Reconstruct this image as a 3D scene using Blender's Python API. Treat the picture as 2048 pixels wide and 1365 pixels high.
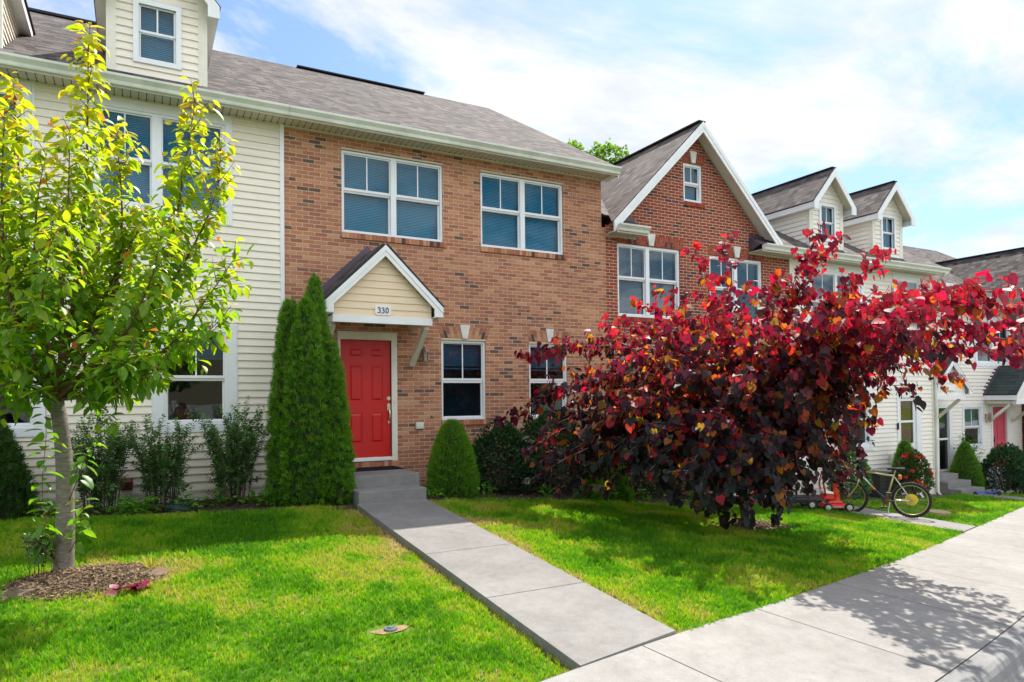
import bpy, bmesh, math, random
import numpy as np
from mathutils import Vector, Matrix

for o in list(bpy.data.objects):
    bpy.data.objects.remove(o, do_unlink=True)
SC = bpy.context.scene
COL = SC.collection
rng = np.random.default_rng(7)
random.seed(7)

# ---------------------------------------------------------------- camera
cam_d = bpy.data.cameras.new("camera")
cam_d.sensor_width = 36.0
cam_d.lens = 36.0 * 1390.286 / 2048.0
cam_d.shift_x = 0.0
cam_d.shift_y = (776.679 - 682.5) / 2048.0
cam_d.clip_start = 0.05
cam_d.clip_end = 2000.0
cam = bpy.data.objects.new("camera", cam_d)
COL.objects.link(cam)
YAW, PITCH, ROLL = math.radians(28.37793), math.radians(0.96044), math.radians(-0.60582)
fwd = Vector((math.sin(YAW) * math.cos(PITCH), math.cos(YAW) * math.cos(PITCH), math.sin(PITCH)))
rgt = Vector((math.cos(YAW), -math.sin(YAW), 0))
upv = rgt.cross(fwd)
r2 = math.cos(ROLL) * rgt + math.sin(ROLL) * upv
u2 = -math.sin(ROLL) * rgt + math.cos(ROLL) * upv
CAM_POS = Vector((0.0, -11.7955, 1.55))
cam.matrix_world = Matrix(((r2.x, u2.x, -fwd.x, CAM_POS.x), (r2.y, u2.y, -fwd.y, CAM_POS.y),
                           (r2.z, u2.z, -fwd.z, CAM_POS.z), (0, 0, 0, 1)))
SC.camera = cam

# ---------------------------------------------------------------- light
SUN_DIR = Vector((0.57, 0.467, 1.0)).normalized()        # towards the sun: behind the row, to the right
SUN_EL = math.asin(SUN_DIR.z)
SUN_AZ = math.atan2(SUN_DIR.x, SUN_DIR.y)
sun_d = bpy.data.lights.new("sun", 'SUN')
sun_d.energy = 4.9
sun_d.angle = math.radians(0.55)
sun_d.color = (1.0, 0.95, 0.86)
sun = bpy.data.objects.new("sun", sun_d)
COL.objects.link(sun)
sun.rotation_euler = (-SUN_DIR).to_track_quat('-Z', 'Y').to_euler()
SC.view_settings.view_transform = 'Standard'
SC.view_settings.look = 'None'
SC.view_settings.gamma = 1.0
SC.view_settings.exposure = 0.81
try:
    SC.cycles.max_bounces = 8
    SC.cycles.diffuse_bounces = 4
    SC.cycles.transparent_max_bounces = 12
    SC.cycles.use_denoising = True
except Exception:
    pass

world = bpy.data.worlds.new("World")
SC.world = world
world.use_nodes = True
wt = world.node_tree
wt.nodes.clear()
def wn(t, **k):
    n = wt.nodes.new(t)
    for a, b in k.items():
        setattr(n, a, b)
    return n
w_out = wn('ShaderNodeOutputWorld')
w_bg = wn('ShaderNodeBackground')
w_sky = wn('ShaderNodeTexSky')
w_sky.sky_type = 'NISHITA'
w_sky.sun_disc = False
w_sky.sun_elevation = SUN_EL
w_sky.sun_rotation = SUN_AZ
w_sky.air_density = 1.2
w_sky.dust_density = 1.0
w_sky.ozone_density = 2.0
w_bg.inputs['Strength'].default_value = 0.13
w_tc = wn('ShaderNodeTexCoord')
w_sep = wn('ShaderNodeSeparateXYZ')
wt.links.new(w_tc.outputs['Generated'], w_sep.inputs[0])
w_zc = wn('ShaderNodeMath', operation='MAXIMUM'); w_zc.inputs[1].default_value = 0.0
wt.links.new(w_sep.outputs['Z'], w_zc.inputs[0])
w_za = wn('ShaderNodeMath', operation='ADD'); w_za.inputs[1].default_value = 0.18
wt.links.new(w_zc.outputs[0], w_za.inputs[0])
w_dx = wn('ShaderNodeMath', operation='DIVIDE'); w_dy = wn('ShaderNodeMath', operation='DIVIDE')
wt.links.new(w_sep.outputs['X'], w_dx.inputs[0]); wt.links.new(w_za.outputs[0], w_dx.inputs[1])
wt.links.new(w_sep.outputs['Y'], w_dy.inputs[0]); wt.links.new(w_za.outputs[0], w_dy.inputs[1])
w_cmb = wn('ShaderNodeCombineXYZ')
wt.links.new(w_dx.outputs[0], w_cmb.inputs[0]); wt.links.new(w_dy.outputs[0], w_cmb.inputs[1])
w_map = wn('ShaderNodeMapping')
w_map.inputs['Location'].default_value = (1.7, 0.35, 0.0)
w_map.inputs['Scale'].default_value = (1.0, 1.25, 1.0)
wt.links.new(w_cmb.outputs[0], w_map.inputs[0])
w_n1 = wn('ShaderNodeTexNoise'); w_n1.inputs['Scale'].default_value = 1.15
w_n1.inputs['Detail'].default_value = 7.0; w_n1.inputs['Roughness'].default_value = 0.62
w_n1.inputs['Distortion'].default_value = 0.35
wt.links.new(w_map.outputs[0], w_n1.inputs['Vector'])
w_r1 = wn('ShaderNodeValToRGB')
w_r1.color_ramp.elements[0].position = 0.42; w_r1.color_ramp.elements[0].color = (0.05, 0.05, 0.05, 1)
w_r1.color_ramp.elements[1].position = 0.56; w_r1.color_ramp.elements[1].color = (1, 1, 1, 1)
wt.links.new(w_n1.outputs['Fac'], w_r1.inputs[0])
# cloud brightness varies a little with a second noise
w_n2 = wn('ShaderNodeTexNoise'); w_n2.inputs['Scale'].default_value = 3.1
w_n2.inputs['Detail'].default_value = 6.0; w_n2.inputs['Roughness'].default_value = 0.6
wt.links.new(w_map.outputs[0], w_n2.inputs['Vector'])
w_r2 = wn('ShaderNodeValToRGB')
w_r2.color_ramp.elements[0].position = 0.32; w_r2.color_ramp.elements[0].color = (3.7, 3.95, 4.2, 1)
w_r2.color_ramp.elements[1].position = 0.66; w_r2.color_ramp.elements[1].color = (5.0, 5.0, 5.0, 1)
wt.links.new(w_n2.outputs['Fac'], w_r2.inputs[0])
w_boost = wn('ShaderNodeMixRGB', blend_type='MULTIPLY'); w_boost.inputs[0].default_value = 1.0
w_boost.inputs[2].default_value = (0.55, 0.665, 0.79, 1)
wt.links.new(w_sky.outputs[0], w_boost.inputs[1])
w_mix = wn('ShaderNodeMixRGB')
wt.links.new(w_r1.outputs[0], w_mix.inputs[0])
wt.links.new(w_boost.outputs[0], w_mix.inputs[1])
# clouds opposite the sun, out of view, brightened to add fill on shaded fronts
w_my = wn('ShaderNodeMapRange'); w_my.interpolation_type = 'SMOOTHSTEP'
w_my.inputs[1].default_value = 0.15; w_my.inputs[2].default_value = -0.6; w_my.inputs[3].default_value = 1.0; w_my.inputs[4].default_value = 2.2
wt.links.new(w_sep.outputs['Y'], w_my.inputs[0])
w_cl = wn('ShaderNodeMixRGB', blend_type='MULTIPLY'); w_cl.inputs[0].default_value = 1.0
w_c3 = wn('ShaderNodeCombineXYZ')
for i_ in range(3): wt.links.new(w_my.outputs[0], w_c3.inputs[i_])
wt.links.new(w_r2.outputs[0], w_cl.inputs[1]); wt.links.new(w_c3.outputs[0], w_cl.inputs[2])
wt.links.new(w_cl.outputs[0], w_mix.inputs[2])
wt.links.new(w_mix.outputs[0], w_bg.inputs['Color'])
wt.links.new(w_bg.outputs[0], w_out.inputs[0])

# ---------------------------------------------------------------- mesh helpers
def new_obj(name, me, parent=None):
    o = bpy.data.objects.new(name, me)
    COL.objects.link(o)
    if parent is not None:
        o.parent = parent
    return o
def root_loc(p):
    while p is not None and p.parent is not None:
        p = p.parent
    return Vector((0, 0, 0)) if p is None else p.location.copy()
def tag(o, label=None, cat=None, group=None, kind=None):
    if label: o['label'] = label
    if cat: o['category'] = cat
    if group: o['group'] = group
    if kind: o['kind'] = kind
    return o
def thing(name, loc, label, cat, group=None):
    o = bpy.data.objects.new(name, None)
    o.empty_display_size = 0.2
    COL.objects.link(o)
    o.location = loc
    return tag(o, label, cat, group)

class MB:
    """Collects polygons in world metres; build() makes ONE mesh object, with box-projected UVs in metres."""
    def __init__(s):
        s.v = []; s.f = []; s.m = []
    def poly(s, pts, m=0):
        i = len(s.v)
        s.v.extend([tuple(p) for p in pts])
        s.f.append(tuple(range(i, i + len(pts)))); s.m.append(m)
    def quad(s, a, b, c, d, m=0):
        s.poly((a, b, c, d), m)
    def box(s, x0, x1, y0, y1, z0, z1, m=0):
        i = len(s.v)
        s.v += [(x0,y0,z0),(x1,y0,z0),(x1,y1,z0),(x0,y1,z0),(x0,y0,z1),(x1,y0,z1),(x1,y1,z1),(x0,y1,z1)]
        for f in ((0,3,2,1),(4,5,6,7),(0,1,5,4),(1,2,6,5),(2,3,7,6),(3,0,4,7)):
            s.f.append(tuple(i + k for k in f)); s.m.append(m)
    def hexa(s, p, m=0):
        i = len(s.v); s.v += [tuple(q) for q in p]
        for f in ((0,3,2,1),(4,5,6,7),(0,1,5,4),(1,2,6,5),(2,3,7,6),(3,0,4,7)):
            s.f.append(tuple(i + k for k in f)); s.m.append(m)
    def bar(s, a, b, w, h, m=0, up=(0,0,1)):
        a, b = Vector(a), Vector(b); d = (b - a).normalized(); up = Vector(up)
        sd = d.cross(up).normalized(); u = sd.cross(d).normalized()
        p = []
        for q in (a, b):
            p.append([q - sd*w/2 - u*h/2, q + sd*w/2 - u*h/2, q + sd*w/2 + u*h/2, q - sd*w/2 + u*h/2])
        A, B = p
        s.hexa([A[0], A[1], B[1], B[0], A[3], A[2], B[2], B[3]], m)
    def prism(s, pts, off, m=0):
        """polygon pts extruded by vector off"""
        off = Vector(off); a = [Vector(p) for p in pts]; b = [p + off for p in a]
        n = Vector((0,0,0))
        for i in range(len(a)):
            n += (a[i] - a[0]).cross(a[(i+1) % len(a)] - a[0])
        if n.dot(off) > 0:
            a.reverse(); b.reverse()
        s.poly(a, m); s.poly(list(reversed(b)), m)
        for i in range(len(a)):
            j = (i + 1) % len(a)
            s.quad(a[j], a[i], b[i], b[j], m)
    def tube(s, path, rad, n=8, m=0, cap=True):
        path = [Vector(p) for p in path]
        if not hasattr(rad, '__len__'): rad = [rad] * len(path)
        rings = []
        prev = None
        for k, p in enumerate(path):
            d = (path[min(k+1, len(path)-1)] - path[max(k-1, 0)])
            if d.length < 1e-9: d = Vector((0,0,1))
            d.normalize()
            if prev is None:
                x = d.orthogonal().normalized()
            else:
                x = prev - d * prev.dot(d)
                x = x.normalized() if x.length > 1e-6 else d.orthogonal().normalized()
            prev = x; y = d.cross(x)
            i = len(s.v)
            for a in range(n):
                t = 2 * math.pi * a / n
                s.v.append(tuple(p + (x * math.cos(t) + y * math.sin(t)) * rad[k]))
            rings.append(i)
        for r0, r1 in zip(rings, rings[1:]):
            for a in range(n):
                b = (a + 1) % n
                s.f.append((r0 + a, r0 + b, r1 + b, r1 + a)); s.m.append(m)
        if cap:
            s.f.append(tuple(rings[0] + a for a in reversed(range(n)))); s.m.append(m)
            s.f.append(tuple(rings[-1] + a for a in range(n))); s.m.append(m)
    def lathe(s, c, prof, n=16, m=0, axis='z'):
        c = Vector(c); rings = []
        for r, h in prof:
            i = len(s.v)
            for a in range(n):
                t = 2 * math.pi * a / n
                q = (r*math.cos(t), r*math.sin(t), h)
                if axis == 'y': q = (r*math.cos(t), h, r*math.sin(t))
                s.v.append(tuple(c + Vector(q)))
            rings.append(i)
        fl = axis == 'y'
        for r0, r1 in zip(rings, rings[1:]):
            for a in range(n):
                b = (a + 1) % n
                f = (r0 + a, r0 + b, r1 + b, r1 + a)
                s.f.append(tuple(reversed(f)) if fl else f); s.m.append(m)
        f0 = tuple(rings[0] + a for a in reversed(range(n))); f1 = tuple(rings[-1] + a for a in range(n))
        s.f.append(tuple(reversed(f0)) if fl else f0); s.f.append(tuple(reversed(f1)) if fl else f1); s.m += [m, m]
    def torus(s, c, ax, R, r, n=32, k=8, m=0):
        c = Vector(c); ax = Vector(ax).normalized(); x = ax.orthogonal().normalized(); y = ax.cross(x)
        i0 = len(s.v)
        for a in range(n):
            t = 2*math.pi*a/n; d = x*math.cos(t) + y*math.sin(t)
            for b in range(k):
                q = 2*math.pi*b/k
                s.v.append(tuple(c + d*(R + r*math.cos(q)) + ax*r*math.sin(q)))
        for a in range(n):
            for b in range(k):
                a1, b1 = (a+1) % n, (b+1) % k
                s.f.append((i0+a*k+b, i0+a1*k+b, i0+a1*k+b1, i0+a*k+b1)); s.m.append(m)
    def build(s, name, mats, parent=None, smooth=False, bevel=0.0, local=False):
        if not isinstance(mats, (list, tuple)): mats = [mats]
        v = np.array(s.v, dtype=np.float64).reshape(-1, 3)
        me = bpy.data.meshes.new(name)
        off = np.zeros(3) if local else np.array(root_loc(parent))
        me.from_pydata((v - off).tolist(), [], s.f)
        for mt in mats: me.materials.append(mt)
        me.polygons.foreach_set('material_index', s.m)
        uv = me.uv_layers.new(name='UVMap').data
        nr = np.zeros(len(me.polygons) * 3); me.polygons.foreach_get('normal', nr); nr = nr.reshape(-1, 3)
        ls = np.zeros(len(me.polygons), int); me.polygons.foreach_get('loop_start', ls)
        lt = np.zeros(len(me.polygons), int); me.polygons.foreach_get('loop_total', lt)
        li = np.zeros(len(me.loops), int); me.loops.foreach_get('vertex_index', li)
        N = np.repeat(nr, lt, axis=0)
        u = np.stack([-N[:,1], N[:,0], np.zeros(len(N))], 1)
        L = np.linalg.norm(u, axis=1)
        u[L < 1e-3] = (1, 0, 0); L = np.maximum(np.linalg.norm(u, axis=1), 1e-9); u /= L[:,None]
        w = np.cross(N, u)
        P = v[li]
        uvs = np.stack([(P*u).sum(1), (P*w).sum(1)], 1)
        uv.foreach_set('uv', uvs.astype(np.float32).ravel())
        if smooth:
            me.polygons.foreach_set('use_smooth', [True] * len(me.polygons))
        me.update()
        o = new_obj(name, me, parent)
        if bevel > 0:
            b = o.modifiers.new('bevel', 'BEVEL'); b.width = bevel; b.segments = 2; b.limit_method = 'ANGLE'
        return o

def scatter(name, tv, tf, pos, bx, by, bz, mats, parent=None, tint=None, mi=None, smooth=False, kind=None):
    """many small copies of template (tv, tf) as ONE mesh; bx,by,bz are (N,3) scaled basis vectors."""
    tv = np.asarray(tv, float); n = len(pos); k = len(tv)
    V = (pos[:,None,:] + tv[None,:,0,None]*bx[:,None,:] + tv[None,:,1,None]*by[:,None,:] + tv[None,:,2,None]*bz[:,None,:])
    V = V.reshape(-1, 3) - np.array(root_loc(parent))
    nl = sum(len(f) for f in tf); flat = np.concatenate([np.array(f) for f in tf]); lt = np.array([len(f) for f in tf])
    loops = (flat[None,:] + (np.arange(n) * k)[:,None]).ravel()
    tot = np.tile(lt, n); st = np.concatenate([[0], np.cumsum(tot)[:-1]])
    me = bpy.data.meshes.new(name)
    me.vertices.add(len(V)); me.vertices.foreach_set('co', V.astype(np.float32).ravel())
    me.loops.add(len(loops)); me.loops.foreach_set('vertex_index', loops.astype(np.int32))
    me.polygons.add(len(tot)); me.polygons.foreach_set('loop_start', st.astype(np.int32))
    try: me.polygons.foreach_set('loop_total', tot.astype(np.int32))
    except Exception: pass
    if not isinstance(mats, (list, tuple)): mats = [mats]
    for m in mats: me.materials.append(m)
    if mi is not None:
        me.polygons.foreach_set('material_index', np.repeat(mi, len(tf)).astype(np.int32))
    me.update(calc_edges=True)
    if tint is not None:
        at = me.attributes.new('tint', 'FLOAT', 'POINT')
        at.data.foreach_set('value', np.repeat(tint, k).astype(np.float32))
    along = me.attributes.new('along', 'FLOAT', 'POINT')
    along.data.foreach_set('value', np.tile(tv[:,1], n).astype(np.float32))
    if smooth:
        me.polygons.foreach_set('use_smooth', [True] * len(tot))
    me.validate()
    o = new_obj(name, me, parent)
    if kind: o['kind'] = kind
    return o

def norm(a):
    return a / np.maximum(np.linalg.norm(a, axis=-1, keepdims=True), 1e-9)
def frames(fw, nm):
    """basis from forward (leaf tip) and approximate normal"""
    fw = norm(fw); sd = norm(np.cross(fw, nm)); up = np.cross(sd, fw)
    return sd, fw, up

def ground_z(x, y):
    k = .074 - .054 * np.clip((x - 5) / 6.5, 0, 1)
    t = x - 4.0
    h = -.072 * .5 * (t + np.sqrt(t*t + 1.0))
    return -.155 + h + k * (np.minimum(y, -1.7) + 5)
# ---------------------------------------------------------------- materials
def mat(name):
    m = bpy.data.materials.new(name); m.use_nodes = True
    nt = m.node_tree
    return m, nt, nt.nodes['Principled BSDF'], nt.nodes, nt.links
def ramp(nt, fac, cols, interp='LINEAR'):
    r = nt.nodes.new('ShaderNodeValToRGB'); cr = r.color_ramp; cr.interpolation = interp
    while len(cr.elements) < len(cols): cr.elements.new(0.5)
    for e, (p, c) in zip(cr.elements, cols):
        e.position = p; e.color = (c[0], c[1], c[2], 1)
    if fac is not None: nt.links.new(fac, r.inputs[0])
    return r.outputs[0]
def mth(nt, op, a, b=None, c=None):
    n = nt.nodes.new('ShaderNodeMath'); n.operation = op
    for i, x in enumerate((a, b, c)):
        if x is None: continue
        if isinstance(x, (int, float)): n.inputs[i].default_value = x
        else: nt.links.new(x, n.inputs[i])
    return n.outputs[0]
def noise(nt, scale, detail=4, rough=0.5, vec=None, dist=0.0, out='Fac'):
    n = nt.nodes.new('ShaderNodeTexNoise')
    n.inputs['Scale'].default_value = scale; n.inputs['Detail'].default_value = detail
    n.inputs['Roughness'].default_value = rough; n.inputs['Distortion'].default_value = dist
    if vec is None:
        tc = nt.nodes.new('ShaderNodeTexCoord'); vec = tc.outputs['Object']
    nt.links.new(vec, n.inputs['Vector'])
    return n.outputs[out]
def mixc(nt, fac, a, b, mode='MIX'):
    n = nt.nodes.new('ShaderNodeMixRGB'); n.blend_type = mode
    for i, x in enumerate((fac, a, b)):
        if isinstance(x, (int, float)): n.inputs[i].default_value = x
        elif isinstance(x, tuple): n.inputs[i].default_value = (x[0], x[1], x[2], 1)
        else: nt.links.new(x, n.inputs[i])
    return n.outputs[0]
def bump(nt, h, strength=0.3, dist=0.01):
    b = nt.nodes.new('ShaderNodeBump'); b.inputs['Strength'].default_value = strength; b.inputs['Distance'].default_value = dist
    nt.links.new(h, b.inputs['Height'])
    return b.outputs[0]

def simple(name, col, rough=0.6, metal=0.0, var=0.12, scale=6.0, bmp=0.0, bscale=60, spec=None):
    m, nt, bs, N, L = mat(name)
    f = noise(nt, scale, 5, 0.6)
    lo = tuple(c * (1 - var) for c in col); hi = tuple(min(1, c * (1 + var)) for c in col)
    L.new(ramp(nt, f, [(0.3, lo), (0.7, hi)]), bs.inputs['Base Color'])
    bs.inputs['Roughness'].default_value = rough; bs.inputs['Metallic'].default_value = metal
    if spec is not None: bs.inputs['Specular IOR Level'].default_value = spec
    if bmp > 0:
        L.new(bump(nt, noise(nt, bscale, 6, 0.65), bmp, 0.004), bs.inputs['Normal'])
    return m

def brick_mat(name, palette, dark, dark_frac, mortar, w=0.2032, h=0.0677, joint=0.0098, soot=None):
    m, nt, bs, N, L = mat(name)
    uv = N.new('ShaderNodeUVMap')
    sp = N.new('ShaderNodeSeparateXYZ'); L.new(uv.outputs[0], sp.inputs[0])
    nz = noise(nt, 9.0, 2, 0.5, uv.outputs[0], out='Color')
    sn = N.new('ShaderNodeSeparateXYZ'); L.new(nz, sn.inputs[0])
    u = mth(nt, 'ADD', sp.outputs[0], mth(nt, 'MULTIPLY', mth(nt, 'SUBTRACT', sn.outputs[0], 0.5), 0.012))
    v = mth(nt, 'ADD', sp.outputs[1], mth(nt, 'MULTIPLY', mth(nt, 'SUBTRACT', sn.outputs[1], 0.5), 0.009))
    row = mth(nt, 'FLOOR', mth(nt, 'DIVIDE', v, h))
    shift = mth(nt, 'MULTIPLY', mth(nt, 'MODULO', mth(nt, 'ADD', row, 1000), 2), 0.5)
    uu = mth(nt, 'ADD', mth(nt, 'DIVIDE', u, w), shift)
    colm = mth(nt, 'FLOOR', uu)
    fu = mth(nt, 'MULTIPLY', mth(nt, 'FRACT', uu), w)
    fv = mth(nt, 'MULTIPLY', mth(nt, 'FRACT', mth(nt, 'DIVIDE', v, h)), h)
    du = mth(nt, 'MINIMUM', fu, mth(nt, 'SUBTRACT', w, fu))
    dv = mth(nt, 'MINIMUM', fv, mth(nt, 'SUBTRACT', h, fv))
    d = mth(nt, 'MINIMUM', du, dv)
    mk = N.new('ShaderNodeMapRange'); mk.interpolation_type = 'SMOOTHSTEP'
    L.new(d, mk.inputs[0]); mk.inputs[1].default_value = joint * 0.28; mk.inputs[2].default_value = joint * 0.72
    cv = N.new('ShaderNodeCombineXYZ'); L.new(row, cv.inputs[0]); L.new(colm, cv.inputs[1])
    wn_ = N.new('ShaderNodeTexWhiteNoise'); wn_.noise_dimensions = '2D'; L.new(cv.outputs[0], wn_.inputs['Vector'])
    k = len(palette)
    bc = ramp(nt, wn_.outputs['Value'], [(i / max(1, k - 1), c) for i, c in enumerate(palette)])
    # dark clinker bricks, drifting in clusters
    cv2 = N.new('ShaderNodeCombineXYZ'); L.new(colm, cv2.inputs[0]); L.new(row, cv2.inputs[1]); cv2.inputs[2].default_value = 3.3
    wn2 = N.new('ShaderNodeTexWhiteNoise'); wn2.noise_dimensions = '3D'; L.new(cv2.outputs[0], wn2.inputs['Vector'])
    cl = noise(nt, 0.9, 2, 0.5, uv.outputs[0])
    th = mth(nt, 'MULTIPLY_ADD', mth(nt, 'SUBTRACT', cl, 0.5), 0.5, dark_frac)
    isd = mth(nt, 'LESS_THAN', wn2.outputs['Value'], th)
    bc = mixc(nt, mth(nt, 'MULTIPLY', isd, 0.86), bc, dark)
    fine = noise(nt, 55, 5, 0.7, uv.outputs[0])
    bc = mixc(nt, 0.55, bc, ramp(nt, fine, [(0.3, (0.55, 0.52, 0.5)), (0.7, (1.35, 1.3, 1.25))]), 'MULTIPLY')
    mc = mixc(nt, 0.5, mortar, ramp(nt, noise(nt, 25, 4, 0.6, uv.outputs[0]), [(0.3, (0.6, 0.6, 0.6)), (0.7, (1.25, 1.25, 1.25))]), 'MULTIPLY')
    col = mixc(nt, mk.outputs[0], mc, bc)
    big = noise(nt, 0.7, 4, 0.6, uv.outputs[0])
    col = mixc(nt, 0.5, col, ramp(nt, big, [(0.3, (0.8, 0.8, 0.82)), (0.7, (1.16, 1.13, 1.1))]), 'MULTIPLY')
    L.new(col, bs.inputs['Base Color'])
    bs.inputs['Roughness'].default_value = 0.88; bs.inputs['Specular IOR Level'].default_value = 0.25
    hgt = mth(nt, 'ADD', mth(nt, 'MULTIPLY', mk.outputs[0], 1.0), mth(nt, 'MULTIPLY', fine, 0.35))
    L.new(bump(nt, hgt, 0.9, 0.006), bs.inputs['Normal'])
    return m

def brick_unit_mat(name, palette, dark, dark_frac):
    """material for bricks modelled one by one: one colour per mesh island"""
    m, nt, bs, N, L = mat(name)
    g = N.new('ShaderNodeNewGeometry'); k = len(palette)
    bc = ramp(nt, g.outputs['Random Per Island'], [(0, dark)] + [(dark_frac + (1 - dark_frac) * i / k, c) for i, c in enumerate(palette)], 'CONSTANT')
    fine = noise(nt, 55, 5, 0.7)
    L.new(mixc(nt, 0.55, bc, ramp(nt, fine, [(0.3, (0.55, 0.52, 0.5)), (0.7, (1.35, 1.3, 1.25))]), 'MULTIPLY'), bs.inputs['Base Color'])
    bs.inputs['Roughness'].default_value = 0.88; bs.inputs['Specular IOR Level'].default_value = 0.25
    L.new(bump(nt, fine, 0.6, 0.003), bs.inputs['Normal'])
    return m

def shingle_mat(name, cols, h=0.142, w=0.26):
    m, nt, bs, N, L = mat(name)
    uv = N.new('ShaderNodeUVMap')
    sp = N.new('ShaderNodeSeparateXYZ'); L.new(uv.outputs[0], sp.inputs[0])
    vv = mth(nt, 'DIVIDE', sp.outputs[1], h)
    wob = mth(nt, 'MULTIPLY', mth(nt, 'SUBTRACT', noise(nt, 2.2, 2, 0.5, uv.outputs[0]), 0.5), 0.22)
    vv = mth(nt, 'ADD', vv, wob)
    row = mth(nt, 'FLOOR', vv)
    rs = N.new('ShaderNodeTexWhiteNoise'); rs.noise_dimensions = '1D'; L.new(row, rs.inputs['W'])
    uu = mth(nt, 'ADD', mth(nt, 'DIVIDE', sp.outputs[0], w), mth(nt, 'MULTIPLY', rs.outputs['Value'], 7.0))
    uu = mth(nt, 'ADD', uu, mth(nt, 'MULTIPLY', mth(nt, 'SUBTRACT', noise(nt, 3.0, 1, 0.5, uv.outputs[0]), 0.5), 1.4))
    colm = mth(nt, 'FLOOR', uu)
    cv = N.new('ShaderNodeCombineXYZ'); L.new(row, cv.inputs[0]); L.new(colm, cv.inputs[1])
    w2 = N.new('ShaderNodeTexWhiteNoise'); w2.noise_dimensions = '2D'; L.new(cv.outputs[0], w2.inputs['Vector'])
    k = len(cols)
    bc = ramp(nt, w2.outputs['Value'], [(i / max(1, k - 1), c) for i, c in enumerate(cols)])
    fv = mth(nt, 'FRACT', vv); fu = mth(nt, 'FRACT', uu)
    fine = noise(nt, 90, 4, 0.7, uv.outputs[0])
    bc = mixc(nt, 0.6, bc, ramp(nt, fine, [(0.3, (0.6, 0.6, 0.6)), (0.7, (1.4, 1.4, 1.4))]), 'MULTIPLY')
    # shadow line painted into the colour where each course laps the one below
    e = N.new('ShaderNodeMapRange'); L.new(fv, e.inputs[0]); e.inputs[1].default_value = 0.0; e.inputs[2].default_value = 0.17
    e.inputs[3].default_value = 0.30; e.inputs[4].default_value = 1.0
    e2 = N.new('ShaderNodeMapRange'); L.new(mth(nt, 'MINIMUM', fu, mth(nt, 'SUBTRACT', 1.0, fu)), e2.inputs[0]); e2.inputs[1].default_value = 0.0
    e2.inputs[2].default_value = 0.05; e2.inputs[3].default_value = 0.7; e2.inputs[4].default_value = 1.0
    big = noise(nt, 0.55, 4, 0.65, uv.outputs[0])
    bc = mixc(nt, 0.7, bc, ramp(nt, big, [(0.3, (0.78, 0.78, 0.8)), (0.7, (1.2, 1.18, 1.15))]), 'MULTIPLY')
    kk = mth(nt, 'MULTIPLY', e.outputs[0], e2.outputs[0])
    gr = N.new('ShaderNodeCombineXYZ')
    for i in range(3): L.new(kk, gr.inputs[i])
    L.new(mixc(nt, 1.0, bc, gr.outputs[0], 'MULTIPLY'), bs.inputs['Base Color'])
    bs.inputs['Roughness'].default_value = 0.92; bs.inputs['Specular IOR Level'].default_value = 0.2
    hgt = mth(nt, 'ADD', mth(nt, 'SUBTRACT', 1.0, fv), mth(nt, 'MULTIPLY', w2.outputs['Value'], 0.5))
    L.new(bump(nt, hgt, 0.7, 0.008), bs.inputs['Normal'])
    return m

def siding_mat(name, col, stain=0.25):
    m, nt, bs, N, L = mat(name)
    uv = N.new('ShaderNodeUVMap')
    mp = N.new('ShaderNodeMapping'); mp.inputs['Scale'].default_value = (0.6, 22.0, 1.0); L.new(uv.outputs[0], mp.inputs[0])
    a = noise(nt, 1.5, 4, 0.6, mp.outputs[0])
    big = noise(nt, 0.8, 5, 0.65)
    c1 = ramp(nt, a, [(0.3, tuple(c * 0.94 for c in col)), (0.7, tuple(min(1, c * 1.04) for c in col))])
    c2 = mixc(nt, stain, c1, ramp(nt, big, [(0.35, (0.72, 0.75, 0.7)), (0.65, (1.1, 1.08, 1.04))]), 'MULTIPLY')
    sc = noise(nt, 14, 5, 0.75)
    c2 = mixc(nt, ramp(nt, sc, [(0.66, (0, 0, 0)), (0.78, (0.3, 0.3, 0.3))]), c2, (0.23, 0.25, 0.18))
    L.new(c2, bs.inputs['Base Color'])
    bs.inputs['Roughness'].default_value = 0.55; bs.inputs['Specular IOR Level'].default_value = 0.35
    L.new(bump(nt, noise(nt, 6, 4, 0.6, mp.outputs[0]), 0.12, 0.003), bs.inputs['Normal'])
    return m

def glass_mat(name, tint, refl=1.0):
    m, nt, bs, N, L = mat(name)
    N.remove(bs); out = N['Material Output']
    tr = N.new('ShaderNodeBsdfTransparent'); tr.inputs[0].default_value = (*tint, 1)
    gl = N.new('ShaderNodeBsdfGlossy'); gl.inputs['Roughness'].default_value = 0.015
    gl.inputs[0].default_value = (0.92, 0.97, 1.0, 1)
    fr = N.new('ShaderNodeFresnel'); fr.inputs[0].default_value = 1.75
    nb = bump(nt, noise(nt, 1.6, 2, 0.5), 0.06, 0.05)
    L.new(nb, fr.inputs['Normal']); L.new(nb, gl.inputs['Normal'])
    f = mth(nt, 'MULTIPLY', fr.outputs[0], refl)
    mx = N.new('ShaderNodeMixShader'); L.new(f, mx.inputs[0]); L.new(tr.outputs[0], mx.inputs[1]); L.new(gl.outputs[0], mx.inputs[2])
    L.new(mx.outputs[0], out.inputs[0])
    return m

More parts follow.
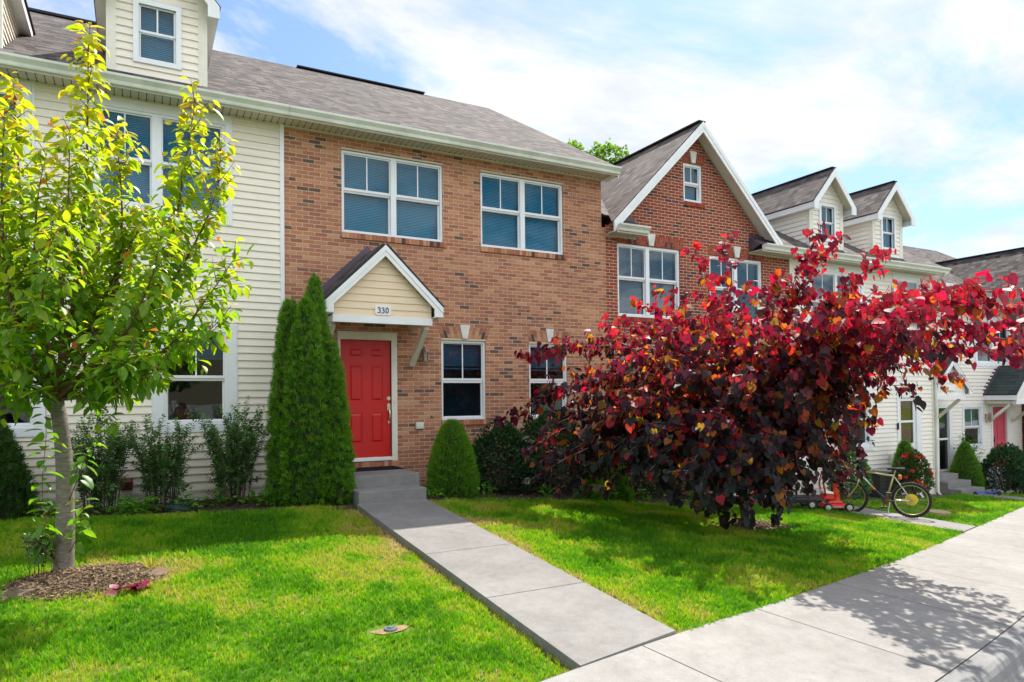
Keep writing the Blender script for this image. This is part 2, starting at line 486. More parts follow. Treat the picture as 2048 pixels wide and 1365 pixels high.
def leaf_mat(name, front, trans, tfac=0.5, rough=0.38, spec=0.5, vein=None, noise_amt=0.3):
    """front / trans: colour ramps over the per-leaf 'tint' attribute"""
    m, nt, bs, N, L = mat(name)
    out = N['Material Output']
    at = N.new('ShaderNodeAttribute'); at.attribute_name = 'tint'
    fc = ramp(nt, at.outputs['Fac'], front); tc = ramp(nt, at.outputs['Fac'], trans)
    nz = ramp(nt, noise(nt, 30, 3, 0.6), [(0.3, (1 - noise_amt,) * 3), (0.7, (1 + noise_amt,) * 3)])
    fc = mixc(nt, 1.0, fc, nz, 'MULTIPLY'); tc = mixc(nt, 1.0, tc, nz, 'MULTIPLY')
    L.new(fc, bs.inputs['Base Color']); bs.inputs['Roughness'].default_value = rough
    bs.inputs['Specular IOR Level'].default_value = spec
    t = N.new('ShaderNodeBsdfTranslucent'); L.new(tc, t.inputs[0])
    mx = N.new('ShaderNodeMixShader'); mx.inputs[0].default_value = tfac
    L.new(bs.outputs[0], mx.inputs[1]); L.new(t.outputs[0], mx.inputs[2]); L.new(mx.outputs[0], out.inputs[0])
    return m

def bark_mat(name, lo, hi, ring=True):
    m, nt, bs, N, L = mat(name)
    tc = N.new('ShaderNodeTexCoord'); mp = N.new('ShaderNodeMapping')
    mp.inputs['Scale'].default_value = (14, 14, 75) if ring else (40, 40, 6)
    L.new(tc.outputs['Object'], mp.inputs[0])
    a = noise(nt, 1.0, 6, 0.7, mp.outputs[0], 0.4); b = noise(nt, 4.0, 4, 0.6)
    c = ramp(nt, a, [(0.25, lo), (0.5, tuple((x + y) / 2 for x, y in zip(lo, hi))), (0.62, hi), (0.75, tuple(min(1, y * 1.5) for y in hi))])
    L.new(mixc(nt, 0.5, c, ramp(nt, b, [(0.3, (0.7, 0.7, 0.7)), (0.7, (1.25, 1.25, 1.2))]), 'MULTIPLY'), bs.inputs['Base Color'])
    bs.inputs['Roughness'].default_value = 0.85
    L.new(bump(nt, a, 0.6, 0.006), bs.inputs['Normal'])
    return m

def concrete_mat(name, lo, hi):
    m, nt, bs, N, L = mat(name)
    a = noise(nt, 1.1, 5, 0.6); b = noise(nt, 160, 3, 0.8); c = noise(nt, 9, 6, 0.7)
    col = ramp(nt, a, [(0.3, lo), (0.7, hi)])
    col = mixc(nt, 0.75, col, ramp(nt, b, [(0.3, (0.62, 0.62, 0.62)), (0.7, (1.32, 1.32, 1.32))]), 'MULTIPLY')
    d = noise(nt, 2.6, 7, 0.72, None, 0.6)
    col = mixc(nt, 0.28, col, ramp(nt, d, [(0.40, (0.70, 0.68, 0.65)), (0.56, (1.05, 1.05, 1.05))]), 'MULTIPLY')
    col = mixc(nt, 0.35, col, ramp(nt, c, [(0.35, (0.72, 0.71, 0.7)), (0.6, (1.1, 1.1, 1.1))]), 'MULTIPLY')
    col = mixc(nt, ramp(nt, noise(nt, 42, 2, 0.5), [(0.76, (0, 0, 0)), (0.8, (0.5, 0.5, 0.5))]), col, (0.08, 0.075, 0.07))
    L.new(col, bs.inputs['Base Color']); bs.inputs['Roughness'].default_value = 0.9; bs.inputs['Specular IOR Level'].default_value = 0.25
    L.new(bump(nt, mth(nt, 'ADD', b, c), 0.35, 0.003), bs.inputs['Normal'])
    return m

M = {}
PAL_A = [(0.41, 0.16, 0.085), (0.52, 0.25, 0.14), (0.35, 0.13, 0.08), (0.56, 0.30, 0.175), (0.45, 0.185, 0.10), (0.29, 0.125, 0.088), (0.49, 0.215, 0.12)]
PAL_B = [(0.30, 0.062, 0.035), (0.36, 0.085, 0.045), (0.25, 0.05, 0.032), (0.33, 0.07, 0.04)]
M['brickA'] = brick_mat('tan_red_brick', PAL_A, (0.10, 0.075, 0.065), 0.035, (0.60, 0.47, 0.34), joint=0.0108)
M['brickB'] = brick_mat('red_brick', PAL_B, (0.09, 0.045, 0.045), 0.10, (0.55, 0.45, 0.33), joint=0.013)
M['unitA'] = brick_unit_mat('tan_red_brick_unit', PAL_A, (0.09, 0.065, 0.055), 0.12)
M['unitB'] = brick_unit_mat('red_brick_unit', PAL_B, (0.09, 0.045, 0.045), 0.12)
M['mortar'] = simple('mortar', (0.45, 0.36, 0.27), 0.95, var=0.2, scale=20)
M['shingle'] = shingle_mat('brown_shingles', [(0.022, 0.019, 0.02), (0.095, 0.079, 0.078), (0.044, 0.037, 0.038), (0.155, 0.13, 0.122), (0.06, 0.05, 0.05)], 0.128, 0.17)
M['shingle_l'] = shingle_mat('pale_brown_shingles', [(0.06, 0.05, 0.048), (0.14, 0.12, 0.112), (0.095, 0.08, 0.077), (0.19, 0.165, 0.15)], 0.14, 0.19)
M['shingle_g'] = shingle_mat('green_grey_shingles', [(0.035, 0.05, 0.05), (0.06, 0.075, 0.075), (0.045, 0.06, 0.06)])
M['siding'] = siding_mat('cream_siding', (0.86, 0.79, 0.69))
M['siding_y'] = siding_mat('buff_siding', (0.80, 0.64, 0.45), 0.12)
M['siding_w'] = siding_mat('ivory_siding', (0.86, 0.81, 0.73), 0.12)
M['trim'] = simple('white_trim', (0.80, 0.81, 0.82), 0.45, var=0.05, scale=3, bmp=0.05)
M['trim_c'] = simple('cream_trim', (0.76, 0.72, 0.62), 0.5, var=0.07, scale=3, bmp=0.05)
M['gutter'] = simple('weathered_gutter', (0.66, 0.68, 0.60), 0.4, var=0.16, scale=2.2, bmp=0.05)
M['soffit'] = simple('soffit', (0.62, 0.56, 0.44), 0.6, var=0.06, scale=3)
M['sash'] = simple('window_vinyl', (0.78, 0.80, 0.82), 0.35, var=0.04, scale=3)
M['rail'] = simple('weathered_vinyl', (0.56, 0.53, 0.50), 0.5, var=0.12, scale=8)
M['drip'] = simple('tan_drip_cap', (0.58, 0.47, 0.30), 0.5, var=0.1)
M['flash'] = simple('purple_brown_flashing', (0.085, 0.06, 0.085), 0.45, var=0.15, scale=3)
M['dark_edge'] = simple('shingle_edge', (0.03, 0.033, 0.036), 0.9, var=0.3, scale=30)
M['stone'] = simple('keystone', (0.68, 0.66, 0.62), 0.8, var=0.12, scale=8, bmp=0.2)
M['door_red'] = simple('red_door_paint', (0.58, 0.006, 0.008), 0.36, var=0.07, scale=2.5, bmp=0.04)
M['door_pink'] = simple('faded_red_door_paint', (0.62, 0.06, 0.09), 0.5, var=0.08, scale=2.5)
M['chrome'] = simple('brushed_nickel', (0.62, 0.58, 0.50), 0.22, 1.0, var=0.1, scale=20)
M['copper'] = simple('antique_lamp_metal', (0.36, 0.27, 0.20), 0.35, 0.9, var=0.2, scale=20)
M['blind'] = simple('blind_slats', (0.66, 0.70, 0.72), 0.6, var=0.04)
M['blind_b'] = simple('brown_blind', (0.48, 0.33, 0.13), 0.6, var=0.12, scale=8)
M['room'] = simple('room_wall', (0.10, 0.095, 0.09), 0.9)
M['glass'] = glass_mat('tinted_window_glass', (0.10, 0.56, 0.74), 0.45)
M['glass_low'] = glass_mat('dark_window_glass', (0.20, 0.40, 0.52), 0.7)
M['glass_far'] = glass_mat('grey_window_glass', (0.34, 0.52, 0.60), 0.9)
M['lamp_glass'] = glass_mat('lantern_glass', (0.8, 0.8, 0.72), 1.0)
M['concrete'] = concrete_mat('walk_concrete', (0.20, 0.19, 0.182), (0.26, 0.248, 0.237))
M['sidewalk'] = concrete_mat('sidewalk_concrete', (0.25, 0.238, 0.224), (0.31, 0.297, 0.28))
M['steps'] = concrete_mat('step_concrete', (0.20, 0.20, 0.20), (0.27, 0.265, 0.26))
M['black'] = simple('black_rubber', (0.018, 0.018, 0.02), 0.8, var=0.3, scale=30)
M['matt'] = simple('black_doormat', (0.012, 0.014, 0.02), 0.98, var=0.4, scale=60, bmp=0.6, bscale=200, spec=0.1)
M['ink'] = simple('dark_blue_ink', (0.01, 0.014, 0.035), 0.5)
M['paint_w'] = simple('white_enamel', (0.82, 0.82, 0.82), 0.25, var=0.03)
M['joint'] = simple('joint_grit', (0.10, 0.095, 0.09), 0.95, var=0.3, scale=30)
M['soffit_d'] = simple('soffit_slot_shadow_gap', (0.10, 0.085, 0.055), 0.9, var=.2)
# ---------------------------------------------------------------- building helpers
def front(y0):
    return lambda u, w, z: (u, y0 - w, z)
def side(x0, sgn):      # wall facing sgn*x ; u runs along y
    return (lambda u, w, z: (x0 + w, u, z)) if sgn > 0 else (lambda u, w, z: (x0 - w, -u, z))
def siding(mb, mp, ulo, uhi, z0, z1, holes=(), course=0.118, lip=0.023, m=0, phase=0.0):
    fl = ulo if callable(ulo) else (lambda z: ulo)
    fh = uhi if callable(uhi) else (lambda z: uhi)
    zb = z0 - phase
    while zb < z1 - 1e-6:
        zt = zb + course
        cuts = sorted({max(zb, z0), min(zt, z1)} | {h[k] for h in holes for k in (2, 3) if zb < h[k] < zt and z0 < h[k] < z1})
        for a, b in zip(cuts, cuts[1:]):
            if b - a < 1e-5: continue
            mid = (a + b) / 2
            bl = sorted([(h[0], h[1]) for h in holes if h[2] < mid < h[3]])
            spans = []; cur = None
            for h0, h1 in bl:
                spans.append((cur, h0)); cur = h1
            spans.append((cur, None))
            wa = lip * (zt - a) / course; wb = lip * (zt - b) / course
            for s0, s1 in spans:
                la = fl(a) if s0 is None else s0; lb = fl(b) if s0 is None else s0
                ra = fh(a) if s1 is None else s1; rb = fh(b) if s1 is None else s1
                if ra - la < 1e-4: continue
                if rb < lb: lb = rb = (lb + rb) / 2
                mb.quad(mp(la, wa, a), mp(ra, wa, a), mp(rb, wb, b), mp(lb, wb, b), m)
                if abs(a - zb) < 1e-6:
                    mb.quad(mp(la, -0.002, a), mp(ra, -0.002, a), mp(ra, wa, a), mp(la, wa, a), m)
        zb = zt
def cells(mb, x0, x1, z0, z1, y, holes, depth=0.10, m=0, mr=None):
    xs = sorted({x0, x1} | {h[k] for h in holes for k in (0, 1)}); zs = sorted({z0, z1} | {h[k] for h in holes for k in (2, 3)})
    for a, b in zip(xs, xs[1:]):
        for c, d in zip(zs, zs[1:]):
            mx, mz = (a + b) / 2, (c + d) / 2
            if mx < x0 or mx > x1 or mz < z0 or mz > z1: continue
            if any(h[0] < mx < h[1] and h[2] < mz < h[3] for h in holes): continue
            mb.quad((a, y, c), (b, y, c), (b, y, d), (a, y, d), m)
    mr = m if mr is None else mr
    for h0, h1, c, d in [h[:4] for h in holes]:
        Y = y + depth
        mb.quad((h0, y, c), (h0, Y, c), (h1, Y, c), (h1, y, c), mr)
        mb.quad((h0, y, d), (h1, y, d), (h1, Y, d), (h0, Y, d), mr)
        mb.quad((h0, y, c), (h0, y, d), (h0, Y, d), (h0, Y, c), mr)
        mb.quad((h1, y, c), (h1, Y, c), (h1, Y, d), (h1, y, d), mr)

def window(parent, x0, x1, z0, z1, y, twin=False, glass='glass', blind=1.0, rail_z=None, fw=0.042, mull=0.10, grille=True, casing=None, name='window', head=None, railm='rail', sub=False):
    """double-hung vinyl window; the outer frame spans x0..x1, z0..z1, face at y. blind = fraction of height covered."""
    mb = MB(); gb = MB(); bb = MB(); kk = MB()
    rz = (z0 + z1) / 2 if rail_z is None else rail_z
    if casing:                                   # flat boards around the window, on the siding
        c0, c1, d0, d1 = casing; yc = y - 0.022
        mb.box(c0, x0, yc, y + 0.03, d0, d1); mb.box(x1, c1, yc, y + 0.03, d0, d1)
        mb.box(x0, x1, yc, y + 0.03, d0, z0); mb.box(x0, x1, yc, y + 0.03, z1, d1)
        e = 0.012
        mb.box(c0 - e, c0, yc + 0.008, y + 0.02, d0 - e, d1 + e); mb.box(c1, c1 + e, yc + 0.008, y + 0.02, d0 - e, d1 + e)
        mb.box(c0, c1, yc + 0.008, y + 0.02, d0 - e, d0); mb.box(c0, c1, yc + 0.008, y + 0.02, d1, d1 + e)
    yb = y + 0.11
    mb.box(x0, x0 + fw, y, yb, z0, z1); mb.box(x1 - fw, x1, y, yb, z0, z1)
    mb.box(x0 + fw, x1 - fw, y - 0.002, yb, z0, z0 + fw); mb.box(x0 + fw, x1 - fw, y - 0.002, yb, z1 - fw, z1)
    bays = [(x0 + fw, x1 - fw)]
    if twin:
        xm = (x0 + x1) / 2 if twin is True else twin
        mb.box(xm - mull / 2, xm + mull / 2, y - 0.004, yb, z0 + fw, z1 - fw)
        bays = [(x0 + fw, xm - mull / 2), (xm + mull / 2, x1 - fw)]
    s = 0.021
    for a, b in bays:
        zb, zt = z0 + fw, z1 - fw
        # upper sash sits in front, lower sash behind
        yu, yl = y + 0.028, y + 0.055
        mb.box(a, a + s, yu, yu + 0.026, rz, zt); mb.box(b - s, b, yu, yu + 0.026, rz, zt)
        mb.box(a + s, b - s, yu, yu + 0.026, zt - s, zt)
        mb.box(a, b, yu - 0.006, yu + 0.026, rz - 0.012, rz + 0.03)
        kk.box(a, b, yu + 0.004, yl + 0.026, rz - 0.055, rz - 0.0125)
        mb.box(a, a + s, yl, yl + 0.03, zb, rz - 0.055); mb.box(b - s * 1.4, b, yl, yl + 0.03, zb, rz - 0.055)
        mb.box(a + s, b - s * 1.4, yl, yl + 0.03, zb, zb + s * 1.2)
        if grille:
            xm2 = (a + b) / 2
            mb.box(xm2 - 0.011, xm2 + 0.011, yu + 0.006, yu + 0.016, rz + 0.03, zt - s)
        gb.quad((a + s, yu + 0.012, rz + 0.03), (b - s, yu + 0.012, rz + 0.03), (b - s, yu + 0.012, zt - s), (a + s, yu + 0.012, zt - s))
        gb.quad((a + s, yl + 0.016, zb + s), (b - s, yl + 0.016, zb + s), (b - s, yl + 0.016, rz - 0.055), (a + s, yl + 0.016, rz - 0.055))
        if blind > 0:
            bot = zt - (zt - zb) * blind; z = zt - 0.03
            bb.box(a, b, yb + 0.02, yb + 0.05, zt - 0.03, zt)
            while z - 0.03 > bot:
                bb.quad((a, yb + 0.032, z - 0.024), (b, yb + 0.032, z - 0.024), (b, yb + 0.046, z), (a, yb + 0.046, z)); z -= 0.0285
            if blind < 1: bb.box(a, b, yb + 0.024, yb + 0.05, bot - 0.03, bot)
    # dim room box behind
    rb = MB(); Y2 = yb + 0.9
    rb.quad((x0, Y2, z0 - .1), (x1, Y2, z0 - .1), (x1, Y2, z1 + .1), (x0, Y2, z1 + .1))
    fr = mb.build(name, M['sash'], parent)
    kk.build('meeting_rail', M[railm], fr)
    gb.build('pane', M[glass], fr)
    if blind > 0: bb.build('blind', M['blind'], fr)
    return fr

def arch(parent, xc, w_bot, w_top, z0, z1, y, unit, key_w=(0.10, 0.20), key=True, name='brick_arch', n=None, keyz=(0, 0.03)):
    """splayed flat arch of single bricks with a keystone"""
    halves = []; gap = 0.009
    mo = MB()
    mo.prism([(xc - w_bot/2, y - 0.001, z0), (xc + w_bot/2, y - 0.001, z0), (xc + w_top/2, y - 0.001, z1), (xc - w_top/2, y - 0.001, z1)], (0, 0.02, 0))
    n = n or max(5, int(w_bot / 0.077))
    kb, kt = (key_w[0] / 2, key_w[1] / 2) if key else (0, 0)
    for sgn in (-1, 1):
        k = n // 2; mb = MB(); halves.append(mb)
        for i in range(k):
            b0 = kb + (w_bot/2 - kb) * i / k + gap/2; b1 = kb + (w_bot/2 - kb) * (i+1) / k - gap/2
            t0 = kt + (w_top/2 - kt) * i / k + gap/2; t1 = kt + (w_top/2 - kt) * (i+1) / k - gap/2
            brk = [(0, 0.64), (0.68, 1)] if i % 2 == 0 else [(0, 0.32), (0.36, 1)]
            for f0, f1 in brk:
                def P(f, lo, yy):
                    bx, tx = (b0, t0) if lo else (b1, t1)
                    return (xc + sgn * (bx + (tx - bx) * f), yy, z0 + (z1 - z0) * f)
                q = [P(f0, 1, y - 0.006), P(f0, 0, y - 0.006), P(f1, 0, y - 0.006), P(f1, 1, y - 0.006)]
                mb.prism(q, (0, 0.01, 0))
    a = mo.build(name, M['mortar'], parent)
    for mb in halves: mb.build('arch_bricks', M[unit], a)
    if key:
        kb_, kt_ = key_w
        s = MB()
        s.prism([(xc - kb_/2, y - 0.035, z0 + keyz[0]), (xc + kb_/2, y - 0.035, z0 + keyz[0]), (xc + kt_/2, y - 0.035, z1 + keyz[1]), (xc - kt_/2, y - 0.035, z1 + keyz[1])], (0, 0.045, 0))
        s.build('keystone', M['stone'], a, bevel=0.004)
    return a
def rowlock_sill(parent, x0, x1, z1, y, unit, h=0.095):
    mo = MB(); mo.box(x0, x1, y - 0.022, y + 0.06, z1 - h + 0.004, z1 - 0.006)
    mb = MB(); n = int(round((x1 - x0) / 0.0677)); w = (x1 - x0) / n
    for i in range(n):
        mb.box(x0 + i*w + 0.004, x0 + (i+1)*w - 0.004, y - 0.034, y + 0.05, z1 - h, z1)
    a = mo.build('brick_sill', M['mortar'], parent); mb.build('sill_bricks', M[unit], a)

def eaves(parent, x0, x1, ywall, zs, yo, ztop, gut='gutter', ends=(False, False), soffit=True):
    """soffit board, fascia and K-gutter along x. zs soffit height, yo = outer fascia face, ztop = gutter rim"""
    if soffit:
        sb = MB(); n = max(1, int((x1 - x0) / 0.105)); w = (x1 - x0) / n
        for i in range(n):
            a = x0 + i*w; b = a + w
            sb.quad((a + 0.006, ywall, zs), (a + 0.006, yo + 0.01, zs), (b - 0.006, yo + 0.01, zs), (b - 0.006, ywall, zs))
            sb.quad((a - 0.006, ywall, zs + 0.016), (a - 0.006, yo + 0.01, zs + 0.016), (a + 0.006, yo + 0.01, zs + 0.016), (a + 0.006, ywall, zs + 0.016))
            sb.quad((a + 0.006, ywall, zs), (a + 0.006, ywall, zs + .016), (a + 0.006, yo + .01, zs + .016), (a + 0.006, yo + .01, zs))
            sb.quad((a - 0.006, ywall, zs + .016), (a - 0.006, ywall, zs), (a - 0.006, yo + .01, zs), (a - 0.006, yo + .01, zs + .016))
        sb.box(x0, x1, ywall - 0.028, ywall - 0.001, zs - 0.03, zs - 0.002)
        so = sb.build('soffit', M['soffit'], parent); vb = MB()
        for i in range(n + 1):
            a = x0 + i*w; vb.box(max(a - .011, x0), min(a + .011, x1), ywall - .062, ywall - .0285, zs - .004, zs + .0155)
            vb.box(max(a - .004, x0), min(a + .004, x1), yo + .02, ywall - .063, zs + .004, zs + .0155)
        vb.build('soffit_slots', M['soffit_d'], so)
    fb = MB(); fb.box(x0, x1, yo - 0.008, yo + 0.016, zs - 0.035, ztop - 0.02)
    fb.build('fascia', M['trim_c'], parent)
    prof = [(0.0, -0.135), (0.055, -0.135), (0.062, -0.12), (0.07, -0.085), (0.10, -0.05), (0.118, -0.03), (0.12, 0.0), (0.108, 0.004), (0.104, -0.01)]
    gb = MB(); y0 = yo - 0.009
    for (a, b), (c, d) in zip(prof, prof[1:]):
        gb.quad((x0, y0 - a, ztop + b), (x0, y0 - c, ztop + d), (x1, y0 - c, ztop + d), (x1, y0 - a, ztop + b))
        gb.quad((x0, y0 - a + .004, ztop + b + .004), (x1, y0 - a + .004, ztop + b + .004), (x1, y0 - c + .004, ztop + d + .004), (x0, y0 - c + .004, ztop + d + .004))
    for xe in (x0, x1):
        gb.prism([(xe, y0 - a, ztop + b) for a, b in prof[:-1]] + [(xe, y0, ztop - 0.01)], (0.003 if xe == x0 else -0.003, 0, 0))
    gb.build('gutter', M[gut], parent)

def roof_quad(mb, a, b, c, d, t=0.03):
    """a,b eave corners (left,right), c,d ridge corners (right,left)"""
    a, b, c, d = map(Vector, (a, b, c, d)); n = (b - a).cross(d - a).normalized() * t
    mb.quad(a + n, b + n, c + n, d + n, 0)
    mb.quad(d, c, b, a, 2)
    for p, q in ((a, b), (b, c), (c, d), (d, a)):
        mb.quad(p, q, q + n, p + n, 1)

def gable_trim(mb, xc, half, z_e, z_r, y, w=0.17, t=0.03, fl=0.16, step=True, m=0):
    """bargeboards of a gable facing -y; outer edge runs from (xc±half, z_e) to (xc, z_r)"""
    for s in (-1, 1):
        d = Vector((-s*half, 0, z_r - z_e)).normalized()
        n = Vector((-s*d.z, 0, s*d.x)) ; n = n if n.z < 0 else -n
        a = Vector((xc + s*half, y, z_e)); r = Vector((xc, y, z_r))
        k = w / abs(n.z) if abs(n.z) > 1e-6 else w
        q = [a, r, r - Vector((0,0,k)), a - Vector((0, 0, k))]
        if fl: # level cut and return at the foot
            q = [a, r, r - Vector((0,0,k)), Vector((xc + s*(half - fl), y, z_e - k + (z_r - z_e)/half*fl)), Vector((xc + s*(half - fl), y, z_e - k*0.92)), Vector((xc + s*half, y, z_e - k*0.92))]
        mb.prism(q, (0, t, 0), m)
        if step:
            k2 = k * 0.5
            q2 = [a + Vector((0, -0.012, 0)), r + Vector((0, -0.012, 0)), r + Vector((0, -0.012, -k2)), a + Vector((0, -0.012, -k2))]
            mb.prism(q2, (0, 0.013, 0), m)

def canopy(parent, xc, yw, proj, half, z_e, z_r, sid='siding_y', shing='shingle', foot_z=None, bracket_x=0.79):
    yf = yw - proj
    rb = MB(); t = 0.05
    roof_quad(rb, (xc - half, yw, z_e), (xc - half, yf - 0.02, z_e), (xc, yf - 0.02, z_r), (xc, yw, z_r), t)
    roof_quad(rb, (xc + half, yf - 0.02, z_e), (xc + half, yw, z_e), (xc, yw, z_r), (xc, yf - 0.02, z_r), t)
    c = rb.build('porch_canopy', [M[shing], M['dark_edge'], M['soffit']], parent)
    tb = MB(); gable_trim(tb, xc, half + 0.005, z_e + 0.01, z_r + 0.005, yf - 0.03, w=0.125, fl=0.15)
    for s in (-1, 1):    # side fascia boards
        x = xc + s * (half + 0.004)
        tb.box(min(x, x - s*0.022), max(x, x - s*0.022), yf, yw - 0.005, z_e - 0.15, z_e + 0.02)
        x2 = xc + s * (half - 0.15)
        tb.box(min(x - s*0.024, x2), max(x - s*0.024, x2), yf + 0.002, yw - 0.005, z_e - 0.158, z_e - 0.143)
    tb.build('bargeboard', M['trim'], c)
    sb = MB(); sl = (z_r - z_e) / half; zb = z_e - 0.17; yi = yf + 0.10
    hw = half - 0.16
    siding(sb, front(yi), lambda z: xc - min(hw, max(0, (z_r - 0.10 - z) / sl)), lambda z: xc + min(hw, max(0, (z_r - 0.10 - z) / sl)), zb, z_r - 0.12, course=0.115, lip=0.014)
    sb.quad((xc - hw, yi + 0.05, zb), (xc - hw, yw, zb), (xc + hw, yw, zb), (xc + hw, yi + 0.05, zb))
    for i in range(14): # vented strip under the right-hand rake, its slots
        pass
    sb.build('gable_siding', M[sid], c)
    bb = MB(); bb.box(xc - hw - 0.01, xc + hw + 0.01, yi - 0.03, yi + 0.07, zb - 0.115, zb + 0.002)
    bb.build('beam', M['trim'], c)
    for s in (-1, 1):    # side beams back to the wall
        x = xc + s * bracket_x; kb = MB()
        kb.box(x - 0.045, x + 0.045, yi + 0.071, yw - 0.002, zb - 0.10, zb - 0.006)
        kb.build('side_beam', M['trim_c'], c)
    fz = (z_e - 0.93) if foot_z is None else foot_z
    for s in (-1, 1):
        k = MB(); x = xc + s * bracket_x
        k.bar((x, yw - 0.045, fz + 0.04), (x, yi + 0.16, zb - 0.13), 0.088, 0.088, up=(1, 0, 0))
        k.build('bracket', M['trim_c'], c, bevel=0.006)
    fb = MB()            # metal step flashing up the wall
    for s in (-1, 1):
        fb.prism([(xc + s*half, yw - 0.012, z_e + 0.02), (xc, yw - 0.012, z_r + 0.04), (xc, yw - 0.012, z_r + 0.19), (xc + s*half, yw - 0.012, z_e + 0.22)], (0, 0.01, 0))
        n = Vector((s*(z_r - z_e), 0, half)).normalized() * (t + 0.004)
        a = Vector((xc + s*half, yw - 0.10, z_e)) + n; b = Vector((xc, yw - 0.10, z_r)) + n
        a2 = Vector((xc + s*half, yw - 0.013, z_e)) + n; b2 = Vector((xc, yw - 0.013, z_r)) + n
        fb.quad(a, b, b2, a2) if s < 0 else fb.quad(b, a, a2, b2)
    fb.build('flashing', M['flash'], c)
    return c

def dormer(parent, x0, x1, yf, zroof, z_e, z_r, win, sid='siding', shing='shingle_l', over=0.17, fo=0.27, rmin=0.0):
    """gabled dormer; zroof(y) main roof height"""
    inv = lambda z: (z - zroof(0)) / (zroof(1) - zroof(0))
    xc = (x0 + x1) / 2; half = (x1 - x0) / 2 + over; sl = (z_r - z_e) / half
    zb = zroof(yf) + 0.01; zt = z_r - 0.10
    zw = z_e + sl * over                      # roof height over the wall line
    mb = MB()
    hole = [(win[0], win[1], win[2], win[3])]
    siding(mb, front(yf), lambda z: max(x0, xc - max(0.0, (z_r - 0.02 - z) / sl)), lambda z: min(x1, xc + max(0.0, (z_r - 0.02 - z) / sl)), zb, z_r - 0.04, hole, course=0.118)
    for sg in (-1, 1):
        x = x0 if sg < 0 else x1
        mp = side(x, sg)
        if sg > 0: siding(mb, mp, yf, lambda z: max(yf + .02, inv(z)), zb, zw, course=0.118)
        else: siding(mb, mp, lambda z: min(-yf - .02, -inv(z)), -yf, zb, zw, course=0.118)
    d = mb.build('dormer', M[sid], parent)
    e = 0.021
    for sg in (-1, 1):
        cb = MB(); x = x0 if sg < 0 else x1
        cb.box(min(x + sg*e, x - sg*0.11), max(x + sg*e, x - sg*0.11), yf - e, yf - 0.001, zb - 0.01, zw)
        cb.box(min(x + sg*e, x + sg*0.001), max(x + sg*e, x + sg*0.001), yf, yf + 0.07, zb - 0.01, zw)
        cb.build('corner_board', M['trim_c'], d)
    rb = MB(); yo = yf - fo; t = 0.035
    yb_e = inv(z_e); yb_r = inv(z_r)
    roof_quad(rb, (xc - half, yb_e, z_e), (xc - half, yo, z_e), (xc, yo, z_r), (xc, yb_r, z_r), t)
    roof_quad(rb, (xc + half, yo, z_e), (xc + half, yb_e, z_e), (xc, yb_r, z_r), (xc, yo, z_r), t)
    rb.bar((xc, yo, z_r + 0.045), (xc, yb_r, z_r + 0.045), 0.16, 0.02, 1)
    rb.build('dormer_roof', [M[shing], M['dark_edge'], M['soffit']], d)
    tb = MB(); gable_trim(tb, xc, half + 0.005, z_e + 0.005, z_r + 0.0, yo - 0.03, w=0.13, fl=0.17, step=False)
    for s in (-1, 1):
        x = xc + s * half
        tb.box(min(x, x - s*0.02), max(x, x - s*0.02), yo, max(yo + 0.05, inv(z_e - 0.10)), z_e - 0.14, z_e - 0.004)
        tb.quad(*([(x - s*0.02, yo, z_e - 0.141), (x - s*0.02, inv(z_e - .141), z_e - 0.141), (xc + s*(half - over), inv(z_e - .141), z_e - 0.141), (xc + s*(half - over), yo, z_e - 0.141)][::(1 if s < 0 else -1)]))
    tb.build('bargeboard', M['trim'], d)
    a, b, c, e = win; cw = 0.075
    wf = MB()
    y = yf + 0.005
    wf.box(a, b, y - 0.045, y - 0.02, c - 0.0, c + cw); wf.box(a, b, y - 0.045, y - 0.02, e - cw, e)
    wf.box(a, a + cw, y - 0.045, y - 0.02, c + cw, e - cw); wf.box(b - cw, b, y - 0.045, y - 0.02, c + cw, e - cw)
    wf.box(a, a + .02, y - 0.02, y + 0.06, c, e); wf.box(b - .02, b, y - 0.02, y + 0.06, c, e); wf.box(a + .02, b - .02, y - 0.02, y + 0.06, c, c + .02); wf.box(a + .02, b - .02, y - 0.02, y + 0.06, e - .02, e)
    ia, ib, ic, ie = a + cw, b - cw, c + cw, e - cw; rz = (ic + ie) / 2; s = 0.03
    for z0_, z1_, yy in ((ic, rz, y + 0.02), (rz, ie, y + 0.0)):
        wf.box(ia - .02, ia + s, yy, yy + .025, z0_, z1_); wf.box(ib - s, ib + .02, yy, yy + .025, z0_, z1_)
        wf.box(ia + s, ib - s, yy, yy + .025, z0_ - .005, z0_ + s); wf.box(ia + s, ib - s, yy, yy + .025, z1_ - s * .7, z1_ + .005)
    xm = (ia + ib) / 2; wf.box(xm - .011, xm + .011, y + .008, y + .016, rz + s, ie - s * .7)
    w = wf.build('window', M['sash'], d)
    gb = MB(); gb.quad((ia + s, y + .012, rz + s), (ib - s, y + .012, rz + s), (ib - s, y + .012, ie - s*.7), (ia + s, y + .012, ie - s*.7))
    gb.quad((ia + s, y + .032, ic + s), (ib - s, y + .032, ic + s), (ib - s, y + .032, rz - s*.7), (ia + s, y + .032, rz - s*.7))
    gb.build('window_pane', M['glass'], d)
    bl = MB(); z = ie
    while z - 0.03 > ic:
        bl.quad((ia, y + .10, z - .024), (ib, y + .10, z - .024), (ib, y + .114, z), (ia, y + .114, z)); z -= .0285
    bl.build('window_blind', M['blind'], d)
    return d

def shell(mb, x0, x1, yf, yb, z0, z_e, yr, z_r, m=0):
    """plain side and back walls so the house is closed"""
    mb.quad((x1, yb, z0), (x0, yb, z0), (x0, yb, z_e), (x1, yb, z_e), m)
    for x, s in ((x0, 1), (x1, -1)):
        p = [(x, yb, z0), (x, yf, z0), (x, yf, z_e), (x, yr, z_r), (x, yb, z_e)]
        mb.poly(p if s > 0 else p[::-1], m)

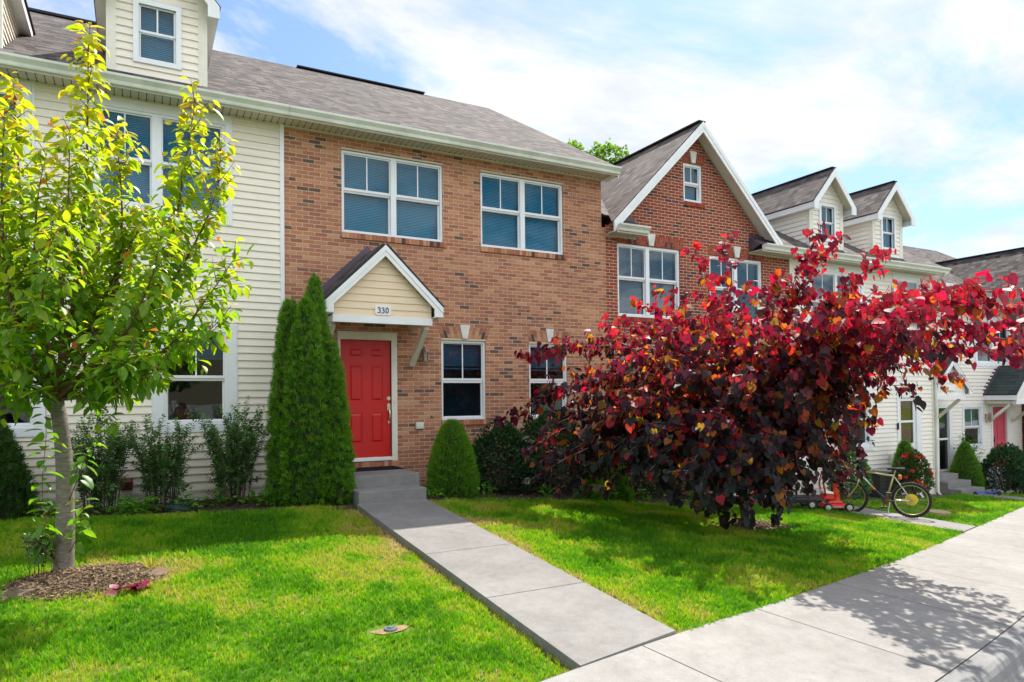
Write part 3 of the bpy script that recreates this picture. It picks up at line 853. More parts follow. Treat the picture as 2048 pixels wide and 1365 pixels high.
# ================================================================= TOWNHOUSES
R1 = lambda y: 6.25 + 0.583 * (y + 0.40)          # roof plane of the two left houses
RID1 = 5.55
# ---- cream townhouse on the left ---------------------------------------------------------------
cream = thing('townhouse', (-1.0, 0, 0), 'cream vinyl-sided townhouse with two dormers, behind the small green tree', 'townhouse', 'townhouses in the row')
LH = [(-0.55, 1.235, 4.52, 5.95), (0.36, 1.265, 1.23, 2.66), (-3.17, -1.42, 4.52, 5.95), (-2.12, -1.25, 1.23, 2.66)]
mb = MB()
siding(mb, front(0.0), -4.6, 2.10, 0.22, 6.12, LH)
for h in LH:
    h0, h1, c, d = h
    mb.quad((h0, 0, c), (h0, .1, c), (h1, .1, c), (h1, 0, c)); mb.quad((h0, 0, d), (h1, 0, d), (h1, .1, d), (h0, .1, d))
    mb.quad((h0, 0, c), (h0, 0, d), (h0, .1, d), (h0, .1, c)); mb.quad((h1, 0, c), (h1, .1, c), (h1, .1, d), (h1, 0, d))
shell(mb, -4.6, 2.10, 0.01, 11.0, -0.4, 6.12, RID1, R1(RID1) - 0.05)
mb.build('wall', M['siding'], cream)
b_ = MB(); b_.box(-4.6, 2.10, -0.014, 0.012, -0.3, 0.215); b_.box(-4.6, 2.10, -0.024, 0.011, 0.19, 0.222)
b_.build('base_board', M['trim_c'], cream)
b_ = MB(); b_.box(2.075, 2.139, -0.03, 0.02, 0.0, 6.115); b_.build('corner_board', M['trim'], cream)
b_ = MB(); b_.box(-1.295, -1.262, -0.026, 0.002, 2.9, 6.1); b_.build('joint_strip', M['trim'], cream)
window(cream, -0.55, 1.235, 4.52, 5.95, -0.01, twin=0.275, casing=(-0.70, 1.335, 4.365, 6.085), rail_z=5.215, mull=0.13)
window(cream, 0.36, 1.265, 1.23, 2.66, -0.01, casing=(0.215, 1.40, 1.105, 2.785), rail_z=1.95, glass='glass_low', blind=0.26)
window(cream, -3.17, -1.42, 4.52, 5.95, -0.01, twin=True, casing=(-3.30, -1.31, 4.365, 6.085), rail_z=5.215)
window(cream, -2.12, -1.25, 1.23, 2.66, -0.01, casing=(-2.24, -1.13, 1.105, 2.785), rail_z=1.95, glass='glass_low', blind=0.26)
eaves(cream, -4.6, 2.139, 0.0, 6.125, -0.42, 6.245)
rb = MB(); roof_quad(rb, (-4.6, -0.45, R1(-0.45)), (2.14, -0.45, R1(-0.45)), (2.14, RID1, R1(RID1)), (-4.6, RID1, R1(RID1)))
roof_quad(rb, (2.14, 11.55, R1(-0.45)), (-4.6, 11.55, R1(-0.45)), (-4.6, RID1, R1(RID1)), (2.14, RID1, R1(RID1)))
rb.box(-4.6, -0.4, RID1 - 0.16, RID1 + 0.16, R1(RID1) - 0.02, R1(RID1) + 0.03, 1)
rb.build('roof', [M['shingle'], M['dark_edge'], M['soffit']], cream)
dormer(cream, -0.37, 0.965, 0.0, R1, 7.67, 8.68, (-0.04, 0.617, 6.69, 7.66), sid='siding')
dormer(cream, -3.02, -1.66, 0.0, R1, 7.67, 8.68, (-2.66, -2.0, 6.69, 7.66), sid='siding')
# wall pieces: red exhaust hood low on the siding
b_ = MB(); b_.box(-0.205, -0.05, -0.06, 0.0, 0.275, 0.445); b_.hexa([(-.20,-.085,.285),(-.055,-.085,.285),(-.055,-.06,.285),(-.20,-.06,.285),(-.19,-.10,.40),(-.065,-.10,.40),(-.065,-.06,.44),(-.19,-.06,.44)])
o_ = b_.build('exhaust_vent', simple('red_vent_plastic', (0.20, 0.03, 0.022), 0.5), cream, bevel=0.008)
b_ = MB(); b_.lathe((-0.128, -0.101, 0.35), [(0.028, -0.004), (0.03, 0.0), (0.018, 0.001)], 12, axis='y'); b_.build('vent_opening', M['black'], o_)

# ---- brick townhouse with the red door ----------------------------------------------------------
brick = thing('townhouse', (5.3, 0, 0), 'tan and red brick townhouse with a bright red front door and number 330', 'townhouse', 'townhouses in the row')
W_U1 = (3.094, 4.965, 4.45, 5.88); W_U2 = (5.737, 7.585, 4.455, 5.88); W_L1 = (4.908, 5.811, 1.19, 2.66); W_L2 = (6.758, 7.644, 1.185, 2.645)
DOOR = (3.014, 4.062, 0.50, 2.73)
mb = MB()
cells(mb, 2.14, 8.53, -0.4, 6.13, 0.0, [W_U1, W_U2, W_L1, W_L2, DOOR], 0.10)
mb.box(8.53, 8.635, 0.0, 0.35, -0.9, 5.13)
shell(mb, 2.145, 8.52, 0.01, 11.0, -0.4, 6.12, RID1, R1(RID1) - 0.05)
mb.build('wall', M['brickA'], brick)
rg = M['room']
for w in (W_U1, W_U2):
    window(brick, w[0], w[1], w[2], w[3], 0.028, twin=True, rail_z=(w[2] + w[3]) / 2 + 0.045, glass='glass')
for w in (W_L1, W_L2):
    window(brick, w[0], w[1], w[2], w[3], 0.028, rail_z=1.93, glass='glass_low', blind=0.33, railm='sash')
for w in (W_U1, W_U2, W_L1, W_L2):
    dc = MB(); dc.box(w[0], w[1], -0.006, 0.06, w[3], w[3] + 0.035)
    dc.build('drip_cap', M['drip'], brick)
for w in (W_U1, W_U2, W_L1, W_L2):
    rowlock_sill(brick, w[0] - 0.005, w[1] + 0.06, w[2], 0.0, 'unitA')
arch(brick, 5.378, 0.94, 1.08, 2.70, 2.91, 0.0, 'unitA', (0.10, 0.205), keyz=(-0.005, 0.04))
arch(brick, 7.228, 0.94, 1.06, 2.70, 2.91, 0.0, 'unitA', (0.095, 0.18), keyz=(-0.01, 0.04))
eaves(brick, 2.141, 8.66, 0.0, 6.125, -0.42, 6.245)
rb = MB(); roof_quad(rb, (2.14, -0.45, R1(-0.45)), (8.70, -0.45, R1(-0.45)), (8.70, RID1, R1(RID1)), (2.14, RID1, R1(RID1)))
roof_quad(rb, (8.70, 11.55, R1(-0.45)), (2.14, 11.55, R1(-0.45)), (2.14, RID1, R1(RID1)), (8.70, RID1, R1(RID1)))
rb.box(3.45, 6.75, RID1 - 0.16, RID1 + 0.16, R1(RID1) + 0.0, R1(RID1) + 0.03, 1)
rb.build('roof', [M['shingle'], M['dark_edge'], M['soffit']], brick)
tb = MB(); tb.hexa([(8.66, -0.42, R1(-.42) - .19), (8.685, -0.42, R1(-.42) - .19), (8.685, RID1, R1(RID1) - .19), (8.66, RID1, R1(RID1) - .19), (8.66, -0.42, R1(-.42) - .003), (8.685, -0.42, R1(-.42) - .003), (8.685, RID1, R1(RID1) - .003), (8.66, RID1, R1(RID1) - .003)])
tb.box(8.532, 8.66, -0.42, 0.0, 6.09, 6.12)
tb.build('rake_board', M['trim_c'], brick)
# front door: steel six-panel
d0, d1, dz0, dz1 = 3.064, 3.954, 0.579, 2.609
fr = MB()
fr.box(3.014, 3.058, -0.004, 0.11, 0.50, 2.73); fr.box(3.96, 4.062, -0.004, 0.11, 0.50, 2.73)
fr.box(3.058, 3.96, -0.006, 0.11, 2.617, 2.73); fr.box(3.058, 3.96, -0.002, 0.11, 0.545, 0.575)
fr.box(3.96, 3.985, 0.018, 0.115, 0.545, 2.617); fr.box(3.0, 4.075, -0.02, 0.03, 2.73, 2.755)
dfr = fr.build('door_frame', M['trim_c'], brick, bevel=0.004)
ss = MB(); ss.box(3.058, 3.96, -0.035, 0.11, 0.515, 0.545); ss.build('door_sill', M['sash'], dfr)
db = MB(); yd = 0.052
pans = []
for (xa, xb) in ((3.215, 3.448), (3.592, 3.812)):
    for (za, zb) in ((2.315, 2.482), (1.548, 2.186), (0.82, 1.352)):
        pans.append((xa, xb, za, zb))
cells(db, d0, d1, dz0, dz1, yd, pans, 0.012)
for xa, xb, za, zb in pans:
    e1, e2 = 0.022, 0.05
    P = lambda k, yy: [(xa + k, yy, za + k), (xb - k, yy, za + k), (xb - k, yy, zb - k), (xa + k, yy, zb - k)]
    A, B, C_, D_ = P(0, yd + .012), P(e1, yd + .012), P(e2, yd - .001), None
    for U, V in ((A, B), (B, C_)):
        for i in range(4):
            j = (i + 1) % 4; db.quad(U[i], U[j], V[j], V[i])
    db.poly(C_)
db.box(d0, d1, yd + 0.02, yd + 0.05, dz0, dz1)
door = db.build('front_door', M['door_red'], brick)
hb = MB()
hb.lathe((3.918, yd, 1.597), [(0.036, -0.012), (0.036, 0.0), (0.03, 0.001)], 20, axis='y'); hb.lathe((3.918, yd - .011, 1.597), [(0.022, -0.014), (0.024, 0.0), (0.02, .001)], 16, axis='y')
hb.build('deadbolt', M['chrome'], door)
hb = MB()
hb.box(3.89, 3.947, yd - 0.014, yd, 1.37, 1.485); hb.lathe((3.918, yd - 0.014, 1.485), [(0.028, -.0001), (0.028, 0.0138)], 16, axis='y'); hb.box(3.90, 3.94, yd - 0.014, yd, 1.16, 1.215)
hb.tube([(3.918, yd - .01, 1.40), (3.918, yd - .06, 1.385), (3.919, yd - .075, 1.33), (3.919, yd - .07, 1.25), (3.92, yd - .045, 1.195), (3.92, yd - .01, 1.185)], [0.008, .011, .012, .012, .011, .009], 8)
hb.box(3.905, 3.93, yd - .055, yd - .02, 1.42, 1.432)
hb.build('door_handle', M['chrome'], door)
rowlock_sill(brick, 3.0, 4.075, 0.50, -0.01, 'unitA', h=0.10)
can = canopy(brick, 3.533, 0.0, 1.0, 0.985, 3.09, 4.06, foot_z=2.15)
# slotted vent strip on the underside of the right-hand rake
vb = MB(); dx = Vector((-0.985, 0, 0.97)).normalized()
for i in range(10):
    p = Vector((3.533 + 0.79, -0.93, 3.09 + 0.985*0.197 - 0.13)) + dx * (0.08 + i * 0.105)
    vb.bar(p + Vector((0, 0.03, 0)), p + Vector((0, -0.03, 0.0)), 0.035, 0.009)
pA = Vector((3.533 + 0.79, -0.93, 3.09 + 0.985*0.197 - 0.126)) + dx*.03; vb.bar(pA, pA + dx*1.06, .07, .005)
vb.build('vented_strip', M['soffit_d'], can)
# number plaque with its digits
pb = MB(); px, pz, py = 3.515, 3.02, -0.93
pts = []
for cx_, cz_, a0 in ((0.095, 0.045, 0), (-0.095, 0.045, 90), (-0.095, -0.045, 180), (0.095, -0.045, 270)):
    for k in range(6):
        t = math.radians(a0 + 18 * k); pts.append((px + cx_ + 0.038 * math.cos(t), py, pz + cz_ + 0.036 * math.sin(t)))
pb.prism(pts[::-1], (0, 0.028, 0))
pl = pb.build('number_plaque', M['paint_w'], brick, bevel=0.004)
gb = MB()
def stroke(pts2, x, z, h=0.088, r=0.0068):
    gb.tube([(x + a * h, py - 0.004, z + (b - 0.5) * h) for a, b in pts2], r, 6)
three = [(-0.26, 0.86), (-0.12, 0.97), (0.06, 0.97), (0.17, 0.86), (0.15, 0.68), (0.0, 0.56), (-0.08, 0.54), (0.03, 0.53), (0.18, 0.43), (0.23, 0.27), (0.15, 0.09), (-0.02, 0.01), (-0.18, 0.03), (-0.28, 0.13)]
zero = [(0.24 * math.cos(t), 0.5 + 0.49 * math.sin(t)) for t in np.linspace(0, 2 * math.pi, 19)]
stroke(three, px - 0.066, pz); stroke(three, px + 0.0, pz - 0.002); stroke(zero, px + 0.066, pz)
gb.build('digits', M['ink'], pl)
# wall lantern
lx, lz, ly = 4.54, 2.25, -0.13
lb = MB()
lb.box(lx - 0.035, lx + 0.035, -0.022, 0.0, 2.35, 2.50)
lb.tube([(lx, -0.01, 2.44), (lx, -0.07, 2.50), (lx, ly, 2.535), (lx, ly - .01, 2.50)], 0.010, 8)
lb.lathe((lx, ly, 2.43), [(0.066, 0.0), (0.062, 0.012), (0.036, 0.055), (0.02, 0.062), (0.016, 0.085), (0.0, 0.10)], 8)
lb.lathe((lx, ly, 2.235), [(0.03, 0.0), (0.058, 0.012), (0.06, 0.022)], 8)
for a in range(8):
    t = 2 * math.pi * a / 8; lb.tube([(lx + .055 * math.cos(t), ly + .055 * math.sin(t), 2.25), (lx + .06 * math.cos(t), ly + .06 * math.sin(t), 2.43)], 0.0045, 5)
lm = lb.build('wall_lantern', M['copper'], brick)
lg = MB(); lg.lathe((lx, ly, 2.255), [(0.05, 0.0), (0.055, 0.175)], 8); lg.build('lantern_glass', M['lamp_glass'], lm)
lg = MB(); lg.lathe((lx, ly, 2.26), [(0.014, 0.0), (0.014, 0.06), (0.02, 0.085), (0.018, .11), (0.004, 0.12)], 10); lg.build('lantern_bulb', M['paint_w'], lm)
# doorbell and outlet cover
b_ = MB(); b_.box(4.005, 4.03, -0.016, -0.0, 1.50, 1.57); b_.build('doorbell', M['trim_c'], brick, bevel=0.003)
b_ = MB(); b_.box(4.395, 4.54, -0.05, 0.0, 1.045, 1.165); b_.box(4.405, 4.53, -0.058, -0.0501, 1.06, 1.15); b_.build('outlet_cover', M['gutter'], brick, bevel=0.006)

# ---- red brick gabled townhouse ------------------------------------------------------------------
RB = lambda y: 5.10 + 0.583 * (y + 0.40); RIDB = 5.5
redh = thing('townhouse', (11.3, 0.02, 0), 'dark red brick townhouse with a steep front gable, behind the red-leaved tree', 'townhouse', 'townhouses in the row')
yw = 0.02
RW = [(8.947, 10.675, 3.29, 4.85), (11.56, 13.26, 3.29, 4.82), (9.0, 10.6, -0.05, 1.45), (12.2, 13.2, -0.75, 1.5)]
mb = MB()
cells(mb, 8.64, 14.19, -1.3, 5.2, yw, RW, 0.10)
gx, gz, ge = 11.085, 7.66, 5.2
xl = lambda z: gx - (gz - 0.06 - z) * 0.98; xr = lambda z: gx + (gz - 0.06 - z) * 0.98
AW = (10.815, 11.375, 5.97, 6.85)
for za, zb in ((5.2, AW[2]), (AW[2], AW[3]), (AW[3], gz - 0.06)):
    if za == AW[2]:
        mb.quad((xl(za), yw, za), (AW[0], yw, za), (AW[0], yw, zb), (xl(zb), yw, zb)); mb.quad((AW[1], yw, za), (xr(za), yw, za), (xr(zb), yw, zb), (AW[1], yw, zb))
    elif za == 5.2: mb.quad((xl(za), yw, za), (xr(za), yw, za), (xr(zb), yw, zb), (xl(zb), yw, zb))
    else: mb.poly([(xl(za), yw, za), (xr(za), yw, za), (gx, yw, zb)])
cells(mb, AW[0], AW[1], AW[2], AW[3], yw, [AW], 0.1)
shell(mb, 8.66, 14.18, 0.03, 11.0, -1.3, 5.0, RIDB, RB(RIDB) - 0.05)
mb.build('wall', M['brickB'], redh)
window(redh, *RW[0][:2], RW[0][2], RW[0][3], yw + 0.028, twin=9.775, rail_z=4.135, glass='glass_far', fw=0.055)
window(redh, *RW[1][:2], RW[1][2], RW[1][3], yw + 0.028, twin=True, rail_z=4.1, glass='glass_far', fw=0.055)
window(redh, *AW, yw + 0.028, glass='glass', fw=0.06)
window(redh, *RW[2], yw + 0.028, twin=True, glass='glass_low', blind=0.3)
fr = MB(); fr.box(12.2, 12.28, yw, yw + .1, -.75, 1.5); fr.box(13.12, 13.2, yw, yw + .1, -.75, 1.5); fr.box(12.28, 13.12, yw, yw + .1, 1.42, 1.5)
f_ = fr.build('door_frame', M['trim'], redh)
fr = MB(); fr.box(12.28, 13.12, yw + .05, yw + .09, -.75, 1.42); fr.build('front_door', M['door_pink'], redh)
arch(redh, 9.85, 1.84, 1.90, 4.855, 5.08, yw, 'unitB', (0.12, 0.225), keyz=(0.01, 0.04))
arch(redh, 12.42, 1.80, 1.86, 4.825, 5.05, yw, 'unitB', (0.12, 0.225), keyz=(0.01, 0.04))
arch(redh, 11.095, 0.62, 0.74, 6.855, 7.10, yw, 'unitB', (0.11, 0.2), keyz=(0.01, 0.03))
rowlock_sill(redh, RW[0][0], RW[0][1], RW[0][2], yw, 'unitB'); rowlock_sill(redh, AW[0], AW[1] + .05, AW[2], yw, 'unitB')
rb = MB(); yo = yw - 0.34; hf = 2.47; ze = 5.17
yv = lambda z: (z - 5.10) / 0.583 - 0.40
roof_quad(rb, (gx - hf, yv(ze), ze), (gx - hf, yo, ze), (gx, yo, gz), (gx, yv(gz), gz), 0.035)
roof_quad(rb, (gx + hf, yo, ze), (gx + hf, yv(ze), ze), (gx, yv(gz), gz), (gx, yo, gz), 0.035)
rb.bar((gx, yo, gz + 0.045), (gx, yv(gz), gz + 0.045), 0.2, 0.025, 1)
roof_quad(rb, (8.70, 0.14, RB(.14)), (13.36, 0.14, RB(.14)), (13.36, RIDB, RB(RIDB)), (8.70, RIDB, RB(RIDB)))
roof_quad(rb, (13.36, -0.42, RB(-.42)), (14.19, -0.42, RB(-.42)), (14.19, RIDB, RB(RIDB)), (13.36, RIDB, RB(RIDB)))
roof_quad(rb, (14.19, 11.4, RB(-.42)), (8.70, 11.4, RB(-.42)), (8.70, RIDB, RB(RIDB)), (14.19, RIDB, RB(RIDB)))
rb.build('roof', [M['shingle_l'], M['dark_edge'], M['siding_w']], redh)
# the main roof must not show through the open front of the gable: cheek flashing at the two eave returns
for xa, xb in ((8.95, 9.42), (12.83, 13.35)):
    fb = MB()
    fb.quad((xa, yw - .37, 5.13), (xb, yw - .37, 5.13), (xb, yw - .004, 5.34), (xa, yw - .004, 5.34))
    fb.poly([(xb, yw - .37, 5.13), (xb, yw, 5.0), (xb, yw - .004, 5.34)]); fb.poly([(xa, yw - .37, 5.13), (xa, yw - .004, 5.34), (xa, yw, 5.0)])
    fb.box(xa, xb, yw - .010, yw - .002, 5.0, 5.42)
    fb.build('flashing', M['flash'], redh)
tb = MB(); gable_trim(tb, gx, hf + 0.01, ze + 0.02, gz + 0.02, yo - 0.03, w=0.16, fl=None)
tb.build('bargeboard', M['trim'], redh)
eaves(redh, 8.645, 9.42, yw, 4.985, -0.40, 5.115)
eaves(redh, 12.83, 14.189, yw, 4.985, -0.40, 5.115)

# ---- ivory townhouse with two dormers ------------------------------------------------------------
ivory = thing('townhouse', (17.2, 0.02, 0), 'ivory vinyl-sided townhouse with twin gabled dormers, beyond the red-leaved tree', 'townhouse', 'townhouses in the row')
IW = [(14.97, 16.93, 3.22, 4.76), (18.45, 19.52, 3.28, 4.80), (16.0, 17.2, 0.22, 1.62), (18.47, 19.5, -0.62, 1.55)]
mb = MB()
siding(mb, front(yw), 14.195, 20.08, -0.75, 5.0, IW)
for h in IW:
    h0, h1, c, d = h
    mb.quad((h0, yw, c), (h0, yw + .1, c), (h1, yw + .1, c), (h1, yw, c)); mb.quad((h0, yw, d), (h1, yw, d), (h1, yw + .1, d), (h0, yw + .1, d))
    mb.quad((h0, yw, c), (h0, yw, d), (h0, yw + .1, d), (h0, yw + .1, c)); mb.quad((h1, yw, c), (h1, yw + .1, c), (h1, yw + .1, d), (h1, yw, d))
shell(mb, 14.2, 20.08, 0.03, 11.0, -1.6, 5.0, RIDB, RB(RIDB) - 0.05)
mb.build('wall', M['siding_w'], ivory)
for bx_ in ((14.195, 14.30, yw - .03, yw, -1.3, 4.98), (20.03, 20.10, yw - .03, yw + .05, -1.6, 4.98)):
    b_ = MB(); b_.box(*bx_); b_.build('corner_board', M['trim_c'], ivory)
b_ = MB(); b_.box(14.3, 20.03, yw - .015, yw + .01, -1.6, -.76); b_.build('base_board', M['trim_c'], ivory)
window(ivory, *IW[0], yw - .01, twin=True, glass='glass_far', casing=(14.83, 17.06, 3.08, 4.96), rail_z=4.0, fw=.06)
window(ivory, *IW[1], yw - .01, glass='glass_far', casing=(18.34, 19.63, 3.15, 4.95), rail_z=4.05, fw=.06)
window(ivory, *IW[2], yw - .01, glass='glass_far', blind=.5, casing=(15.88, 17.32, .1, 1.74), fw=.06)
fr = MB(); fr.box(18.40, 18.53, yw - .03, yw + .1, -.62, 1.60); fr.box(19.28, 19.5, yw - .03, yw + .1, -.62, 1.60); fr.box(18.53, 19.28, yw - .03, yw + .1, 1.50, 1.60)
dfr = fr.build('door_frame', M['trim'], ivory)
fr = MB(); cells(fr, 18.53, 19.28, -.62, 1.50, yw + .02, [(18.62, 19.19, .86, 1.40), (18.62, 19.19, .22, .80)], .03); fr.box(18.53, 19.28, yw + .05, yw + .055, -.62, .2)
sd = fr.build('storm_door', M['trim'], ivory)
fr = MB(); fr.quad((18.62, yw + .04, .22), (19.19, yw + .04, .22), (19.19, yw + .04, 1.40), (18.62, yw + .04, 1.40)); fr.build('pane', M['lamp_glass'], sd)
fr = MB(); fr.quad((18.58, yw + .09, .18), (19.22, yw + .09, .18), (19.22, yw + .09, 1.44), (18.58, yw + .09, 1.44)); fr.build('blind', M['blind_b'], sd)
fr = MB(); fr.box(18.37, 18.42, yw - .06, yw - .031, .62, .80); fr.build('door_handle', M['black'], sd)
fr = MB(); fr.box(18.02, 18.13, yw - .06, yw - .018, -.30, -.06); fr.build('outlet_cover', M['trim_c'], ivory)
eaves(ivory, 14.191, 20.18, yw, 4.985, -0.40, 5.115)
rb = MB(); roof_quad(rb, (14.19, -0.42, RB(-.42)), (20.28, -0.42, RB(-.42)), (20.28, RIDB, RB(RIDB)), (14.19, RIDB, RB(RIDB)))
roof_quad(rb, (20.28, 11.4, RB(-.42)), (14.19, 11.4, RB(-.42)), (14.19, RIDB, RB(RIDB)), (20.28, RIDB, RB(RIDB)))
rb.build('roof', [M['shingle_l'], M['dark_edge'], M['soffit']], ivory)
dormer(ivory, 14.96, 16.22, 0.0, RB, 6.40, 7.32, (15.30, 15.95, 5.52, 6.50), sid='siding_w')
dormer(ivory, 17.47, 18.75, 0.0, RB, 6.40, 7.32, (17.80, 18.46, 5.52, 6.50), sid='siding_w')
b_ = MB(); b_.tube([(20.05, -.45, 5.0), (20.06, -.40, 4.93), (20.12, -.10, 4.72), (20.13, -.06, 4.62), (20.13, -.05, -1.2), (20.13, -.12, -1.3)], 0.045, 8)
b_.build('downspout', M['gutter'], ivory, smooth=True)

# ---- far ivory townhouse with the pinkish door ---------------------------------------------------
RF = lambda y: 4.55 + 0.583 * (y - 0.80)
far = thing('townhouse', (24.0, 1.2, 0), 'far townhouse of ivory siding with a pinkish red door, at the right edge', 'townhouse', 'townhouses in the row')
yf3 = 1.2
FW = [(22.30, 23.0, -.82, 1.16), (23.78, 24.78, -.14, 1.14), (24.62, 26.60, 2.62, 4.02), (25.46, 26.36, -.92, 1.14)]
mb = MB()
siding(mb, front(yf3), 20.12, 27.30, -1.1, 4.45, FW)
shell(mb, 20.12, 27.3, yf3 + .02, 13, -2.2, 4.4, 7.1, RF(7.1) - .05)
for h in FW:
    h0, h1, c, d = h
    mb.quad((h0, yf3, c), (h0, yf3 + .1, c), (h1, yf3 + .1, c), (h1, yf3, c)); mb.quad((h0, yf3, d), (h1, yf3, d), (h1, yf3 + .1, d), (h0, yf3 + .1, d))
    mb.quad((h0, yf3, c), (h0, yf3, d), (h0, yf3 + .1, d), (h0, yf3 + .1, c)); mb.quad((h1, yf3, c), (h1, yf3 + .1, c), (h1, yf3 + .1, d), (h1, yf3, d))
mb.build('wall', M['siding_w'], far)
b_ = MB(); b_.box(20.12, 27.3, yf3 - .012, yf3 + .01, -2.2, -1.11); b_.build('base_board', M['trim_c'], far)
b_ = MB(); b_.box(27.22, 27.3, yf3 - .03, yf3, -1.1, 4.45); b_.build('corner_board', M['trim_c'], far)
window(far, *FW[1], yf3 - .01, glass='glass_far', blind=.45, casing=(23.68, 24.88, -.24, 1.24))
window(far, *FW[2], yf3 - .01, twin=True, glass='glass_far', casing=(24.5, 26.72, 2.5, 4.14))
fr = MB(); fr.box(22.2, 22.36, yf3 - .03, yf3 + .1, -.82, 1.28); fr.box(22.94, 23.1, yf3 - .03, yf3 + .1, -.82, 1.28); fr.box(22.36, 22.94, yf3 - .03, yf3 + .1, 1.14, 1.28); fr.box(22.36, 22.94, yf3 + .02, yf3 + .06, .12, .18)
dfr = fr.build('storm_door', M['trim'], far)
fr = MB(); fr.quad((22.36, yf3 + .05, -.82), (22.94, yf3 + .05, -.82), (22.94, yf3 + .05, 1.14), (22.36, yf3 + .05, 1.14)); fr.build('pane', M['glass_far'], dfr)
fr = MB(); fr.box(25.38, 25.47, yf3 - .03, yf3 + .1, -.92, 1.22); fr.box(26.35, 26.5, yf3 - .03, yf3 + .1, -.92, 1.22); fr.box(25.47, 26.35, yf3 - .03, yf3 + .1, 1.13, 1.22); fr.build('door_frame', M['trim'], far)
fr = MB(); pn = [(a, b, c, d) for a, b in ((25.56, 25.86), (25.96, 26.26)) for c, d in ((.0, .9), (-.8, -.1))]
cells(fr, 25.47, 26.35, -.92, 1.13, yf3 + .03, pn, .012); [fr.quad((a, yf3 + .042, c), (b, yf3 + .042, c), (b, yf3 + .042, d), (a, yf3 + .042, d)) for a, b, c, d in pn]
pd = fr.build('front_door', M['door_pink'], far)
fr = MB(); fr.box(25.50, 25.56, yf3 - .03, yf3 + .029, -.05, .12); fr.build('door_handle', M['black'], pd)
eaves(far, 20.12, 27.3, yf3, 4.40, .78, 4.52)
rb = MB(); roof_quad(rb, (20.0, .75, RF(.75)), (32.6, .75, RF(.75)), (32.6, 7.1, RF(7.1)), (20.0, 7.1, RF(7.1)))
roof_quad(rb, (32.6, 13.45, RF(.75)), (20.0, 13.45, RF(.75)), (20.0, 7.1, RF(7.1)), (32.6, 7.1, RF(7.1)))
rb.build('roof', [M['shingle'], M['dark_edge'], M['soffit']], far)
canopy(far, 25.92, yf3, 1.0, 0.98, 1.52, 2.5, sid='siding_w', shing='shingle_g')
canopy(far, 21.45, yf3, 1.0, 0.95, 1.72, 2.62, sid='siding_w', shing='shingle_g')
pb = MB(); pb.box(21.29, 21.61, .24, .262, 1.68, 1.82); pq = pb.build('number_plaque', M['paint_w'], far, bevel=.01)
lb = MB(); lb.box(25.02, 25.08, yf3 - .05, yf3 - .01, .75, .9); lb.lathe((25.05, yf3 - .14, .68), [(.03, 0), (.055, .02), (.06, .2), (.03, .26), (.0, .3)], 8); lb.build('wall_lantern', M['copper'], far)

# ---- brick gable unit at the far right edge --------------------------------------------------------
endh = thing('townhouse', (30, 1.2, 0), 'farthest brick townhouse with a broad grey gable roof, cut by the right edge', 'townhouse', 'townhouses in the row')
mb = MB(); mb.quad((27.305, yf3 - .75, -2.5), (33.2, yf3 - .75, -2.5), (33.2, yf3 - .75, 4.3), (27.305, yf3 - .75, 4.3)); mb.poly([(27.305, yf3 - .75, 4.3), (33.2, yf3 - .75, 4.3), (30.3, yf3 - .75, 7.0)])
shell(mb, 27.32, 33.2, yf3, 13, -2.5, 4.3, 7.1, RF(7.1) - .1); mb.build('wall', M['brickA'], endh)
rb = MB(); gx2, gz2, hf2 = 28.25, 6.80, 2.55; yo2 = .0
yv2 = lambda z: (z - 4.55) / .583 + .8
roof_quad(rb, (gx2 - hf2, yv2(gz2 - hf2) , gz2 - hf2), (gx2 - hf2, yo2, gz2 - hf2), (gx2, yo2, gz2), (gx2, yv2(gz2), gz2), .04)
roof_quad(rb, (gx2 + hf2, yo2, gz2 - hf2), (gx2 + hf2, yv2(gz2 - hf2), gz2 - hf2), (gx2, yv2(gz2), gz2), (gx2, yo2, gz2), .04)
rb.bar((gx2, yo2, gz2 + .05), (gx2, yv2(gz2), gz2 + .05), .22, .03, 1)
rb.build('roof', [M['shingle'], M['dark_edge'], M['siding_w']], endh)
# ================================================================= GROUND
def vnoise(x, y, scale, seed=0):
    x = np.asarray(x, float) / scale; y = np.asarray(y, float) / scale
    xi = np.floor(x).astype(np.int64); yi = np.floor(y).astype(np.int64); fx = x - xi; fy = y - yi
    def h(a, b):
        n = (a * 374761393 + b * 668265263 + seed * 2147483647) & 0xffffffff
        n = ((n ^ (n >> 13)) * 1274126177) & 0xffffffff
        return ((n ^ (n >> 16)) & 0xffff) / 65535.0
    u = fx*fx*(3-2*fx); v = fy*fy*(3-2*fy)
    return (h(xi, yi)*(1-u) + h(xi+1, yi)*u)*(1-v) + (h(xi, yi+1)*(1-u) + h(xi+1, yi+1)*u)*v
def fbm(x, y, scale, seed=0, oct=4):
    s = 0; a = 0.5; t = 0
    for i in range(oct):
        s = s + a * vnoise(x, y, scale / 2**i, seed + i); t += a; a *= 0.55
    return s / t
def gz(x, y): return float(ground_z(np.float64(x), np.float64(y)))

def y_in(x):             # inner edge of the pavement
    x = np.asarray(x, float); d = x - 3.91
    mid = -7.41 + .20*d + .0095*d*d
    lo = -7.41 + .19*(x - 3.91); hi = -7.41 + .20*8.09 + .0095*8.09**2 + .345*(x - 12.0)
    return np.where(x < 3.4, lo, np.where(x > 12.0, hi, mid))
def n_out(x):
    e = 0.05; s = (y_in(x + e) - y_in(x - e)) / (2*e)
    L = np.sqrt(1 + s*s); return s / L, -1 / L
def pv(x, off, dz=0.0):  # a point off metres from the inner edge towards the street
    a, b = n_out(x); px_, py_ = x + a*off, float(y_in(x)) + b*off
    return (px_, py_, gz(px_, py_) + dz)

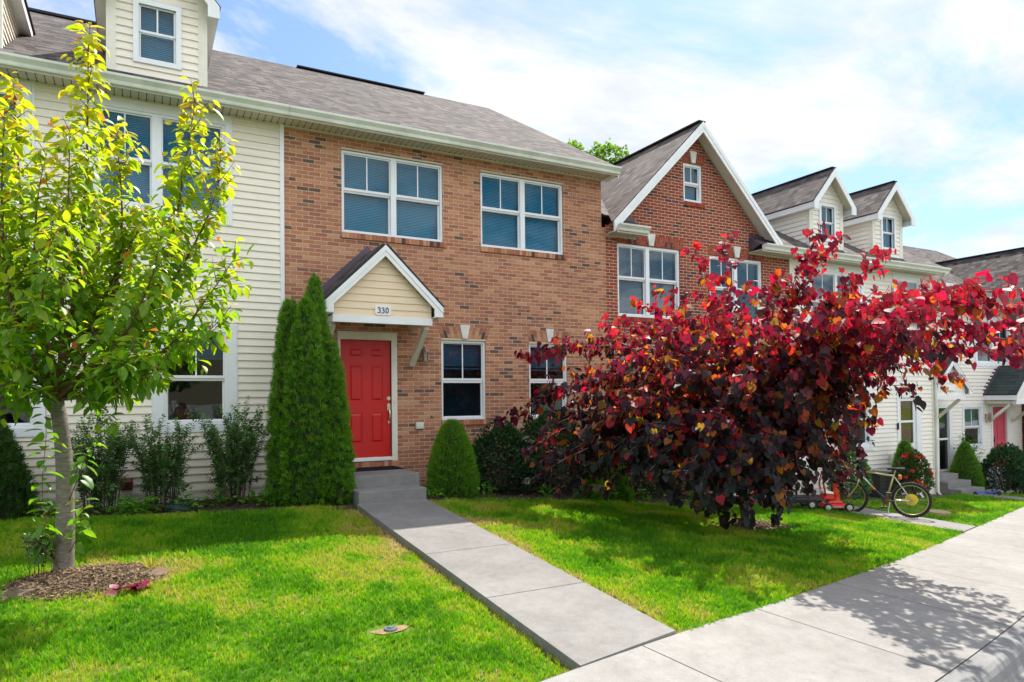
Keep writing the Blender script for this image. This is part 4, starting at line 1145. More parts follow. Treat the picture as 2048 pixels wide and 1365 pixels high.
M['soil'] = simple('dark_soil', (0.045, 0.032, 0.022), 0.95, var=0.4, scale=18, bmp=0.6, bscale=40)
M['mulch'] = simple('bark_mulch', (0.14, 0.095, 0.06), 0.95, var=0.35, scale=22, bmp=0.8, bscale=50)
M['asphalt'] = simple('street_surface', (0.24, 0.235, 0.23), 0.9, var=0.25, scale=30, bmp=0.4, bscale=150)
def lawn_mat():
    m, nt, bs, N, L = mat('lawn_base')
    a = noise(nt, 1.3, 5, 0.6); b = noise(nt, 40, 4, 0.7)
    c = ramp(nt, a, [(0.3, (0.05, 0.115, 0.010)), (0.6, (0.085, 0.17, 0.014)), (0.75, (0.20, 0.21, 0.05))])
    L.new(mixc(nt, 0.7, c, ramp(nt, b, [(0.3, (0.5, 0.5, 0.5)), (0.7, (1.4, 1.4, 1.3))]), 'MULTIPLY'), bs.inputs['Base Color'])
    bs.inputs['Roughness'].default_value = 1.0; bs.inputs['Specular IOR Level'].default_value = 0.1
    return m
M['lawn'] = lawn_mat()

# terrain sheet: soil under everything near the houses, rough grass farther off
xs = np.concatenate([np.linspace(-90, -8, 12), np.linspace(-6, 30, 37), np.linspace(34, 140, 14)])
ys = np.concatenate([np.linspace(-110, -20, 8), np.linspace(-16, 4, 21), np.linspace(8, 160, 12)])
g_ = MB()
def tz(x, y):
    return gz(min(max(x, -25), 60), max(y, -10.2)) - (0.13 if y > -9 else 0.42)
P_ = [[(x, y, tz(x, y)) for x in xs] for y in ys]
for j in range(len(ys) - 1):
    for i in range(len(xs) - 1):
        g_.quad(P_[j][i], P_[j][i+1], P_[j+1][i+1], P_[j+1][i])
tag(g_.build('ground', M['soil']), kind='structure')

# pavement slabs
sb = MB(); jb = MB(); sx = [3.44 - 1.56*k for k in range(9, 0, -1)] + [3.44 + 1.60*k for k in range(0, 16)]
SWW = 1.58
for x0, x1 in zip(sx, sx[1:]):
    sub = np.linspace(x0, x1, 4)
    e = 0.005
    for k, (a, b) in enumerate(zip(sub, sub[1:])):
        a2 = a + (e if k == 0 else 0); b2 = b - (e if k == 2 else 0)
        sb.quad(pv(a2, SWW), pv(b2, SWW), pv(b2, 0.004), pv(a2, 0.004))
        jb.quad(pv(a, SWW + .02, -.010), pv(b, SWW + .02, -.010), pv(b, -0.02, -.010), pv(a, -0.02, -.010))
        sb.quad(pv(a2, 0.004, -.10), pv(a2, 0.004), pv(b2, 0.004), pv(b2, 0.004, -.10))
tag(sb.build('sidewalk', M['sidewalk']), kind='structure')
tag(jb.build('sidewalk_joints', M['joint']), kind='structure')
# kerb with a rolled face, gutter pan and street
kb = MB(); prof = [(SWW + .006, -.01), (SWW + .010, 0.0), (SWW + .14, -.004), (SWW + .175, -.02), (SWW + .20, -.05), (SWW + .225, -.11), (SWW + .25, -.145), (SWW + .29, -.158), (SWW + .62, -.150)]
xx = np.arange(-16, 30, 0.4)
for a, b in zip(xx, xx[1:]):
    for (o0, d0_), (o1, d1_) in zip(prof, prof[1:]):
        kb.quad(pv(a, o1, d1_), pv(b, o1, d1_), pv(b, o0, d0_), pv(a, o0, d0_))
tag(kb.build('kerb', M['steps'], smooth=True), kind='structure')
st = MB()
for a, b in zip(xx, xx[1:]):
    for o0, o1 in ((SWW + .625, SWW + 3.2), (SWW + 3.2, SWW + 7.5)):
        st.quad(pv(a, o1, -.13), pv(b, o1, -.13), pv(b, o0, -.155), pv(a, o0, -.155))
tag(st.build('street', M['asphalt']), kind='structure')

# front walk
WX0, WX1 = 2.79, 3.857
fw_ = MB(); ju = MB(); ysl = [-1.88, -3.10, -4.60, -6.10]
def wz(y): return gz(3.3, y) + 0.012 if y < -1.88 else 0.07
e = 0.005
for i, y1 in enumerate(ysl):
    last = i == len(ysl) - 1
    y0a = ysl[i+1] if not last else float(y_in(WX0)) + .008; y0b = ysl[i+1] if not last else float(y_in(WX1)) + .008
    ya, yb_ = y0a + (0 if last else e), y0b + (0 if last else e); yt = y1 - (e if i else 0)
    fw_.hexa([(WX0, ya, wz(ya) - .14), (WX1, yb_, wz(yb_) - .14), (WX1, yt, wz(yt) - .14), (WX0, yt, wz(yt) - .14),
              (WX0, ya, wz(ya)), (WX1, yb_, wz(yb_)), (WX1, yt, wz(yt)), (WX0, yt, wz(yt))])
for y in ysl[1:]:
    ju.box(WX0 + .004, WX1 - .004, y - .02, y + .02, wz(y) - .05, wz(y) - .012)
ju.quad((WX0, float(y_in(WX0)) - .02, wz(-7.62) - .03), (WX1, float(y_in(WX1)) - .02, wz(-7.42) - .03), (WX1, float(y_in(WX1)) + .03, wz(-7.42) - .03), (WX0, float(y_in(WX0)) + .03, wz(-7.6) - .03))
tag(fw_.build('front_walk', M['concrete'], bevel=0.004), kind='structure')
tag(ju.build('walk_joints', M['joint']), kind='structure')
# the two neighbours' walks
def strip(name, x0, x1, y0f, y1):
    s = MB(); n = 8
    for k in range(n):
        q = []
        for t in (k / n, (k + 1) / n):
            for x in (x0, x1):
                y = y1 + (float(y_in(x)) + .01 - y1) * t; q.append((x, y, gz(x, y) + .012))
        a, b, c, d = q
        s.hexa([(c[0], c[1], c[2]-.12), (d[0], d[1], d[2]-.12), (b[0], b[1], b[2]-.12), (a[0], a[1], a[2]-.12), c, d, b, a])
    tag(s.build(name, M['concrete']), kind='structure')
strip('neighbour_walk', 12.1, 13.25, None, -0.4)
strip('far_walk', 21.05, 22.25, None, -0.25)

# main concrete steps
t_ = MB()
t_.box(2.835, 3.937, -1.41, -0.034, -.25, .414)
t_.box(2.822, 3.868, -1.878, -1.412, -.25, .236)
tag(t_.build('concrete_steps', M['steps'], bevel=0.012), 'grey concrete steps up to the bright red front door', 'steps')
t_ = MB(); t_.box(3.02, 3.93, -.70, -.16, .4145, .427)
tag(t_.build('doormat', M['matt'], bevel=0.003), 'black doormat in front of the bright red door', 'doormat')
# far steps
zb = gz(22, -.3)
t_ = MB()
t_.box(21.05, 22.25, .55, yf3 - .035, zb - .3, zb + .53); t_.box(21.05, 22.25, .18, .548, zb - .3, zb + .36); t_.box(21.05, 22.25, -.20, .178, zb - .3, zb + .18)
tag(t_.build('concrete_steps', M['steps'], bevel=0.01), 'grey concrete steps to the far house, beyond the bicycle', 'steps')

# ---------------------------------------------------------------- lawns
BED_L = [(-7, -.75), (-1.5, -1.0), (.15, -1.58), (1.62, -1.93), (2.79, -1.82)]
BED_R = [(3.857, -2.05), (5.04, -2.05), (7.35, -2.15), (9.5, -2.35), (12.1, -2.2)]
BED_3 = [(13.25, -1.5), (16, -1.45), (19, -.9), (21.05, -.25)]
BED_4 = [(22.25, -.3), (30, .1)]
def bed(P, x): return np.interp(x, [p[0] for p in P], [p[1] for p in P])
MUL = (-.42, -4.16, .62, .44)
def lawn_z(x, y, left):
    z = ground_z(x, y)
    if left: z = z - .075 * np.clip((x - 2.1) / .65, 0, 1) * (y < -1.3)
    return z
def lawn_sheet(name, P, x0, x1, left=False):
    m = MB(); X = np.linspace(x0, x1, max(8, int((x1 - x0) / .35)))
    n = 14
    for a, b in zip(X, X[1:]):
        for k in range(n):
            q = []
            for x, t in ((a, k/n), (b, k/n), (b, (k+1)/n), (a, (k+1)/n)):
                lo, hi = float(y_in(x)) + .004, float(bed(P, x)); y = lo + (hi - lo)*t
                q.append((x, y, float(lawn_z(np.float64(x), np.float64(y), left)) - .012))
            m.quad(*q)
    return tag(m.build(name, M['lawn']), kind='structure')
lawn_sheet('lawn', BED_L, -7, 2.786, True); lawn_sheet('lawn', BED_R, 3.86, 12.097); lawn_sheet('lawn', BED_3, 13.255, 21.04); lawn_sheet('lawn', BED_4, 22.26, 30)

M['grass'] = leaf_mat('grass_blades', [(0, (.050, .175, .006)), (.40, (.135, .33, .007)), (.60, (.28, .41, .014)), (.8, (.44, .40, .07)), (1, (.56, .43, .20))],
                      [(0, (.09, .33, .006)), (.40, (.25, .58, .008)), (.60, (.48, .66, .015)), (.8, (.62, .54, .09)), (1, (.68, .5, .22))], 0.42, 0.55, 0.22, noise_amt=.1)
def tuft(nb, h, w, spread, seed):
    r = np.random.default_rng(seed); V = []; F = []
    for i in range(nb):
        a = r.uniform(0, 2*math.pi); d = np.array([math.cos(a), math.sin(a)]); p = d * r.uniform(0, spread)
        s = np.array([-d[1], d[0]]) * w * r.uniform(.7, 1.2); hh = h * r.uniform(.55, 1.15); ln = r.uniform(.2, .8) * hh
        k = len(V)
        V += [(*(p - s/2), 0), (*(p + s/2), 0), (*(p + d*ln*.35 + s*.4), hh*.6), (*(p + d*ln*.35 - s*.4), hh*.6), (*(p + d*ln), hh)]
        F += [(k, k+1, k+2, k+3), (k+3, k+2, k+4)]
    return V, F
def grass(name, P, x0, x1, dens, left=False, fine=1.0, label=None):
    A = (x1 - x0) * 7.5; n = int(A * dens)
    x = rng.uniform(x0, x1, n); lo = y_in(x) + .0; hi = bed(P, x) + .10
    y = rng.uniform(-9.2, 1.0, n)
    edge = fbm(x, y, .25, 3, 2) - .5
    ok = (y > lo - .015 + .07*edge) & (y < hi + .14*edge)
    # keep what the picture can see
    fx = x*math.cos(YAW) - (y + 11.7955)*math.sin(YAW); fd = x*math.sin(YAW) + (y + 11.7955)*math.cos(YAW)
    ok &= np.abs(fx) < fd*.80 + .5
    if left:
        md = ((x - MUL[0])/MUL[2])**2 + ((y - MUL[1])/MUL[3])**2
        ok &= md > 1.0 + .7*edge + rng.normal(0, .12, n)
        ok &= ((x - 1.77)/.20)**2 + ((y + 6.42)/.13)**2 > 1
    else:
        ok &= ((x - 8.35)/.55)**2 + ((y + 4.1)/.38)**2 > 1 + edge
    # thinner where far
    ok &= rng.uniform(0, 1, n) < np.clip(1.15 - (fd - 5) * .055, .35, 1)
    x, y, fd = x[ok], y[ok], fd[ok]; n = len(x)
    z = lawn_z(x, y, left) - .012
    dry = fbm(x, y, 1.1, 11, 4) * .55 + fbm(x, y, .34, 17, 3) * .45
    t = .10 + .95 * np.clip((dry - .40) / .36, 0, 1) ** 1.25
    t = np.clip(t, 0, .66)
    wx = (WX0 - x) if left else (x - WX1)
    near = np.exp(-np.clip(wx, 0, 9) / .26) * (fbm(x, y, .6, 23, 2) > .36)
    t = np.clip(t + near * .65 + (rng.uniform(0, 1, n) < .05) * .4 + rng.normal(0, .09, n), 0, 1)
    if left:
        md = np.sqrt(((x - MUL[0])/MUL[2])**2 + ((y - MUL[1])/MUL[3])**2)
        t = np.clip(t + .35*np.exp(-np.clip(md - 1, 0, 5)*2.5), 0, 1)
    a = rng.uniform(0, 2*np.pi, n); s = rng.uniform(.7, 1.3, n) * (1 + .02*(fd - 6)) * (1.12 - .25*np.clip(t, 0, 1)) * (.75 + .5*fbm(x, y, .5, 31, 2))
    bx = np.stack([np.cos(a), np.sin(a), 0*a], 1)*s[:,None]; by = np.stack([-np.sin(a), np.cos(a), 0*a], 1)*s[:,None]
    bz = np.stack([rng.normal(0, .15, n), rng.normal(0, .15, n), np.ones(n)], 1)*s[:,None]
    V, F = tuft(7, .044, .0054, .026, 5)
    return scatter(name, V, F, np.stack([x, y, z], 1), bx, by, bz, M['grass'], tint=t, kind='stuff')
tag(grass('grass', BED_L, -4.5, 2.80, 1900, True), 'green lawn grass with yellow patches beside the young green tree', 'grass')
tag(grass('grass', BED_R, 3.85, 12.1, 1700), 'green lawn grass between the front walk and the bicycle', 'grass')
tag(grass('grass', BED_3, 13.25, 21.05, 700), 'sunlit lawn grass beyond the bicycle', 'grass')
tag(grass('grass', BED_4, 22.25, 29, 400), 'far strip of lawn grass past the far steps', 'grass')

# mulch under the two trees and bark chips on it
def mound(name, c, rx, ry, h, seed):
    m = MB(); R, A = 7, 30; rings = []
    for r in range(R + 1):
        q = r / R; ring = []
        for a in range(A):
            t = 2*math.pi*a/A; k = 1 + .22*math.sin(2*t + seed) + .12*math.sin(5*t + 2*seed)
            x, y = c[0] + rx*q*k*math.cos(t), c[1] + ry*q*k*math.sin(t)
            ring.append((x, y, gz(x, y) - .012 + h*(1 - q*q) + .012*(1-q)*math.sin(9*t + r) + (0.006 if q < 1 else -.03)))
        rings.append(ring)
    for r in range(R):
        for a in range(A):
            b = (a + 1) % A; m.quad(rings[r][a], rings[r+1][a], rings[r+1][b], rings[r][b])
    return tag(m.build(name, M['mulch'], smooth=True), kind='structure')
mound('mulch', MUL[:2], .63, .46, .07, 1.0); mound('mulch', (8.35, -4.1), .7, .45, .05, 2.2)
M['chip'] = leaf_mat('bark_chips', [(0, (.045, .028, .018)), (.5, (.14, .092, .055)), (1, (.34, .25, .15))], [(0, (0, 0, 0)), (1, (0, 0, 0))], 0.0, .9, .1)
def chips(name, c, rx, ry, h, n, size, dark=1.0, label=None):
    r = np.sqrt(rng.uniform(0, 1.15, n)); a = rng.uniform(0, 2*np.pi, n)
    x = c[0] + rx*r*np.cos(a); y = c[1] + ry*r*np.sin(a); z = ground_z(x, y) + h*np.clip(1 - r*r, 0, 1) + .004
    a2 = rng.uniform(0, 2*np.pi, n); s = size*rng.uniform(.5, 1.4, n)
    fw = np.stack([np.cos(a2), np.sin(a2), rng.normal(0, .22, n)], 1); sd, f, up = frames(fw, np.stack([rng.normal(0, .4, n), rng.normal(0, .4, n), np.ones(n)], 1))
    V = [(-.16, 0, 0), (.16, 0, 0), (.12, 1, 0), (-.12, 1, 0), (-.16, 0, .08), (.16, 0, .08), (.12, 1, .08), (-.12, 1, .08)]
    F = [(4,5,6,7), (0,1,5,4), (1,2,6,5), (2,3,7,6), (3,0,4,7)]
    o = scatter(name, V, F, np.stack([x, y, z], 1), sd*s[:,None], f*s[:,None], up*s[:,None], M['chip'], tint=np.clip(rng.uniform(0, 1, n)*dark, 0, 1), kind='stuff')
    return tag(o, label, 'bark mulch')
chips('bark_chips', MUL[:2], .64, .46, .07, 3600, .032, label='pale bark mulch heaped round the small green tree')
chips('bark_chips', (8.35, -4.1), .68, .45, .05, 900, .05, label='bark mulch under the red-leaved tree')
# dark mulch of the planting beds
def bedchips(name, P, x0, x1, n, label):
    x = rng.uniform(x0, x1, n); y = bed(P, x) + rng.uniform(0, 1, n)*(0 - bed(P, x)); z = ground_z(x, y) - .125
    a2 = rng.uniform(0, 2*np.pi, n); s = .06*rng.uniform(.5, 1.4, n)
    fw = np.stack([np.cos(a2), np.sin(a2), rng.normal(0, .25, n)], 1); sd, f, up = frames(fw, np.stack([rng.normal(0, .4, n), rng.normal(0, .4, n), np.ones(n)], 1))
    V = [(-.18, 0, 0), (.18, 0, 0), (.12, 1, .02), (-.12, 1, .02)]
    return tag(scatter(name, V, [(0,1,2,3)], np.stack([x, y, z + .10], 1), sd*s[:,None], f*s[:,None], up*s[:,None], M['chip'], tint=rng.uniform(0, .5, n), kind='stuff'), label, 'bark mulch')
def bedsheet(name, P, x0, x1):
    m = MB()
    for a, b in zip(np.linspace(x0, x1, 12), np.linspace(x0, x1, 12)[1:]):
        for t0, t1 in ((-.05, .5), (.5, 1)):
            q = []
            for x, t in ((a, t0), (b, t0), (b, t1), (a, t1)):
                y = float(bed(P, x)) * (1 - t) + (yf3 if x > 20.1 else 0)*t; q.append((x, y, gz(x, y) - .03))
            m.quad(*q)
    tag(m.build(name, M['soil']), kind='structure')
bedsheet('planting_bed', BED_L, -6, 2.78); bedsheet('planting_bed', BED_R, 3.95, 12.05); bedsheet('planting_bed', BED_3, 13.3, 21.0)
bedchips('bark_chips', BED_L, -3, 2.75, 2500, 'dark bark mulch of the bed below the cream siding')
bedchips('bark_chips', BED_R, 3.95, 12, 2500, 'dark bark mulch of the bed below the brick wall')
CHERRY_LIMBS = [[(-0.69, -3.74, 1.6), (-0.79, -3.86, 1.74), (-1.03, -3.91, 1.85), (-1.37, -3.91, 2.1)], [(-0.69, -3.74, 1.6), (-0.81, -3.64, 2.09), (-0.94, -3.55, 2.78), (-1.01, -3.49, 3.67), (-1.07, -3.44, 4.75)], [(-0.69, -3.74, 1.6), (-0.59, -3.84, 2.13), (-0.48, -3.94, 2.94), (-0.42, -4.02, 3.85), (-0.4, -4.09, 5.09)], [(-0.69, -3.74, 1.6), (-0.49, -3.7, 1.99), (-0.21, -3.71, 2.65), (-0.13, -3.62, 3.5), (-0.19, -3.45, 4.48)], [(-0.69, -3.74, 1.6), (-0.35, -4.0, 1.93), (0.11, -4.34, 2.49), (0.32, -4.54, 3.24), (0.5, -4.73, 4.46)], [(-0.69, -3.74, 1.6), (-0.31, -4.05, 1.71), (0.24, -4.45, 2.06), (0.6, -4.76, 2.56), (0.8, -4.98, 2.89)], [(-0.69, -3.74, 1.6), (-0.34, -4.18, 1.64), (-0.03, -4.6, 1.77), (0.18, -4.96, 1.85)], [(-0.69, -3.74, 1.6), (-0.66, -4.12, 1.87), (-0.73, -4.46, 2.39), (-0.62, -4.9, 3.01)], [(-0.69, -3.74, 1.6), (-0.57, -3.45, 1.95), (-0.39, -3.21, 2.77), (-0.33, -2.91, 3.81)], [(-0.69, -3.74, 1.6), (-0.88, -3.55, 1.87), (-1.2, -3.29, 2.5), (-1.41, -3.1, 3.47), (-1.36, -3.05, 4.52)], [(-0.69, -3.74, 1.6), (-0.23, -3.93, 2.08), (0.29, -4.16, 2.72), (0.67, -4.31, 3.53), (0.76, -4.3, 4.17)], [(-0.69, -3.74, 1.6), (-0.83, -3.8, 1.91), (-1.04, -3.83, 2.54), (-1.09, -3.95, 3.35), (-1.05, -4.12, 4.25)], [(-0.69, -3.74, 1.6), (-0.51, -4.08, 1.78), (-0.15, -4.53, 2.09), (0.11, -4.92, 2.64), (0.21, -5.24, 3.15)], [(-0.69, -3.74, 1.6), (-0.64, -3.93, 1.86), (-0.61, -4.12, 2.53), (-0.55, -4.32, 3.28), (-0.52, -4.51, 4.04)], [(-0.69, -3.74, 1.6), (-0.87, -3.96, 1.64), (-1.15, -4.13, 1.6)], [(-0.69, -3.74, 1.6), (-0.92, -3.57, 1.99), (-1.14, -3.41, 2.79), (-1.3, -3.29, 3.59)], [(-0.69, -3.74, 1.6), (-0.75, -3.79, 2.08), (-0.85, -3.82, 2.74), (-0.82, -3.93, 3.49), (-0.73, -4.06, 3.93)], [(-0.69, -3.74, 1.6), (-1.0, -3.56, 1.8), (-1.34, -3.37, 2.14), (-1.56, -3.24, 2.49)], [(-0.69, -3.74, 1.6), (-0.75, -4.04, 1.78), (-0.91, -4.28, 2.04), (-1.02, -4.55, 2.06)], [(-0.69, -3.74, 1.6), (-0.62, -3.66, 1.99), (-0.37, -3.68, 2.4), (-0.15, -3.68, 2.97), (0.13, -3.72, 3.56)], [(-0.69, -3.74, 1.6), (-0.5, -4.17, 1.73), (-0.17, -4.68, 1.77), (0.06, -5.13, 2.01)], [(-0.69, -3.74, 1.6), (-0.46, -3.82, 1.74), (-0.06, -4.01, 1.98), (0.47, -4.25, 2.13), (0.8, -4.4, 2.45)]]
CHERRY_TRUNK = [(-0.63, -3.79, -0.11), (-0.61, -3.79, 0.24), (-0.61, -3.79, 0.63), (-0.62, -3.78, 1.01), (-0.65, -3.77, 1.35), (-0.69, -3.74, 1.6)]
CHERRY_SUCKERS = [[(-0.66, -3.91, 0.03), (-0.78, -3.93, 0.66), (-0.74, -4.04, 1.32), (-0.76, -4.12, 2.06)], [(-0.57, -3.86, 0.63), (-0.45, -4.04, 0.98), (-0.32, -4.23, 1.4)], [(-0.58, -3.84, 0.1), (-0.48, -3.98, 0.35), (-0.45, -4.09, 0.65)], [(-0.64, -3.92, -0.02), (-0.79, -4.01, 0.3), (-0.69, -4.24, 0.64)]]
